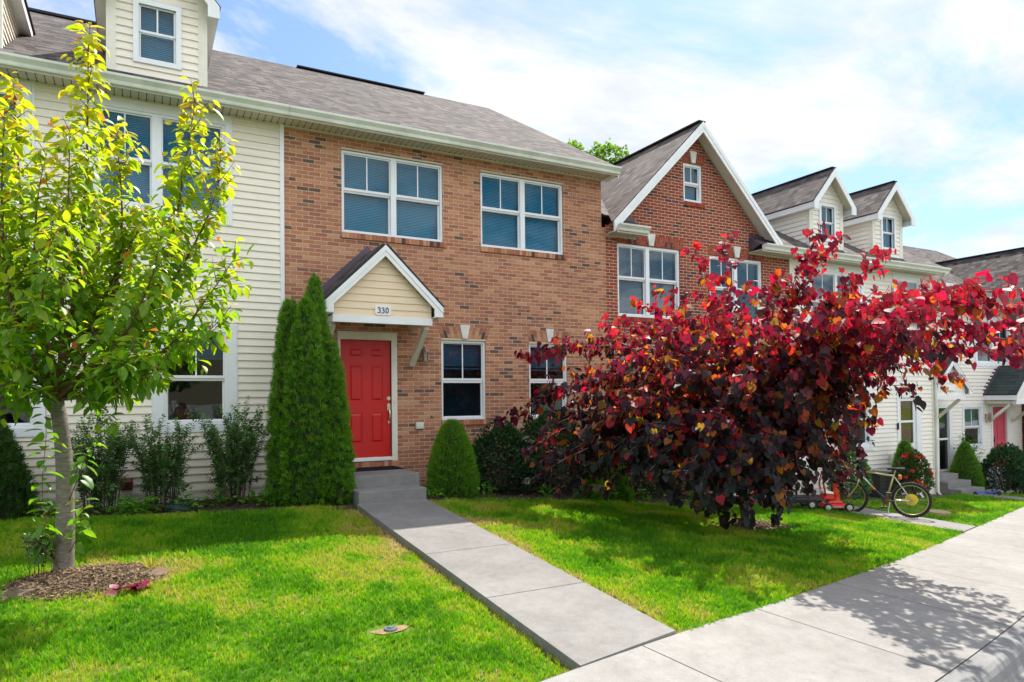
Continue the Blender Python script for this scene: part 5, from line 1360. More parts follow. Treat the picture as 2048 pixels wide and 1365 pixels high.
REDBUD_LIMBS = [[(8.34, -3.96, 0.07), (7.76, -3.52, 1.36), (6.89, -2.87, 2.41), (6.29, -2.17, 2.44), (5.69, -1.47, 2.27)], [(8.34, -3.96, 0.07), (7.59, -3.49, 1.05), (6.46, -2.78, 1.85), (5.87, -2.18, 1.62), (5.29, -1.57, 1.18)], [(8.34, -3.96, 0.07), (7.49, -3.76, 0.75), (6.23, -3.46, 1.31), (5.53, -3.3, 1.16), (4.84, -3.14, 0.8)], [(8.34, -3.96, 0.07), (7.52, -3.82, 0.55), (6.3, -3.6, 0.95), (5.57, -3.48, 0.79), (4.83, -3.36, 0.43)], [(8.34, -3.96, 0.07), (7.6, -3.81, 0.47), (6.49, -3.59, 0.79), (5.86, -3.47, 0.61), (5.24, -3.35, 0.23)], [(8.34, -3.96, 0.07), (7.96, -3.67, 1.22), (7.39, -3.24, 2.16), (7.1, -2.77, 2.57), (6.81, -2.31, 2.79)], [(8.34, -3.96, 0.07), (8.02, -3.83, 1.29), (7.55, -3.64, 2.3), (7.25, -3.35, 2.8), (6.94, -3.07, 3.11)], [(8.34, -3.96, 0.07), (7.98, -3.97, 1.36), (7.43, -3.98, 2.42), (7.06, -3.92, 2.9), (6.7, -3.85, 3.18)], [(8.34, -3.96, 0.07), (8.13, -3.93, 1.54), (7.83, -3.9, 2.75), (7.73, -3.79, 3.46), (7.64, -3.69, 3.97)], [(8.34, -3.96, 0.07), (8.08, -4.11, 1.51), (7.69, -4.33, 2.69), (7.48, -4.48, 3.34), (7.27, -4.63, 3.79)], [(8.34, -3.96, 0.07), (8.24, -4.03, 1.45), (8.1, -4.14, 2.58), (8.17, -4.18, 3.06), (8.23, -4.23, 3.34)], [(8.34, -3.96, 0.07), (8.26, -4.17, 1.43), (8.15, -4.48, 2.55), (8.15, -4.67, 3.06), (8.15, -4.86, 3.38)], [(8.34, -3.96, 0.07), (8.31, -4.27, 1.5), (8.27, -4.75, 2.68), (8.3, -5.09, 3.39), (8.34, -5.43, 3.91)], [(8.34, -3.96, 0.07), (8.31, -4.31, 1.46), (8.26, -4.84, 2.59), (8.32, -5.26, 3.26), (8.37, -5.67, 3.73)], [(8.34, -3.96, 0.07), (8.33, -4.53, 1.43), (8.31, -5.38, 2.54), (8.15, -5.99, 3.01), (7.99, -6.59, 3.28)], [(8.34, -3.96, 0.07), (8.32, -4.44, 1.4), (8.28, -5.16, 2.49), (8.17, -5.67, 2.86), (8.06, -6.17, 3.02)], [(8.34, -3.96, 0.07), (8.28, -4.26, 1.42), (8.2, -4.71, 2.53), (8.19, -5.02, 2.91), (8.19, -5.33, 3.09)], [(8.34, -3.96, 0.07), (8.42, -4.82, 1.43), (8.54, -6.12, 2.54), (8.37, -7.09, 2.7), (8.21, -8.07, 2.66)], [(8.34, -3.96, 0.07), (8.32, -4.83, 1.39), (8.3, -6.14, 2.47), (8.05, -7.16, 2.55), (7.8, -8.18, 2.44)], [(8.34, -3.96, 0.07), (8.38, -4.76, 1.44), (8.45, -5.97, 2.55), (8.17, -6.82, 2.74), (7.9, -7.67, 2.72)], [(8.34, -3.96, 0.07), (8.43, -4.81, 1.29), (8.58, -6.08, 2.29), (8.46, -7.05, 2.28), (8.35, -8.02, 2.07)], [(8.34, -3.96, 0.07), (8.46, -4.74, 1.33), (8.63, -5.91, 2.37), (8.67, -6.83, 2.44), (8.71, -7.76, 2.32)], [(8.34, -3.96, 0.07), (8.55, -4.73, 1.19), (8.87, -5.88, 2.11), (8.99, -6.75, 2.16), (9.1, -7.63, 2.0)], [(8.34, -3.96, 0.07), (8.25, -4.77, 1.39), (8.11, -5.99, 2.47), (7.62, -6.84, 2.54), (7.12, -7.7, 2.41)], [(8.34, -3.96, 0.07), (8.49, -4.65, 1.23), (8.72, -5.7, 2.18), (8.59, -6.38, 2.23), (8.47, -7.06, 2.08)], [(8.34, -3.96, 0.07), (8.64, -4.61, 1.09), (9.09, -5.58, 1.92), (9.16, -6.18, 1.93), (9.23, -6.78, 1.74)], [(8.34, -3.96, 0.07), (8.19, -4.7, 1.29), (7.96, -5.8, 2.29), (7.46, -6.59, 2.41), (6.96, -7.38, 2.34)], [(8.34, -3.96, 0.07), (8.25, -4.59, 1.38), (8.12, -5.53, 2.45), (7.78, -6.19, 2.65), (7.44, -6.85, 2.64)], [(8.34, -3.96, 0.07), (8.57, -4.53, 0.97), (8.92, -5.39, 1.71), (8.89, -5.87, 1.74), (8.87, -6.36, 1.56)], [(8.34, -3.96, 0.07), (8.57, -4.4, 0.82), (8.91, -5.07, 1.43), (8.94, -5.39, 1.39), (8.97, -5.72, 1.15)], [(8.34, -3.96, 0.07), (8.19, -4.26, 0.47), (7.97, -4.7, 0.79), (7.77, -4.99, 0.55), (7.57, -5.29, 0.11)], [(8.34, -3.96, 0.07), (8.07, -4.21, 0.43), (7.68, -4.59, 0.73), (7.41, -4.88, 0.43), (7.14, -5.16, -0.07)], [(8.34, -3.96, 0.07), (8.0, -4.13, 0.47), (7.49, -4.39, 0.79), (7.19, -4.6, 0.55), (6.88, -4.8, 0.1)], [(8.34, -3.96, 0.07), (7.92, -4.17, 0.59), (7.3, -4.5, 1.02), (6.86, -4.75, 0.81), (6.42, -5.01, 0.39)], [(8.34, -3.96, 0.07), (7.91, -4.02, 0.51), (7.27, -4.12, 0.86), (6.91, -4.2, 0.6), (6.55, -4.28, 0.13)], [(8.34, -3.96, 0.07), (7.78, -3.96, 0.63), (6.95, -3.95, 1.08), (6.53, -4.0, 0.85), (6.12, -4.05, 0.42)], [(8.34, -3.96, 0.07), (7.78, -3.83, 0.54), (6.93, -3.63, 0.92), (6.49, -3.48, 0.65), (6.04, -3.32, 0.17)], [(8.34, -3.96, 0.07), (7.76, -3.76, 0.75), (6.89, -3.46, 1.3), (6.42, -3.2, 1.02), (5.95, -2.94, 0.55)], [(8.34, -3.96, 0.07), (7.76, -3.85, 1.04), (6.9, -3.69, 1.83), (6.38, -3.53, 1.93), (5.85, -3.37, 1.83)], [(8.34, -3.96, 0.07), (7.77, -4.02, 1.11), (6.92, -4.11, 1.96), (6.37, -4.18, 2.12), (5.81, -4.26, 2.07)], [(8.34, -3.96, 0.07), (7.67, -3.92, 0.79), (6.66, -3.85, 1.38), (6.05, -3.84, 1.35), (5.45, -3.82, 1.13)], [(8.34, -3.96, 0.07), (7.67, -4.04, 0.87), (6.67, -4.17, 1.53), (6.06, -4.34, 1.57), (5.45, -4.51, 1.41)], [(8.34, -3.96, 0.07), (7.78, -4.12, 0.75), (6.95, -4.37, 1.31), (6.37, -4.58, 1.26), (5.78, -4.79, 1.02)], [(8.34, -3.96, 0.07), (7.82, -4.17, 1.02), (7.04, -4.48, 1.8), (6.47, -4.73, 1.89), (5.89, -4.98, 1.78)], [(8.34, -3.96, 0.07), (7.91, -4.16, 1.14), (7.27, -4.45, 2.02), (6.82, -4.68, 2.26), (6.38, -4.91, 2.31)], [(8.34, -3.96, 0.07), (8.0, -4.18, 1.22), (7.49, -4.52, 2.16), (7.14, -4.78, 2.54), (6.8, -5.03, 2.71)], [(8.34, -3.96, 0.07), (8.03, -4.3, 1.13), (7.57, -4.81, 2.01), (7.22, -5.22, 2.36), (6.87, -5.63, 2.52)], [(8.34, -3.96, 0.07), (8.14, -4.38, 1.17), (7.84, -5.01, 2.07), (7.53, -5.48, 2.39), (7.22, -5.94, 2.5)], [(8.34, -3.96, 0.07), (8.21, -4.46, 1.01), (8.01, -5.2, 1.78), (7.69, -5.72, 1.99), (7.37, -6.24, 1.99)], [(8.34, -3.96, 0.07), (8.15, -4.4, 0.86), (7.86, -5.07, 1.51), (7.5, -5.53, 1.61), (7.14, -5.99, 1.51)], [(8.34, -3.96, 0.07), (7.98, -4.31, 0.87), (7.44, -4.84, 1.52), (6.96, -5.24, 1.74), (6.49, -5.64, 1.76)], [(8.34, -3.96, 0.07), (8.09, -4.31, 0.67), (7.72, -4.83, 1.16), (7.39, -5.21, 1.12), (7.05, -5.59, 0.88)], [(8.34, -3.96, 0.07), (7.91, -4.23, 0.75), (7.26, -4.63, 1.31), (6.79, -4.97, 1.33), (6.31, -5.31, 1.15)], [(8.34, -3.96, 0.07), (8.03, -4.26, 0.59), (7.57, -4.7, 1.02), (7.18, -5.02, 0.95), (6.8, -5.33, 0.69)], [(8.34, -3.96, 0.07), (8.27, -4.37, 0.74), (8.17, -4.97, 1.29), (7.98, -5.37, 1.24), (7.78, -5.76, 0.99)], [(8.34, -3.96, 0.07), (8.26, -3.67, 1.23), (8.14, -3.23, 2.17), (8.1, -2.66, 2.57), (8.06, -2.08, 2.77)], [(8.34, -3.96, 0.07), (8.43, -3.72, 1.32), (8.57, -3.37, 2.34), (8.86, -2.91, 2.93), (9.15, -2.45, 3.32)], [(8.34, -3.96, 0.07), (8.63, -3.87, 1.31), (9.08, -3.74, 2.33), (9.67, -3.51, 2.9), (10.26, -3.27, 3.28)], [(8.34, -3.96, 0.07), (8.2, -3.59, 0.91), (7.98, -3.04, 1.6), (7.89, -2.36, 1.67), (7.79, -1.68, 1.53)], [(8.34, -3.96, 0.07), (8.75, -3.97, 0.95), (9.36, -3.99, 1.66), (10.0, -3.83, 1.85), (10.63, -3.68, 1.84)], [(8.34, -3.96, 0.07), (8.55, -3.78, 1.04), (8.86, -3.51, 1.84), (9.32, -3.14, 2.23), (9.78, -2.77, 2.41)], [(8.34, -3.96, 0.07), (8.71, -4.16, 1.12), (9.27, -4.45, 1.97), (9.76, -4.54, 2.23), (10.26, -4.62, 2.3)], [(8.34, -3.96, 0.07), (8.32, -3.73, 0.6), (8.29, -3.39, 1.03), (8.42, -2.96, 0.93), (8.54, -2.53, 0.64)], [(8.34, -3.96, 0.07), (8.63, -3.95, 0.59), (9.07, -3.92, 1.02), (9.57, -3.75, 0.93), (10.08, -3.58, 0.63)], [(8.34, -3.96, 0.07), (7.58, -3.75, 0.79), (6.44, -3.43, 1.38), (5.84, -3.23, 1.34), (5.24, -3.02, 1.11)], [(8.34, -3.96, 0.07), (7.61, -3.8, 0.67), (6.52, -3.57, 1.16), (5.97, -3.45, 1.05), (5.42, -3.34, 0.75)], [(8.34, -3.96, 0.07), (7.62, -3.83, 0.51), (6.55, -3.63, 0.86), (6.02, -3.56, 0.73), (5.49, -3.49, 0.4)], [(8.34, -3.96, 0.07), (7.67, -3.92, 0.63), (6.66, -3.85, 1.09), (6.14, -3.88, 1.0), (5.63, -3.91, 0.71)], [(8.34, -3.96, 0.07), (7.56, -3.72, 0.63), (6.4, -3.35, 1.08), (5.8, -3.11, 0.93), (5.19, -2.87, 0.58)], [(8.34, -3.96, 0.07), (7.68, -3.77, 1.04), (6.7, -3.47, 1.83), (6.07, -3.19, 1.86), (5.44, -2.92, 1.69)], [(8.34, -3.96, 0.07), (7.7, -3.88, 0.91), (6.75, -3.75, 1.6), (6.15, -3.65, 1.67), (5.56, -3.54, 1.54)], [(8.34, -3.96, 0.07), (7.79, -3.82, 0.75), (6.96, -3.6, 1.3), (6.56, -3.45, 1.29), (6.17, -3.3, 1.09)], [(8.34, -3.96, 0.07), (7.76, -4.03, 0.63), (6.89, -4.12, 1.09), (6.32, -4.22, 1.05), (5.75, -4.31, 0.8)], [(8.34, -3.96, 0.07), (7.83, -4.07, 0.55), (7.08, -4.22, 0.95), (6.56, -4.35, 0.87), (6.04, -4.47, 0.59)], [(8.34, -3.96, 0.07), (7.9, -4.16, 0.52), (7.23, -4.46, 0.88), (6.74, -4.69, 0.82), (6.25, -4.92, 0.56)], [(8.34, -3.96, 0.07), (8.13, -4.31, 0.51), (7.82, -4.83, 0.88), (7.51, -5.19, 0.78), (7.19, -5.54, 0.49)], [(8.34, -3.96, 0.07), (8.25, -4.31, 0.59), (8.12, -4.84, 1.01), (7.92, -5.16, 0.9), (7.72, -5.49, 0.58)], [(8.34, -3.96, 0.07), (8.47, -4.31, 0.66), (8.66, -4.83, 1.14), (8.72, -5.11, 1.1), (8.79, -5.39, 0.87)], [(8.34, -3.96, 0.07), (8.43, -4.37, 0.9), (8.58, -4.99, 1.58), (8.55, -5.35, 1.64), (8.52, -5.71, 1.5)], [(8.34, -3.96, 0.07), (8.54, -4.32, 0.78), (8.83, -4.87, 1.35), (8.96, -5.16, 1.35), (9.1, -5.45, 1.14)], [(8.34, -3.96, 0.07), (8.39, -4.37, 0.7), (8.47, -4.98, 1.22), (8.44, -5.37, 1.19), (8.4, -5.75, 0.97)], [(8.34, -3.96, 0.07), (8.58, -4.29, 0.65), (8.95, -4.78, 1.13), (9.14, -5.0, 1.01), (9.34, -5.23, 0.69)], [(8.34, -3.96, 0.07), (8.37, -4.31, 0.54), (8.42, -4.85, 0.93), (8.41, -5.18, 0.77), (8.4, -5.51, 0.41)], [(8.34, -3.96, 0.07), (8.56, -4.19, 0.48), (8.9, -4.54, 0.82), (9.2, -4.7, 0.55), (9.5, -4.85, 0.09)], [(8.34, -3.96, 0.07), (8.45, -4.43, 0.98), (8.62, -5.12, 1.72), (8.58, -5.54, 1.74), (8.54, -5.95, 1.57)], [(8.34, -3.96, 0.07), (8.37, -4.21, 0.49), (8.41, -4.58, 0.84), (8.48, -4.8, 0.61), (8.55, -5.02, 0.17)], [(8.34, -3.96, 0.07), (8.46, -4.28, 0.62), (8.64, -4.76, 1.06), (8.68, -5.0, 0.92), (8.72, -5.23, 0.58)], [(8.34, -3.96, 0.07), (8.27, -4.22, 0.46), (8.17, -4.61, 0.78), (8.13, -4.86, 0.53), (8.08, -5.11, 0.08)], [(8.34, -3.96, 0.07), (8.59, -4.25, 0.57), (8.96, -4.68, 0.97), (9.17, -4.85, 0.79), (9.39, -5.02, 0.41)], [(8.34, -3.96, 0.07), (8.33, -4.32, 0.7), (8.32, -4.85, 1.22), (8.23, -5.17, 1.11), (8.13, -5.49, 0.8)], [(8.34, -3.96, 0.07), (8.35, -4.41, 0.78), (8.36, -5.08, 1.36), (8.24, -5.51, 1.44), (8.13, -5.95, 1.31)], [(8.34, -3.96, 0.07), (8.0, -4.21, 0.48), (7.48, -4.59, 0.81), (7.12, -4.89, 0.68), (6.76, -5.19, 0.36)], [(8.34, -3.96, 0.07), (8.15, -4.18, 0.42), (7.88, -4.5, 0.71), (7.73, -4.72, 0.56), (7.57, -4.95, 0.2)], [(8.34, -3.96, 0.07), (8.03, -4.07, 0.42), (7.56, -4.22, 0.71), (7.24, -4.3, 0.48), (6.92, -4.37, 0.04)], [(8.34, -3.96, 0.07), (8.0, -3.93, 0.54), (7.49, -3.88, 0.92), (7.19, -3.78, 0.69), (6.89, -3.67, 0.26)], [(8.34, -3.96, 0.07), (8.25, -4.16, 0.33), (8.11, -4.47, 0.55), (8.09, -4.67, 0.28), (8.06, -4.86, -0.2)], [(8.34, -3.96, 0.07), (8.11, -4.11, 0.34), (7.76, -4.33, 0.56), (7.53, -4.44, 0.26), (7.3, -4.56, -0.24)], [(8.34, -3.96, 0.07), (7.92, -3.81, 1.04), (7.29, -3.58, 1.83), (6.88, -3.3, 1.94), (6.47, -3.02, 1.84)], [(8.34, -3.96, 0.07), (7.88, -3.77, 1.21), (7.18, -3.48, 2.14), (6.72, -3.14, 2.33), (6.26, -2.8, 2.32)], [(8.34, -3.96, 0.07), (7.92, -4.06, 1.31), (7.3, -4.22, 2.32), (6.89, -4.31, 2.65), (6.48, -4.41, 2.77)], [(8.34, -3.96, 0.07), (8.2, -4.5, 1.24), (8.0, -5.3, 2.19), (7.7, -5.9, 2.42), (7.41, -6.49, 2.45)], [(8.34, -3.96, 0.07), (8.3, -4.67, 1.26), (8.24, -5.74, 2.24), (7.91, -6.5, 2.3), (7.59, -7.27, 2.16)], [(8.34, -3.96, 0.07), (8.34, -4.55, 1.09), (8.34, -5.43, 1.92), (8.13, -6.04, 2.05), (7.92, -6.64, 1.98)], [(8.34, -3.96, 0.07), (7.7, -3.73, 0.91), (6.75, -3.4, 1.61), (6.18, -3.08, 1.56), (5.61, -2.77, 1.31)], [(8.34, -3.96, 0.07), (7.77, -3.65, 1.26), (6.93, -3.19, 2.23), (6.39, -2.72, 2.39), (5.86, -2.25, 2.35)], [(8.34, -3.96, 0.07), (7.9, -3.88, 1.29), (7.23, -3.77, 2.28), (6.8, -3.6, 2.6), (6.37, -3.43, 2.73)]]
REDBUD_TRUNK = [(8.41, -3.99, -0.5), (8.35, -3.96, -0.2), (8.34, -3.96, 0.07)]
# ================================================================= PLANTS
def polyline(pts, step=0.05):
    """resampled smooth curve through pts, with tangents and arc fraction"""
    P = np.array(pts, float)
    Q = np.concatenate([[2*P[0] - P[1]], P, [2*P[-1] - P[-2]]])
    out = []
    for i in range(1, len(Q) - 2):
        a, b, c, d = Q[i-1], Q[i], Q[i+1], Q[i+2]
        n = max(2, int(np.linalg.norm(c - b) / step))
        t = np.linspace(0, 1, n, endpoint=False)[:, None]
        out.append(.5 * ((2*b) + (c - a)*t + (2*a - 5*b + 4*c - d)*t**2 + (3*b - a - 3*c + d)*t**3))
    out.append(P[-1:])
    C = np.concatenate(out); T = norm(np.gradient(C, axis=0))
    s = np.concatenate([[0], np.cumsum(np.linalg.norm(np.diff(C, axis=0), axis=1))])
    return C, T, s
LEAF_OVATE = ([(0,0,0),(0,.34,.0),(0,.68,-.05),(0,1.0,-.16),(-.20,.20,.05),(-.25,.48,.06),(-.13,.80,-.02),(.20,.20,.05),(.25,.48,.06),(.13,.80,-.02)],
              [(0,1,4),(1,5,4),(1,2,5),(2,6,5),(2,3,6),(1,0,7),(1,7,8),(2,1,8),(2,8,9),(3,2,9)])
LEAF_HEART = ([(0,.02,0),(0,.38,.0),(0,.74,-.03),(0,1.0,-.10),(-.24,-.13,.03),(-.47,.08,.07),(-.47,.38,.06),(-.24,.74,.0),(.24,-.13,.03),(.47,.08,.07),(.47,.38,.06),(.24,.74,.0)],
              [(0,1,5,4),(1,6,5),(1,2,7,6),(2,3,7),(1,0,8,9),(1,9,10),(2,1,10,11),(3,2,11)])
LEAF_SMALL = ([(0,0,0),(-.27,.45,.05),(0,.5,-.01),(.27,.45,.05),(0,1,-.04)], [(0,2,1),(0,3,2),(1,2,4),(2,3,4)])
SPRAY = ([(-.04,0,0),(.04,0,0),(.03,.55,.03),(-.03,.55,.03),(0,1,.0),(-.10,.12,.02),(-.34,.62,.05),(-.24,.70,.05),(.10,.12,.02),(.34,.62,.05),(.24,.70,.05),(-.06,.4,.0),(-.22,.92,.02),(.06,.4,0),(.22,.92,.02)],
         [(0,1,2,3),(3,2,4),(0,5,6),(0,6,7),(1,9,8),(1,10,9),(3,11,12),(2,14,13)])
TUFT = ([(-.05,0,0),(.05,0,0),(0,1,0),(-.05,.05,.03),(.05,.0,.03),(-.42,.72,.1),(.05,.02,-.03),(-.05,0,-.03),(.42,.72,-.1),(0,0,.05),(0,.1,.05),(.1,.75,.45),(0,.1,-.05),(0,0,-.05),(-.1,.75,-.45)],
        [(0,1,2),(3,4,5),(6,7,8),(9,10,11),(12,13,14)])

def shoots_from(limbs, gap, length, start=.22, angle=.9, upbias=.25, taper=True):
    """side shoots along limbs: list of (point list, order fraction)"""
    out = []
    for pts in limbs:
        C, T, s = polyline(pts); tot = s[-1]; q = start*tot + rng.uniform(0, gap); ph = rng.uniform(0, 6.28)
        while q < tot*.985:
            i = min(np.searchsorted(s, q), len(C) - 1); t = T[i]; f = q / tot
            a = np.cross(t, [.3, .2, 1.0]); a /= max(np.linalg.norm(a), 1e-6); b = np.cross(t, a)
            ph += 2.4 + rng.normal(0, .4)
            d = norm(t*rng.uniform(.45, .8) + angle*(a*math.cos(ph) + b*math.sin(ph)) + np.array([0, 0, upbias]))
            ln = length * rng.uniform(.55, 1.25) * (1.15 - .75*f if taper else 1)
            e = C[i] + d*ln*.55 + np.array([0, 0, .03*ln]); e2 = C[i] + d*ln + np.array([0, 0, (.22*upbias - .02)*ln]) + rng.normal(0, .05*ln, 3)
            out.append(([C[i], e, e2], f)); q += gap*rng.uniform(.7, 1.4)
    return out

def tree(root, trunk, limbs, shoots, r_trunk, r_tip, bark, twig, lim=.46):
    tb = MB()
    C, T, s = polyline(trunk, .08)
    rad = np.interp(s / s[-1], [0, .06, .2, 1], [r_trunk[0]*1.25, r_trunk[0]*1.05, r_trunk[0], r_trunk[1]])
    tb.tube(C, list(rad), 14)
    tr = tb.build('trunk', M[bark], root, smooth=True)
    lb = MB()
    for pts in limbs:
        C, T, s = polyline(pts, .10)
        L_ = s[-1]; r0 = r_trunk[1]*min(lim, .16 + .10*L_)
        lb.tube(C, list(r0*(1 - s/L_)**1.25 + r_tip), 7)
    for pts, f in shoots:
        C, T, s = polyline(pts, .12); lb.tube(C, list(.0045*(1 - s/s[-1]) + .0016), 4)
    lb.build('branches', M[twig], root, smooth=True)

# ---- young cherry-like tree in the left lawn --------------------------------------------------------
M['bark_c'] = bark_mat('cherry_bark', (.085, .072, .062), (.27, .235, .20))
M['twig_c'] = simple('red_brown_twigs', (.16, .075, .045), .7, var=.25, scale=12)
M['leaf_c'] = leaf_mat('cherry_leaves', [(0, (.04, .125, .014)), (.35, (.095, .22, .016)), (.7, (.25, .35, .016)), (.85, (.42, .40, .022)), (.94, (.50, .22, .03)), (1, (.48, .10, .03))],
                       [(0, (.10, .34, .010)), (.35, (.30, .58, .012)), (.7, (.62, .72, .012)), (.85, (.80, .72, .018)), (.94, (.75, .36, .03)), (1, (.7, .16, .03))], .50, .40, .4, noise_amt=.14)
cherry = thing('cherry_tree', CHERRY_TRUNK[0], 'young green-leaved tree with a slim grey trunk standing in the left lawn', 'tree')
sh = shoots_from(CHERRY_LIMBS[:], .058, .44, start=.20, angle=.95, upbias=.28)
tree(cherry, CHERRY_TRUNK, CHERRY_LIMBS, sh + [(p, .1) for p in CHERRY_SUCKERS], (.083, .066), .003, 'bark_c', 'twig_c')
def leaves_on(curves, gap, size, start=.15, droop=.5, petiole=.025, tipsize=.7):
    P = []; D = []; Nn = []; S = []; F = []
    for pts, lo, f0 in curves:
        C, T, s = polyline(pts, .03); q = lo*s[-1] + rng.uniform(0, gap); ph = rng.uniform(0, 6.28)
        while q <= s[-1]:
            i = min(np.searchsorted(s, q), len(C)-1); t = T[i]; f = q/s[-1]
            a = np.cross(t, [.2, .1, 1.0]); a /= max(np.linalg.norm(a), 1e-6); b = np.cross(t, a)
            ph += 2.4 + rng.normal(0, .5); o = a*math.cos(ph) + b*math.sin(ph)
            d = norm(o + .35*t + np.array([0, 0, -droop*rng.uniform(.4, 1.5)]))
            n = norm(np.array([0, 0, 1.0]) + .35*o + rng.normal(0, .35, 3))
            P.append(C[i] + o*petiole + np.array([0, 0, -.2*petiole])); D.append(d); Nn.append(n)
            S.append(size*rng.uniform(.5, 1.25)*(1 - (1 - tipsize)*max(0, f - .6)/.4)); F.append((f, f0)); q += gap*rng.uniform(.6, 1.5)
    return np.array(P), np.array(D), np.array(Nn), np.array(S), np.array(F)
cur = [(p, .12, f) for p, f in sh] + [(p, .42, .6) for p in CHERRY_LIMBS] + [(p, .25, .1) for p in CHERRY_SUCKERS]
P, D, Nn, S, F = leaves_on(cur, .026, .142, droop=.6)
zrel = np.clip((P[:, 2] - 1.2) / 3.2, 0, 1)
t = .20 + .30*zrel + .32*np.clip(F[:, 0], 0, 1)**3 + .20*F[:, 1]*zrel + rng.normal(0, .10, len(P))
tip = (F[:, 0] > .93) & (rng.uniform(0, 1, len(P)) < .45) & (zrel > .25)
t = np.clip(np.where(tip, rng.uniform(.84, 1.0, len(P)), np.minimum(t, .86)), 0, 1)
sd, f, up = frames(D, Nn)
scatter('crown', *LEAF_OVATE, P, sd*S[:,None], f*S[:,None], up*S[:,None], M['leaf_c'], cherry, tint=t, smooth=True)
print('cherry leaves', len(P))

# ---- redbud with red and purple leaves ----------------------------------------------------------------
M['bark_r'] = bark_mat('redbud_bark', (.05, .04, .035), (.15, .12, .10), False)
M['twig_r'] = simple('grey_brown_twigs', (.20, .15, .12), .6, var=.3, scale=12)
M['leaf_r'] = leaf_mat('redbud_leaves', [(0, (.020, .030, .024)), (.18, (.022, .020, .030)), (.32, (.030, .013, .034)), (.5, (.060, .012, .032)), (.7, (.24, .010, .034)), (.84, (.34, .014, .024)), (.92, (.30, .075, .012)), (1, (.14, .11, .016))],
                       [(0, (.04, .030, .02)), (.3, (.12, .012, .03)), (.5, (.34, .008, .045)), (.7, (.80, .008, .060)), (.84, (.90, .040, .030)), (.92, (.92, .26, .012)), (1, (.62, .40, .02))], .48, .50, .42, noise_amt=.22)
redbud = thing('redbud_tree', REDBUD_TRUNK[0], 'spreading low tree with red, orange and purple heart-shaped leaves', 'tree')
rsh = shoots_from(REDBUD_LIMBS, .115, .52, start=.28, angle=1.0, upbias=.02)
tree(redbud, REDBUD_TRUNK, REDBUD_LIMBS, rsh, (.10, .085), .003, 'bark_r', 'twig_r', .36)
cur = [(p, .10, f) for p, f in rsh] + [(p, .45, 1.0) for p in REDBUD_LIMBS]
P, D, Nn, S, F = leaves_on(cur, .037, .122, droop=1.3, petiole=.04, tipsize=.8)
# hanging blades: tip down, faces turned outwards
out = P - np.array([8.3, -4.0, 1.4]); out[:, 2] *= .3; out = norm(out)
n = len(P)
D = norm(np.array([0, 0, -1.0]) + .38*out + rng.normal(0, .38, (n, 3))); Nn = norm(out + rng.normal(0, .6, (n, 3)) + np.array([0, 0, .35]))
flat = rng.uniform(0, 1, n) < .16
D[flat] = norm(out[flat]*np.array([1, 1, .1]) + rng.normal(0, .4, (flat.sum(), 3)) - np.array([0, 0, .15])); Nn[flat] = norm(np.array([0, 0, 1.0]) + rng.normal(0, .3, (flat.sum(), 3)))
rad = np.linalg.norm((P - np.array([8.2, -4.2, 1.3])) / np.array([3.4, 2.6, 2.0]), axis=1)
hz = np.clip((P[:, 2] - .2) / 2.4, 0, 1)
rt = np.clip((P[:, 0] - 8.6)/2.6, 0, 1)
age_shade = .02 + .40*np.clip(rad, 0, 1.2)*hz**1.4 + .20*F[:, 0]**3*hz + .10*hz + .20*rt*hz + rng.normal(0, .14, n) + .28*(rng.uniform(0, 1, n) < .10)  # redder outer growth; shade of the low crown is put into the tint
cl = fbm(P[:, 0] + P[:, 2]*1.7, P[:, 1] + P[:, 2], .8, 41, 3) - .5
t = np.clip(age_shade + .35*cl, 0, .80)
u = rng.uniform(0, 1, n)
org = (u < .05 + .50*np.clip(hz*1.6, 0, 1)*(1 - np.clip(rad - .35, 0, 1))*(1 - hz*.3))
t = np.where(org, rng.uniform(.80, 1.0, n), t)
sd, f, up = frames(D, Nn)
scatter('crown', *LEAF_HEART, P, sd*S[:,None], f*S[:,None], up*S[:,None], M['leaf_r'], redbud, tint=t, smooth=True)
print('redbud leaves', n)

# ---- conifers -------------------------------------------------------------------------------------------
def blob_pts(n, prof, c, H, lump=.12, seed=0, squash=1.0):
    """points on a surface of revolution with lumps; prof(h) radius"""
    h = rng.uniform(0, 1, n*3); r = prof(h); keep = rng.uniform(0, 1, n*3) < (r / r.max() + .08); h = h[keep][:n]; r = r[keep][:n]
    a = rng.uniform(0, 2*np.pi, len(h))
    k = 1 + lump*(fbm(a*1.3 + 9, h*6, 1.0, seed, 3)*2 - 1) + lump*.6*(fbm(a*4 + 3, h*16, 1.0, seed + 5, 2)*2 - 1)
    d = rng.uniform(.72, 1.03, len(h))
    x = c[0] + r*k*d*np.cos(a); y = c[1] + r*k*d*np.sin(a)*squash; z = c[2] + h*H
    o = np.stack([np.cos(a), np.sin(a), 0*a], 1)
    return np.stack([x, y, z], 1), o, h, d
def core(root, cols, mt, k=.78):
    m = MB()
    for c, H, prof in cols:
        m.lathe(c, [(max(.004, float(prof(np.array([h]))[0])*k), h*H) for h in np.linspace(0, .97, 14)], 14)
    return m.build('stem', M[mt], root, smooth=True)  # dark solid core added inside to stop see-through, not a stem
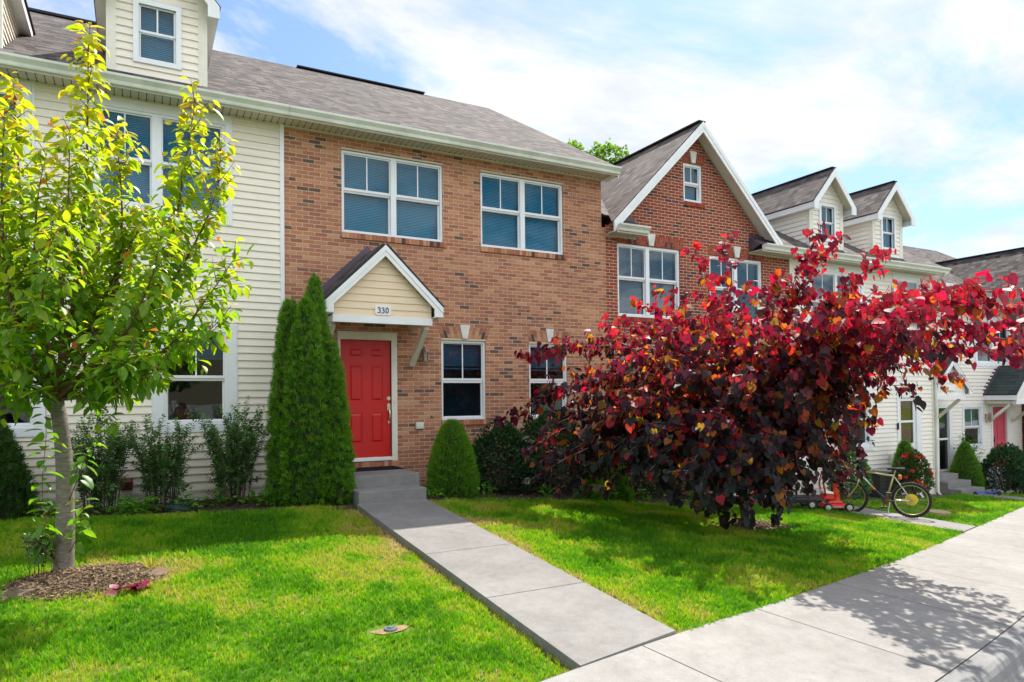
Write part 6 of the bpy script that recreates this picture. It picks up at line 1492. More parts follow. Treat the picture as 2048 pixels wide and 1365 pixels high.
def conifer(name, label, cat, cols, n, size, leaf, tmpl, up=1.1, group=None, lump=.14):
    root = thing(name, cols[0][0], label, cat, group)
    PP = []; OO = []; TT = []; UU = []
    for k, (c, H, prof) in enumerate(cols):
        m = int(n * H * float(prof(np.array([.3]))[0]) / sum(b*float(p(np.array([.3]))[0]) for a, b, p in cols))
        p, o, h, d = blob_pts(m, prof, c, H, lump, 7 + k*3)
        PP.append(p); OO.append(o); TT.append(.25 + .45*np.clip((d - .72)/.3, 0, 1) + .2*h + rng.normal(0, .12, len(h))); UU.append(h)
    p = np.concatenate(PP); o = np.concatenate(OO); t = np.clip(np.concatenate(TT), 0, 1); h = np.concatenate(UU); m = len(p)
    D = norm(o*rng.uniform(.35, 1.0, (m, 1)) + np.array([0, 0, up])*rng.uniform(.5, 1.3, (m, 1)) + rng.normal(0, .28, (m, 3)))
    Nn = norm(np.cross(D, np.array([0, 0, 1.0])) + rng.normal(0, .5, (m, 3)) + .4*o)
    s = size*rng.uniform(.6, 1.25, m)
    sd, f, u = frames(D, Nn)
    core(root, cols, 'core')
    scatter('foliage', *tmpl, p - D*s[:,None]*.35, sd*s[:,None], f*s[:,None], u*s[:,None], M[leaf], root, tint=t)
    return root
M['core'] = simple('dark_core', (.020, .026, .010), .95, var=.3, scale=20)
M['leaf_arb'] = leaf_mat('arborvitae_sprays', [(0, (.030, .10, .010)), (.5, (.075, .22, .014)), (1, (.17, .34, .022))], [(0, (.05, .18, .008)), (.5, (.14, .38, .012)), (1, (.3, .54, .02))], .3, .5, .3, noise_amt=.15)
M['leaf_dark'] = leaf_mat('dark_evergreen_sprays', [(0, (.012, .040, .012)), (.5, (.028, .080, .016)), (1, (.06, .13, .02))], [(0, (.02, .06, .01)), (.5, (.04, .14, .012)), (1, (.1, .24, .02))], .28, .5, .3, noise_amt=.15)
M['leaf_spr'] = leaf_mat('spruce_needles', [(0, (.035, .12, .010)), (.5, (.09, .25, .013)), (1, (.19, .37, .025))], [(0, (.04, .16, .008)), (.5, (.10, .32, .012)), (1, (.22, .44, .02))], .3, .55, .25, noise_amt=.12)
tall = lambda R, p=.62, b=.20: (lambda h: R*np.clip((1 - h), 0, 1)**p*(1 - b*np.exp(-h*9)))
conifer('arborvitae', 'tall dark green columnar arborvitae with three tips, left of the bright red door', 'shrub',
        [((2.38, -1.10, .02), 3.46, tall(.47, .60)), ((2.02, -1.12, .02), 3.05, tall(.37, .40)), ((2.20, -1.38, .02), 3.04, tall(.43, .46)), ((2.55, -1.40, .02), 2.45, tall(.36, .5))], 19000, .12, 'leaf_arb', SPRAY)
conifer('dwarf_spruce', 'dense conical dwarf spruce right of the concrete steps', 'shrub', [((4.60, -1.18, -.02), 1.25, tall(.49, .43, .18))], 11000, .072, 'leaf_spr', TUFT, up=.75, lump=.07)
conifer('arborvitae', 'dark rounded evergreen at the left edge behind the small green tree', 'shrub', [((-1.72, -.72, .02), 1.38, tall(.60, .42, .2)), ((-2.3, -.8, .02), 1.5, tall(.55, .5))], 8000, .11, 'leaf_dark', SPRAY)
conifer('arborvitae', 'little bright green evergreen tuft under the red-leaved tree nearer the dwarf spruce', 'shrub', [((6.95, -1.75, -.22), .62, tall(.30, .5, .1))], 2200, .085, 'leaf_arb', SPRAY, group='small evergreens under the red-leaved tree')
conifer('arborvitae', 'little bright green evergreen tuft under the red-leaved tree nearer the bicycle', 'shrub', [((7.55, -1.8, -.28), .66, tall(.28, .5, .1))], 2200, .085, 'leaf_arb', SPRAY, group='small evergreens under the red-leaved tree')
conifer('dwarf_spruce', 'conical green evergreen beside the far concrete steps', 'shrub', [((22.78, .62, -1.4), 1.50, tall(.55, .55, .1))], 5000, .10, 'leaf_spr', TUFT, up=.75, lump=.08)
conifer('dwarf_spruce', 'round-topped green evergreen behind the red-flowered rose bush', 'shrub', [((18.0, -.45, -1.0), 1.36, tall(.40, .42, .1))], 4500, .10, 'leaf_spr', TUFT, up=.75, lump=.08)

# ---- leafy shrubs --------------------------------------------------------------------------------------
M['leaf_priv'] = leaf_mat('privet_leaves', [(0, (.035, .11, .026)), (.5, (.08, .20, .038)), (1, (.15, .30, .05))], [(0, (.03, .11, .012)), (.5, (.07, .22, .02)), (1, (.16, .34, .03))], .35, .35, .45, noise_amt=.15)
M['leaf_bush'] = leaf_mat('dark_shrub_leaves', [(0, (.010, .036, .020)), (.5, (.022, .066, .030)), (1, (.05, .12, .035))], [(0, (.015, .06, .012)), (.5, (.04, .13, .02)), (1, (.09, .22, .03))], .32, .4, .4, noise_amt=.15)
M['leaf_rose'] = leaf_mat('rose_leaves', [(0, (.03, .055, .018)), (.5, (.05, .095, .022)), (.8, (.085, .12, .03)), (1, (.16, .05, .03))], [(0, (.03, .10, .012)), (.5, (.09, .2, .02)), (.8, (.14, .24, .03)), (1, (.3, .07, .03))], .35, .4, .4)
M['twig_s'] = simple('shrub_stems', (.10, .075, .055), .8, var=.3, scale=14)
def vase_shrub(name, label, base, H, R, n_stem, leaf, size, gap, low=.42, group=None, spread_low=.10):
    root = thing(name, base, label, 'shrub', group); mb = MB(); cur = []
    for k in range(n_stem):
        a = 2.4*k + rng.normal(0, .3); q = math.sqrt((k + .5)/n_stem); h = H*rng.uniform(.72, 1.02)*(1 - .12*q)
        b0 = np.array(base) + np.array([math.cos(a), math.sin(a), 0])*spread_low*q
        e = np.array(base) + np.array([math.cos(a)*R*q, math.sin(a)*R*q*.8, h]); m = b0*.5 + e*.5 + np.array([0, 0, .06*H]) - np.array([math.cos(a), math.sin(a), 0])*.10*R*q
        pts = [b0, m, e]; C, T, s = polyline(pts, .08); mb.tube(C, list(.008*min(1, H/1.3)**1.6*(1 - s/s[-1]) + .0018), 5)
        cur.append((pts, low + .15, .5))
        for j in range(7):
            f = rng.uniform(low, .97); i = int(f*(len(C)-1)); d = norm(T[i]*.8 + rng.normal(0, .55, 3) + np.array([0, 0, .25])); ln = rng.uniform(.12, .30)*H/1.3
            p2 = [C[i], C[i] + d*ln*.5, C[i] + d*ln + np.array([0, 0, .02])]
            cur.append((p2, .1, f)); c2, t2, s2 = polyline(p2, .1); mb.tube(c2, list(.003*(1 - s2/s2[-1]) + .0012), 4)
    mb.build('stems', M['twig_s'], root, smooth=True)
    P, D, Nn, S, F = leaves_on(cur, gap, size, droop=-.15, petiole=.006)
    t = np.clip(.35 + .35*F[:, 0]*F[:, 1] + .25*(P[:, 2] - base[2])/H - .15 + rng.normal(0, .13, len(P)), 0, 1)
    sd, f, up = frames(D, Nn)
    scatter('foliage', *LEAF_SMALL, P, sd*S[:,None], f*S[:,None], up*S[:,None], M[leaf], root, tint=t)
    return root
vase_shrub('privet_shrub', 'open leafy shrub below the lower window of the cream house, nearest its middle', (.32, -.78, .04), 1.34, .50, 24, 'leaf_priv', .056, .0078, .12, group='leafy shrubs along the cream house', spread_low=.2)
vase_shrub('privet_shrub', 'tallest leafy shrub beside the columnar arborvitae, at the window corner', (1.25, -.80, .04), 1.52, .58, 28, 'leaf_priv', .056, .0078, .12, group='leafy shrubs along the cream house', spread_low=.2)
vase_shrub('privet_shrub', 'leafy shrub behind the grey trunk of the small green tree', (-.42, -.66, .06), 1.34, .50, 26, 'leaf_priv', .056, .0078, .12, group='leafy shrubs along the cream house', spread_low=.2)

def mound_shrub(name, label, c, R, H, n, leaf, size, group=None, flowers=None, squash=.85, lump=.3):
    root = thing(name, c, label, 'shrub', group)
    h = rng.uniform(0, 1, n)**.8; a = rng.uniform(0, 2*np.pi, n)
    prof = np.sqrt(np.clip(1 - (np.clip(h - .25, 0, 1)/.75)**2, 0, 1))*(.72 + .28*np.clip(h/.25, 0, 1))
    k = 1 + lump*(fbm(a*1.6 + 5, h*3, 1.0, int(R*100), 3)*2 - 1)
    d = rng.uniform(.55, 1.03, n)**.6
    P = np.stack([c[0] + R*prof*k*d*np.cos(a), c[1] + R*squash*prof*k*d*np.sin(a), c[2] + h*H*(1 + .18*(fbm(a*2, a*0, 1.0, 3, 2)*2 - 1))], 1)
    o = np.stack([np.cos(a)*prof, np.sin(a)*prof, h - .3], 1)
    D = norm(o + rng.normal(0, .6, (n, 3)) + np.array([0, 0, .35])); Nn = norm(np.array([0, 0, .8]) + .8*o + rng.normal(0, .5, (n, 3)))
    s = size*rng.uniform(.6, 1.25, n); sd, f, up = frames(D, Nn)
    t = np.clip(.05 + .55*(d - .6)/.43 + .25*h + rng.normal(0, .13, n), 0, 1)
    sb_ = MB()
    for j in range(14):
        aa = 2.4*j; q = math.sqrt((j + .5)/14)*.75
        e = np.array(c) + np.array([math.cos(aa)*R*q, math.sin(aa)*R*squash*q, H*(.9 - .3*q)]); b0 = np.array(c) + np.array([math.cos(aa), math.sin(aa), 0])*.08
        C, T, s_ = polyline([b0, b0*.5 + e*.5 + np.array([0, 0, .06]), e], .15); sb_.tube(C, list(.012*(1 - s_/s_[-1]) + .003), 5)
    sb_.build('stems', M['twig_s'], root, smooth=True)
    scatter('foliage', *LEAF_SMALL, P, sd*s[:,None], f*s[:,None], up*s[:,None], M[leaf], root, tint=t)
    if flowers:
        fb = MB()
        idx = [i for i in rng.permutation(n) if d[i] > .9 and h[i] > .25 and math.sin(a[i]) < .5][:flowers]
        for i in idx:
            p = P[i] + norm(o[i])*.03
            for j in range(7):
                q = norm(np.array([rng.normal(), rng.normal(), rng.normal()]))*.026; fb.box(p[0]+q[0]-.02, p[0]+q[0]+.02, p[1]+q[1]-.02, p[1]+q[1]+.02, p[2]+q[2]-.015, p[2]+q[2]+.015)
        fb.build('blossoms', M['bloom'], root)
    return root
M['bloom'] = simple('red_blossom', (.62, .03, .025), .6, var=.3, scale=30)
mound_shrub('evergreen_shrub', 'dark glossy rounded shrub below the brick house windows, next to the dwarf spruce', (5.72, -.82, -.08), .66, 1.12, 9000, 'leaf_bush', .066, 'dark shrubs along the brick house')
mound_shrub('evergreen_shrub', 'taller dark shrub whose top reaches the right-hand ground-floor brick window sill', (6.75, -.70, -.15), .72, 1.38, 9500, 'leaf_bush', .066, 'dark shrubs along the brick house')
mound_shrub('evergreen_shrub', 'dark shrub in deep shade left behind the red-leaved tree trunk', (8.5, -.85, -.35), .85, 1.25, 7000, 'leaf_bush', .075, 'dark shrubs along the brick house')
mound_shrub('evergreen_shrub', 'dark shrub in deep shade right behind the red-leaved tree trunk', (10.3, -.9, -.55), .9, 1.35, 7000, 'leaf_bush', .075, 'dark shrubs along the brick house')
mound_shrub('leafy_shrub', 'mid green bush behind the front wheel of the bicycle', (14.9, -1.0, -.98), .52, 1.3, 5000, 'leaf_priv', .075)
mound_shrub('rose_bush', 'rose bush dotted with red flowers, behind the bicycle saddle', (17.45, -.95, -1.02), .52, 1.05, 4500, 'leaf_rose', .07, flowers=26)
mound_shrub('evergreen_shrub', 'dark green shrub under the far window, left of its twin', (23.9, .05, -1.45), .85, 1.3, 6500, 'leaf_bush', .09, 'shrubs below the far window')
mound_shrub('evergreen_shrub', 'dark green shrub at the right edge below the pinkish red door', (25.1, -.2, -1.55), .95, 1.25, 6500, 'leaf_bush', .09, 'shrubs below the far window')
mound_shrub('leafy_shrub', 'yellow-green bush spilling in at the right edge by the pinkish red door', (26.6, -.35, -1.5), .85, 1.6, 4500, 'leaf_arb', .09)
vase_shrub('young_shrub', 'loose light green sapling rising between the far steps and the far window', (23.2, .75, -1.35), 1.85, .5, 9, 'leaf_arb', .09, .05, .45)
vase_shrub('young_shrub', 'little reddish green sucker plant at the foot of the grey trunk', (-.82, -3.82, -.06), .46, .17, 9, 'leaf_rose', .055, .02, .25)

# ---- weeds along the bed edge -----------------------------------------------------------------------
def weeds(name, label, spots, n, size, leaf, H=.22):
    k = len(spots); i = rng.integers(0, k, n); c = np.array(spots)[i]
    r = np.abs(rng.normal(0, .12, n)); a = rng.uniform(0, 6.28, n)
    x = c[:, 0] + r*np.cos(a); y = c[:, 1] + .6*r*np.sin(a); z = ground_z(x, y) + rng.uniform(0, H, n)*np.exp(-r*3)
    P = np.stack([x, y, z], 1); D = norm(np.stack([np.cos(a), np.sin(a), rng.uniform(-.2, .9, n)], 1)); Nn = norm(np.array([0, 0, 1.0]) + rng.normal(0, .4, (n, 3)))
    s = size*rng.uniform(.5, 1.2, n); sd, f, up = frames(D, Nn)
    return tag(scatter(name, *LEAF_OVATE, P, sd*s[:,None], f*s[:,None], up*s[:,None], M[leaf], None, tint=np.clip(rng.normal(.5, .2, n), 0, 1), kind='stuff', smooth=True), label, 'weeds')
weeds('weeds', 'low broad-leaved weeds in the bed below the cream siding', [(-1.1, -.8), (-.75, -1.0), (-.2, -1.05), (.05, -1.2), (.15, -.95), (.62, -1.25), (1.0, -1.05), (1.55, -1.15), (1.7, -1.25), (-.05, -1.25)], 620, .095, 'leaf_arb')
weeds('weeds', 'low weeds in the shade below the brick wall', [(4.05, -1.75), (5.0, -1.65), (6.1, -1.7), (8.0, -1.9), (8.6, -2.0), (9.2, -1.9), (7.2, -2.0)], 420, .08, 'leaf_arb')

# ---- trees beyond the roofs ---------------------------------------------------------------------------
M['leaf_far'] = leaf_mat('far_tree_leaves', [(0, (.030, .085, .012)), (.5, (.08, .18, .018)), (1, (.19, .30, .03))], [(0, (.05, .17, .01)), (.5, (.16, .36, .015)), (1, (.4, .55, .03))], .42, .5, .25)
def far_tree(label, base, clumps, n, size, leaf='leaf_far', group=None):
    root = thing('broadleaf_tree', base, label, 'tree', group); mb = MB()
    top = np.mean([c[:3] for c in clumps], axis=0)
    C, T, s = polyline([base, (base[0]*.7 + top[0]*.3, base[1]*.7 + top[1]*.3, base[2]*.45 + top[2]*.55), tuple(top)], .5); mb.tube(C, list(.26*(1 - s/s[-1]) + .06), 8)
    for c in clumps:
        j = len(C)*2//3; C2, T2, s2 = polyline([C[j], (C[j] + np.array(c[:3]))/2 + np.array([0, 0, .3]), c[:3]], .5); mb.tube(C2, list(.1*(1 - s2/s2[-1]) + .02), 5)
    mb.build('trunk', M['bark_r'], root, smooth=True)
    w = np.array([c[3]**2 for c in clumps]); w /= w.sum(); i = rng.choice(len(clumps), n, p=w); cc = np.array(clumps)[i]
    d = norm(rng.normal(0, 1, (n, 3))); r = cc[:, 3]*rng.uniform(.25, 1, n)**.5*(1 + .25*(fbm(d[:, 0]*3 + cc[:, 0], d[:, 2]*3 + d[:, 1]*2, 1.0, 9, 3)*2 - 1))
    P = cc[:, :3] + d*r[:, None]*np.array([1, 1, .8]); D = norm(d + rng.normal(0, .8, (n, 3))); Nn = norm(np.array([0, 0, 1.]) + rng.normal(0, .7, (n, 3)))
    s = size*rng.uniform(.6, 1.2, n); sd, f, up = frames(D, Nn)
    scatter('crown', *LEAF_SMALL, P, sd*s[:,None]*1.6, f*s[:,None], up*s[:,None], M[leaf], root, tint=np.clip(.45 + .3*d[:, 2] + rng.normal(0, .15, n), 0, 1))
    return root
far_tree('sunlit leafy treetop showing above the roofs, left of the steep brick gable', (22.0, 19.5, -1.5), [(20.9, 19.9, 14.9, .85), (21.8, 19.3, 14.1, 1.0), (22.7, 19.0, 14.6, 1.15), (23.6, 18.5, 14.0, 1.0), (22.4, 19.2, 13.2, 1.6), (20.6, 20.0, 13.4, 1.2), (24.4, 18.2, 13.3, 1.0)], 5200, .22)
# ================================================================= SMALL THINGS
def place(root, heading, lean=0.0):
    root.rotation_euler = (0, lean, heading) if False else (lean, 0, heading)
# ---- bicycle: built along +X, wheels in the XZ plane, then turned
M['b_frame'] = simple('champagne_paint', (.50, .46, .20), .3, .45, var=.08)
M['b_silver'] = simple('silver_paint', (.52, .52, .48), .28, .7, var=.08)
M['b_dark'] = simple('dark_blue_paint', (.03, .04, .08), .3, .2)
M['b_orange'] = simple('orange_decal', (.75, .20, .03), .4)
M['b_yellow'] = simple('yellow_plastic', (.95, .66, .0), .5, var=.08)
M['b_white'] = simple('white_reflector', (.8, .8, .8), .3)
M['b_rim'] = simple('alloy_rim', (.50, .48, .22), .35, .8, var=.1)
M['steel'] = simple('steel', (.45, .44, .42), .3, .95, var=.15, scale=20)
M['b_brown'] = simple('rusty_chainset', (.20, .12, .06), .5, .6, var=.4, scale=30)
M['b_red'] = simple('red_orange_plastic', (.75, .07, .01), .35, var=.1)
RP = (12.88, -3.78); hd = math.atan2(.86, -.51)
bike = thing('bicycle', (RP[0], RP[1], gz(*RP) + .014), 'champagne mountain bike with a yellow rear spoke disc, parked on its kickstand', 'bicycle')
bike.rotation_euler = (math.radians(-4), math.radians(-0.6), hd)
AX, WB, WR = .335, 1.06, .335
def lm(): return MB()
def wheel(cx, name, rear):
    w = lm(); w.torus((cx, 0, AX), (0, 1, 0), WR - .024, .0245, 44, 8)
    for k in range(44):    # tread knobs
        t = 2*math.pi*k/44; c = Vector((cx + (WR + .002)*math.cos(t), 0, AX + (WR + .002)*math.sin(t)))
        tdir = Vector((-math.sin(t), 0, math.cos(t)))
        w.bar(c - tdir*.012, c + tdir*.012, .034, .010, up=(math.cos(t), 0, math.sin(t)))
    tyre = w.build('wheel', M['black'], bike, local=True)
    w = lm(); w.torus((cx, 0, AX), (0, 1, 0), WR - .055, .011, 44, 6); w.build('rim', M['b_rim'], tyre, local=True)
    w = lm()
    for k in range(32):
        t = 2*math.pi*k/32; o = .028 if k % 2 else -.028; t2 = t + (.5 if (k // 2) % 2 else -.5)
        w.tube([(cx + .022*math.cos(t2), o, AX + .022*math.sin(t2)), (cx + (WR - .06)*math.cos(t), 0, AX + (WR - .06)*math.sin(t))], .0016, 4)
    w.tube([(cx, -.06, AX), (cx, .06, AX)], .018, 10); w.build('spokes', M['steel'], tyre, local=True)
    w = lm(); t = 2.6 if rear else .9
    c = Vector((cx + .2*math.cos(t), 0, AX + .2*math.sin(t))); tn = Vector((-math.sin(t), 0, math.cos(t)))
    w.bar(c - tn*.045, c + tn*.045, .02, .03, up=(math.cos(t), 0, math.sin(t))); w.build('reflector', M['b_white'], tyre, local=True)
    return tyre
wheel(0, 'rear', True); wheel(WB, 'front', False)
BB = Vector((.42, 0, .30)); ST = Vector((.285, 0, .80)); HT = Vector((.83, 0, .88)); HB = Vector((.865, 0, .76)); RA = Vector((0, 0, AX)); FA = Vector((WB, 0, AX))
w = lm()
w.tube([ST + Vector((.01, 0, -.02)), HT + Vector((.012, 0, -.04))], .0175, 10); w.tube([BB, ST], .0175, 10); w.tube([HT, HB], .021, 10)
w.build('frame', M['b_frame'], bike, smooth=True, local=True)
w = lm(); w.tube([HB + Vector((-.004, 0, .02)), HB*.55 + BB*.45], .020, 10); w.build('down_tube', M['b_silver'], bike, smooth=True, local=True)
w = lm(); w.tube([HB*.55 + BB*.45, HB*.42 + BB*.58], .0203, 10); w.build('frame_decal', M['b_orange'], bike, smooth=True, local=True)
w = lm(); w.tube([HB*.42 + BB*.58, HB*.2 + BB*.8], .0203, 10); w.tube([HB*.2 + BB*.8, BB], .0195, 10); w.build('lower_down_tube', M['b_dark'], bike, smooth=True, local=True)
w = lm()
for s in (-1, 1):
    w.tube([BB + Vector((0, s*.03, 0)), RA + Vector((0, s*.06, 0))], .009, 8); w.tube([ST + Vector((0, s*.02, -.03)), RA + Vector((0, s*.06, 0))], .008, 8)
w.build('rear_stays', M['b_silver'], bike, smooth=True, local=True)
w = lm()
w.tube([HB + Vector((.005, 0, 0)), HB + Vector((.012, 0, -.04))], .02, 8); w.tube([HB + Vector((.012, -.055, -.045)), HB + Vector((.012, .055, -.045))], .016, 8)
for s in (-1, 1): w.tube([HB + Vector((.012, s*.05, -.04)), HB + Vector((.05, s*.055, -.2)), FA + Vector((-.02, s*.055, .03)), FA + Vector((0, s*.055, 0))], .0115, 8)
w.build('fork', M['b_frame'], bike, smooth=True, local=True)
w = lm(); w.tube([ST, Vector((.262, 0, .895))], .013, 8); w.build('seat_post', M['steel'], bike, local=True)
w = lm()
for k, (x0, x1, a, b) in enumerate([(.10, .17, .06, .072), (.17, .26, .072, .045), (.26, .40, .036, .018)]):
    zt = .93 - .004*k
    w.hexa([(x0, -a, zt - .03), (x1, -b, zt - .034), (x1, b, zt - .034), (x0, a, zt - .03), (x0, -a*.7, zt + .015), (x1, -b*.6, zt + .008), (x1, b*.6, zt + .008), (x0, a*.7, zt + .015)])
w.build('saddle', M['black'], bike, smooth=False, bevel=.008, local=True)
w = lm(); w.tube([HT, HT + Vector((-.02, 0, .10)), HT + Vector((.05, 0, .13))], .014, 8)
w.tube([HT + Vector((.02, -.29, .15)), HT + Vector((.05, -.10, .13)), HT + Vector((.05, .10, .13)), HT + Vector((.02, .29, .15))], .012, 8); w.build('handlebar', M['steel'], bike, smooth=True, local=True)
w = lm()
for s in (-1, 1): w.tube([HT + Vector((.035, s*.18, .142)), HT + Vector((.018, s*.30, .151))], .018, 8)
w.build('handlebar_grips', M['black'], bike, local=True)
w = lm()
for s in (-1, 1): w.tube([HT + Vector((.045, s*.16, .13)), HT + Vector((.11, s*.17, .11)), HT + Vector((.10, s*.26, .10))], .007, 6)
w.tube([HT + Vector((.09, .15, .12)), HT + Vector((.16, .05, .03)), HT + Vector((.10, .0, -.05)), HB + Vector((.03, 0, .03))], .004, 5)
w.build('brake_levers', M['steel'], bike, local=True)
w = lm(); w.lathe(BB + Vector((0, -.055, 0)), [(.085, 0), (.088, .004), (.02, .008)], 24, axis='y'); w.tube([BB + Vector((0, -.075, 0)), BB + Vector((0, .075, 0))], .018, 8)
w.bar(BB + Vector((0, -.075, 0)), BB + Vector((.06, -.08, -.16)), .022, .014, up=(0, 1, 0)); w.bar(BB + Vector((0, .075, 0)), BB + Vector((-.06, .08, .16)), .022, .014, up=(0, 1, 0))
w.tube([BB + Vector((0, -.06, .086)), RA + Vector((.01, -.055, .04))], .005, 5); w.tube([BB + Vector((0, -.06, -.086)), RA + Vector((.03, -.055, -.10)), RA + Vector((.01, -.055, -.05))], .005, 5)
w.build('chainset', M['b_brown'], bike, local=True)
w = lm(); w.box(.47 - .045, .47 + .045, -.18, -.09, .125, .15); w.box(.37 - .045, .37 + .045, .09, .18, .455, .48); w.build('pedals', M['black'], bike, bevel=.004, local=True)
w = lm(); w.lathe((0, -.052, AX), [(.108, 0), (.110, .004), (.03, .012)], 28, axis='y'); w.build('spoke_disc', M['b_yellow'], bike, local=True)
w = lm(); w.lathe((0, -.072, AX), [(.036, 0), (.045, .006), (.05, .018)], 16, axis='y'); w.bar((.03, -.06, AX - .02), (.02, -.06, AX - .13), .02, .03); w.build('cassette', M['b_brown'], bike, local=True)
w = lm(); w.tube([BB + Vector((-.06, .03, -.02)), Vector((.39, .20, -.005 + .01))], .008, 7); w.build('kickstand', M['steel'], bike, local=True)
w = lm(); w.lathe((.185, 0, .76), [(.012, -.04), (.03, -.035), (.034, .0), (.03, .04), (.01, .045)], 10); w.build('saddle_reflector', M['b_orange'], bike, local=True)

# ---- toy mower: red deck, red tower, white and red handle loops
def at_g(x, y, d=0.0): return (x, y, gz(x, y) + d)
M['toy_red'] = simple('red_toy_plastic', (.70, .025, .015), .32, var=.08)
M['toy_blue'] = simple('blue_toy_plastic', (.02, .10, .52), .35, var=.08)
M['toy_grey'] = simple('grey_hub', (.50, .49, .47), .5)
tm = thing('toy_mower', at_g(12.08, -2.72, .0), 'red push mower with white and red handles, in front of the bicycle wheel', 'mower')
tm.rotation_euler = (0, 0, math.radians(-32)); 
w = MB(); w.hexa([(-.24, -.18, .06), (.26, -.18, .06), (.26, .18, .06), (-.24, .18, .06), (-.20, -.16, .15), (.24, -.15, .13), (.24, .15, .13), (-.20, .16, .15)]); w.hexa([(-.16, -.12, .1505), (.16, -.11, .139), (.16, .11, .139), (-.16, .12, .1505), (-.11, -.09, .22), (.12, -.09, .20), (.12, .09, .20), (-.11, .09, .22)])
w.build('deck', M['toy_red'], tm, bevel=.015, local=True)
w = MB(); w.box(-.22, .24, -.186, -.178, .085, .105); w.build('deck_stripe', M['toy_grey'], tm, local=True)
for x, y, r in ((.21, -.20, .085), (.21, .20, .085), (-.19, -.20, .085), (-.19, .20, .085)):
    w = MB(); w.lathe((x, y - .025, r), [(r*.8, 0), (r, .008), (r, .042), (r*.8, .05)], 20, axis='y'); wh = w.build('wheel', M['black'], tm, local=True)
    w = MB(); w.lathe((x, y - .032, r), [(r*.25, -.006), (r*.6, 0), (r*.6, .064), (r*.25, .07)], 14, axis='y'); w.build('hub', M['toy_grey'], wh, local=True)
w = MB(); w.hexa([(-.24, -.12, .23), (-.02, -.12, .22), (-.02, .12, .22), (-.24, .12, .23), (-.22, -.10, .36), (-.04, -.10, .34), (-.04, .10, .34), (-.22, .10, .36)]); e_ = w.build('engine', M['toy_red'], tm, bevel=.015, local=True)
w = MB(); w.hexa([(-.245, -.125, .345), (-.03, -.125, .335), (-.03, .125, .335), (-.245, .125, .345), (-.23, -.11, .40), (-.06, -.11, .38), (-.06, .11, .38), (-.23, .11, .40)]); w.build('engine_cover', M['paint_w'], e_, bevel=.01, local=True)
w = MB(); w.lathe((.06, .02, .20), [(.055, 0), (.05, .06), (.062, .12), (.066, .38), (.06, .40)], 16); w.build('tower', M['b_red'], tm, local=True)
for k, (y, c) in enumerate(((-.13, 'toy_red'), (.10, 'toy_red'))):
    w = MB(); w.tube([(-.20, y, .30), (-.24, y, .55), (-.18, y, .72), (-.08, y + .03, .76), (0.0, y + .03, .66), (.02, y, .58)], [.016, .018, .03, .03, .026, .012], 8); h_ = w.build('handle', M[c], tm, smooth=True, local=True)
    w = MB(); w.tube([(-.232, y - .012, .56), (-.175, y - .014, .70), (-.09, y + .016, .735), (-.02, y + .016, .65)], [.012, .024, .024, .012], 8); w.build('handle_grip', M['paint_w'], h_, smooth=True, local=True)
# ---- black and blue flat trolley beside it
tr = thing('trolley', at_g(11.30, -2.38, .0), 'low black trolley with blue panels, half hidden by the red-leaved tree', 'trolley')
tr.rotation_euler = (0, 0, math.radians(-30))
w = MB(); w.box(-.45, .40, -.17, .17, .13, .17); w.box(-.47, .42, -.185, -.171, .12, .19); w.box(-.47, .42, .171, .185, .12, .19); w.build('bed', M['black'], tr, bevel=.008, local=True)
w = MB(); w.box(-.30, .05, -.13, .13, .171, .20); w.hexa([(-.40, -.12, .20), (-.34, -.12, .20), (-.34, .12, .20), (-.40, .12, .20), (-.52, -.12, .66), (-.47, -.12, .66), (-.47, .12, .66), (-.52, .12, .66)]); w.build('blue_panel', M['toy_blue'], tr, bevel=.012, local=True)
for x, y in ((.30, -.20), (.30, .20), (-.34, -.20), (-.34, .20)):
    w = MB(); w.lathe((x, y - .02, .09), [(.07, 0), (.09, .006), (.09, .034), (.07, .04)], 18, axis='y'); wh = w.build('wheel', M['black'], tr, local=True)
    w = MB(); w.lathe((x, y - .026, .09), [(.02, 0), (.05, .004), (.05, .048), (.02, .052)], 12, axis='y'); w.build('hub', M['toy_grey'], wh, local=True)

# ---- blue kick scooter by the far steps
sc_ = thing('kick_scooter', at_g(21.55, -.55, .0), 'blue kick scooter standing by the far concrete steps', 'scooter')
sc_.rotation_euler = (0, 0, math.radians(-25))
w = MB(); w.box(-.28, .30, -.06, .06, .07, .10); w.hexa([(.30, -.03, .07), (.36, -.03, .10), (.36, .03, .10), (.30, .03, .07), (.30, -.03, .11), (.36, -.03, .16), (.36, .03, .16), (.30, .03, .11)]); w.build('deck', M['toy_blue'], sc_, bevel=.008, local=True)
w = MB(); w.tube([(.37, 0, .08), (.36, 0, .35), (.31, 0, .78)], .017, 8); w.tube([(.31, -.17, .77), (.31, .17, .77)], .014, 8); w.build('stem', M['b_dark'], sc_, local=True)
for x, y in ((.38, -.09), (.38, .09), (-.27, 0)):
    w = MB(); w.lathe((x, y - .015, .06), [(.045, 0), (.06, .005), (.06, .025), (.045, .03)], 14, axis='y'); w.build('wheel', M['black'], sc_, local=True)

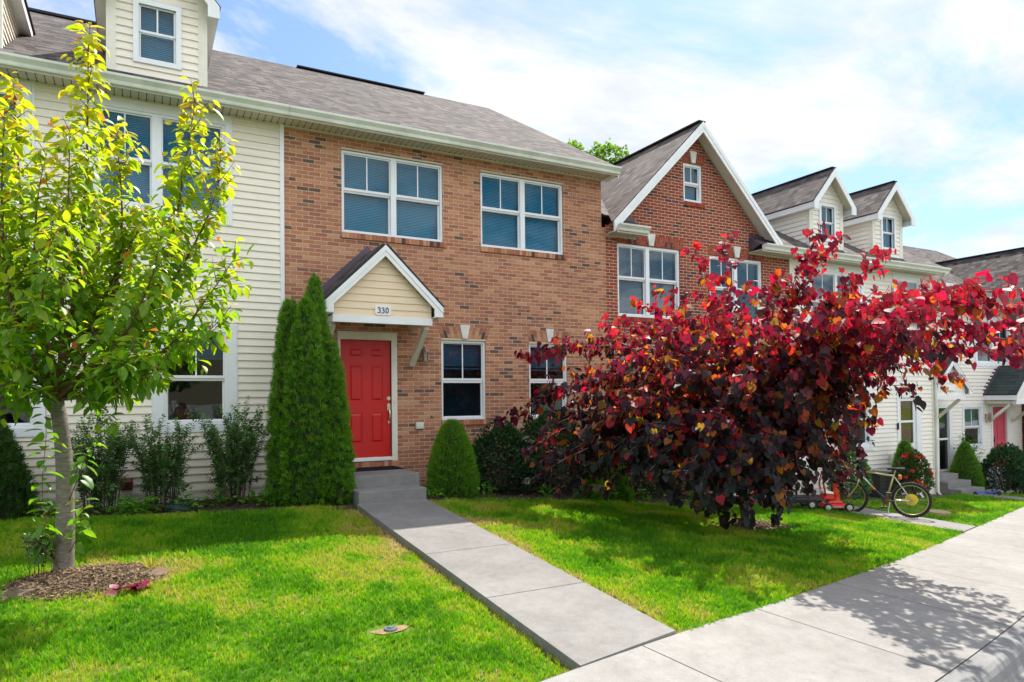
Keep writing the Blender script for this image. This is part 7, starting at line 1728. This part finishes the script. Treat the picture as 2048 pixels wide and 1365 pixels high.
# ---- round cover in the grass, clean-out cap, dark utility box, fallen leaves, kerbside bits
px_, py_ = 14.35, -3.42
w = MB(); w.lathe(at_g(px_, py_, -.02), [(.20, 0), (.215, .02), (.215, .075), (.20, .085), (.19, .085), (.185, .08)], 24)
tag(w.build('valve_cover', simple('tan_concrete_lid', (.42, .31, .20), .85, var=.2, scale=12), smooth=False), 'round tan cover lying in the grass beyond the bicycle', 'cover')
vx, vy = 1.78, -6.42; lz_ = float(lawn_z(np.float64(vx), np.float64(vy), True))
w = MB(); A = 22; c0 = (vx, vy, lz_ - .004)
rg_ = [(vx + (.15 + .03*math.sin(3*a))*math.cos(a), vy + (.085 + .02*math.sin(2*a + 1))*math.sin(a), lz_ - .007) for a in np.linspace(0, 2*math.pi, A, endpoint=False)]
for a, b in zip(rg_, rg_[1:] + rg_[:1]): w.poly([c0, a, b])
tag(w.build('bare_soil', simple('bare_clay', (.27, .17, .085), .95, var=.3, scale=20, bmp=.5)), kind='structure')
w = MB(); w.lathe((vx, vy, lz_ - .02), [(.055, 0), (.055, .022), (.05, .03), (.03, .031), (.025, .04), (.0, .042)], 16)
tag(w.build('cleanout_cap', simple('grey_blue_plastic', (.11, .13, .17), .4, var=.15)), 'small grey-blue pipe cap in a bare patch of the left lawn', 'pipe cap')
w = MB(); z0 = gz(16.7, -.45) - .05
w.box(16.42, 16.98, -.78, -.25, z0, z0 + .62); w.box(16.40, 17.0, -.80, -.23, z0 + .621, z0 + .66)
for k in range(6): w.box(16.45, 16.95, -.79, -.7801, z0 + .08 + k*.09, z0 + .12 + k*.09)
tag(w.build('utility_box', simple('dark_metal_box', (.035, .033, .035), .5, .3), bevel=.01), 'dark metal utility box against the ivory siding, behind the bicycle', 'utility box')
n = 15; P = np.stack([-.10 + rng.normal(0, .10, n), -4.68 + rng.normal(0, .05, n), np.zeros(n)], 1)
P[:, 2] = ground_z(P[:, 0], P[:, 1]) + .03 + rng.uniform(0, .03, n)
D = norm(rng.normal(0, 1, (n, 3))*np.array([1, 1, .35])); Nn = norm(np.array([0, 0, 1.]) + rng.normal(0, .5, (n, 3))); sd, f, up = frames(D, Nn); S = .10*rng.uniform(.8, 1.2, n)
M['leaf_fall'] = leaf_mat('fallen_leaves', [(0, (.03, .01, .02)), (.5, (.20, .012, .05)), (1, (.42, .03, .12))], [(0, (.05, .01, .02)), (1, (.6, .03, .15))], .3, .4, .4)
tag(scatter('fallen_leaves', *LEAF_HEART, P, sd*S[:,None], f*S[:,None], up*S[:,None], M['leaf_fall'], None, tint=rng.uniform(0, 1, n), smooth=True), 'small heap of magenta and purple fallen leaves on the mulch', 'fallen leaves')
n = 40; a = rng.uniform(0, 6.28, n); P = np.stack([.12 + .03*np.cos(a), -4.05 + .03*np.sin(a), np.full(n, gz(.12, -4.05) + .03)], 1)
D = norm(np.stack([np.cos(a)*.5, np.sin(a)*.5, rng.uniform(.6, 1.2, n)], 1)); sd, f, up = frames(D, norm(rng.normal(0, 1, (n, 3)))); S = rng.uniform(.09, .18, n)
tag(scatter('dry_grass_tuft', [(-.04, 0, 0), (.04, 0, 0), (.0, 1, .1)], [(0, 1, 2)], P, sd*S[:,None], f*S[:,None], up*S[:,None], M['grass'], None, tint=rng.uniform(.68, .85, n)), 'yellow tuft of dry grass standing in the pale bark mulch', 'grass tuft')
w = MB()
for k in range(5):
    r = .20 - .012*k; w.torus((.55, -1.12, .085 + .025*k), (.05*math.sin(k), .06*math.cos(k), 1), r, .013, 30, 6)
tag(w.build('garden_hose', simple('dark_green_hose', (.012, .035, .035), .4), smooth=True), 'dark coiled garden hose lying in the bed below the cream house window', 'hose')
# ================================================================= ACROSS THE STREET (mirrored in the windows)
b_ = MB()
for (x0, x1, y0, y1, z0, z1) in ((-30, 45, -13.3, -13.15, -.9, -.30),): b_.box(x0, x1, y0, y1, z0, z1)
b_.build('far_kerb', M['steps'])['kind'] = 'structure'
b_ = MB(); b_.quad((-60, -70, .4), (90, -70, .4), (90, -13.3, -.30), (-60, -13.3, -.30)); b_.build('far_lawn', M['lawn'])['kind'] = 'structure'
across = thing('townhouse', (6, -32, .1), 'beige townhouse row across the street, mirrored in the window glass', 'townhouse')
m = MB(); m.quad((34, -30, -.5), (-24, -30, -.5), (-24, -30, 6.2), (34, -30, 6.2)); m.quad((-24, -40, -.5), (34, -40, -.5), (34, -40, 6.2), (-24, -40, 6.2))
m.poly([(-24, -30, -.5), (-24, -40, -.5), (-24, -40, 6.2), (-24, -35, 9), (-24, -30, 6.2)]); m.poly([(34, -40, -.5), (34, -30, -.5), (34, -30, 6.2), (34, -35, 9), (34, -40, 6.2)])
m.build('wall', simple('beige_siding', (.36, .29, .20), .7), across)
m = MB(); roof_quad(m, (34.3, -29.5, 6.0), (-24.3, -29.5, 6.0), (-24.3, -35, 9.1), (34.3, -35, 9.1)); roof_quad(m, (-24.3, -40.5, 6.0), (34.3, -40.5, 6.0), (34.3, -35, 9.1), (-24.3, -35, 9.1)); m.build('roof', [M['shingle'], M['dark_edge'], M['soffit']], across)
wp = MB(); wp.box(-.6, .6, -.04, .05, -.8, .8); wp.box(-.5, .5, .0501, .055, -.7, .7, 1)
w0 = wp.build('window', [M['trim'], M['glass_low']], across)
w0.location = (-20 - 6, -29.97 + 32, 2.0 - .1); first = w0; k = 0
for x in np.arange(-20, 32, 3.6):
    for z in (1.9, 4.7):
        if k > 0:
            c = first.copy(); COL.objects.link(c); c.parent = across; c.location = (x - 6, 2.03, z - .1)
        k += 1
wf = thing('fence', (0, -19, -.2), 'white panel fence across the street, mirrored in the window glass', 'fence')
for i in range(14):
    m = MB(); x = -13 + 2.4*i
    for q in range(15): m.box(x + .06 + q*.155, x + .06 + q*.155 + .148, -19.02, -18.98, -.2, 1.45)
    m.build('panel', M['trim'], wf)
    m = MB(); m.box(x - .06, x + .055, -19.06, -18.94, -.3, 1.6); m.build('post', M['trim'], wf)
far_tree('dark leafy tree across the street, mirrored in the window glass, broadest one', (1.0, -23, -.2), [(1.0, -23, 4.2, 1.6), (.2, -23, 3.4, 1.4), (1.7, -23.4, 3.0, 1.0), (.9, -22.6, 5.4, 1.3)], 2600, .3)
far_tree('slim leafy tree across the street, mirrored in the window glass', (9.5, -23, -.2), [(9.5, -23, 3.8, 1.6), (8.8, -23.4, 2.9, 1.2), (10.3, -22.8, 4.6, 1.2)], 1800, .3)

# ---- the photographer, mirrored in the lower window of the cream house
M['skin'] = simple('skin', (.42, .22, .14), .55, var=.06)
M['shirt'] = simple('maroon_shirt', (.16, .015, .022), .85, var=.12)
M['jeans'] = simple('dark_jeans', (.035, .05, .10), .9, var=.15)
M['hair'] = simple('brown_hair', (.05, .03, .018), .6, var=.2)
GX, GY, GZ = 1.36, -14.1, -.293
def skinned(name, verts, edges, radii, root_i, mt, parent, lv=2):
    me = bpy.data.meshes.new(name); me.from_pydata([tuple(v) for v in verts], edges, [])
    o = new_obj(name, me, parent); me.materials.append(mt)
    md = o.modifiers.new('skin', 'SKIN'); md.use_smooth_shade = True
    if not me.skin_vertices: 
        with bpy.context.temp_override(object=o, active_object=o): pass
    sv = me.skin_vertices[0].data
    for i, r in enumerate(radii): sv[i].radius = (r, r) if not hasattr(r, '__len__') else r
    sv[root_i].use_root = True
    sb_ = o.modifiers.new('sub', 'SUBSURF'); sb_.levels = lv; sb_.render_levels = lv
    return o
per = thing('person', (GX, GY, GZ), 'person in a maroon T-shirt holding a camera to the face, mirrored in the window glass', 'person')
# standing, facing +Y (the houses), both hands raised to the camera. coordinates relative to the feet
V = [(0,0,.95), (0,.01,1.12), (0,0,1.32), (0,-.01,1.46), (0,.02,1.56), (0,.05,1.66), (0,.05,1.76),
     (.10,0,.90), (.11,.02,.50), (.11,-.02,.10), (.11,.12,.04), (-.10,0,.90), (-.11,.02,.50), (-.11,-.02,.10), (-.11,.12,.04),
     (.19,-.01,1.42), (.33,.10,1.22), (.14,.24,1.52), (.10,.25,1.60), (-.19,-.01,1.42), (-.33,.10,1.24), (-.14,.24,1.55), (-.10,.25,1.63)]
E_ = [(0,1),(1,2),(2,3),(3,4),(4,5),(5,6),(0,7),(7,8),(8,9),(9,10),(0,11),(11,12),(12,13),(13,14),(3,15),(15,16),(16,17),(17,18),(3,19),(19,20),(20,21),(21,22)]
Rr = [(.16,.11), (.15,.105), (.17,.115), (.09,.08), .055, (.078,.095), (.06,.075), .085, .06, .045, .04, .085, .06, .045, .04, .06, .043, .03, .035, .06, .043, .03, .035]
skinned('body', V, E_, Rr, 0, M['skin'], per)
Vs = [(0,0,.90), (0,.01,1.12), (0,0,1.32), (0,-.01,1.45), (.19,-.01,1.425), (.27,.05,1.31), (-.19,-.01,1.425), (-.27,.05,1.32)]
skinned('shirt', Vs, [(0,1),(1,2),(2,3),(3,4),(4,5),(3,6),(6,7)], [(.18,.13), (.17,.125), (.19,.135), (.10,.095), .078, .068, .078, .068], 0, M['shirt'], per)
Vt = [(0,0,.97), (.10,0,.88), (.11,.02,.50), (.11,-.02,.08), (-.10,0,.88), (-.11,.02,.50), (-.11,-.02,.08)]
skinned('trousers', Vt, [(0,1),(1,2),(2,3),(0,4),(4,5),(5,6)], [(.175,.125), .10, .076, .06, .10, .076, .06], 0, M['jeans'], per)
m = MB(); m.lathe((GX, GY + .03, GZ + 1.70), [(.095, -.02), (.105, .03), (.10, .08), (.07, .13), (.01, .15)], 14); m.build('hair', M['hair'], per, smooth=True)
for s in (-1, 1):
    for j in range(4):
        m = MB(); z = GZ + 1.575 + .019*j; m.tube([(GX + s*.10, GY + .26, z), (GX + s*.105, GY + .30, z + .004), (GX + s*.07, GY + .325, z + .004), (GX + s*.045, GY + .325, z)], [.010, .010, .009, .007], 6); m.build('finger', M['skin'], per, smooth=True)
    m = MB(); m.tube([(GX + s*.09, GY + .235, GZ + 1.575), (GX + s*.06, GY + .22, GZ + 1.59), (GX + s*.03, GY + .215, GZ + 1.60)], [.012, .011, .008], 6); m.build('thumb', M['skin'], per, smooth=True)
ct = thing('camera_body', (GX, GY + .27, GZ + 1.64), 'black camera held to the face of the mirrored person', 'camera')
m = MB(); m.box(GX - .07, GX + .07, GY + .24, GY + .30, GZ + 1.565, GZ + 1.665); m.build('casing', M['black'], ct, bevel=.008)
m = MB(); m.lathe((GX, GY + .301, GZ + 1.615), [(.035, 0), (.038, .07), (.033, .09)], 14, axis='y'); m.build('lens', M['black'], ct)
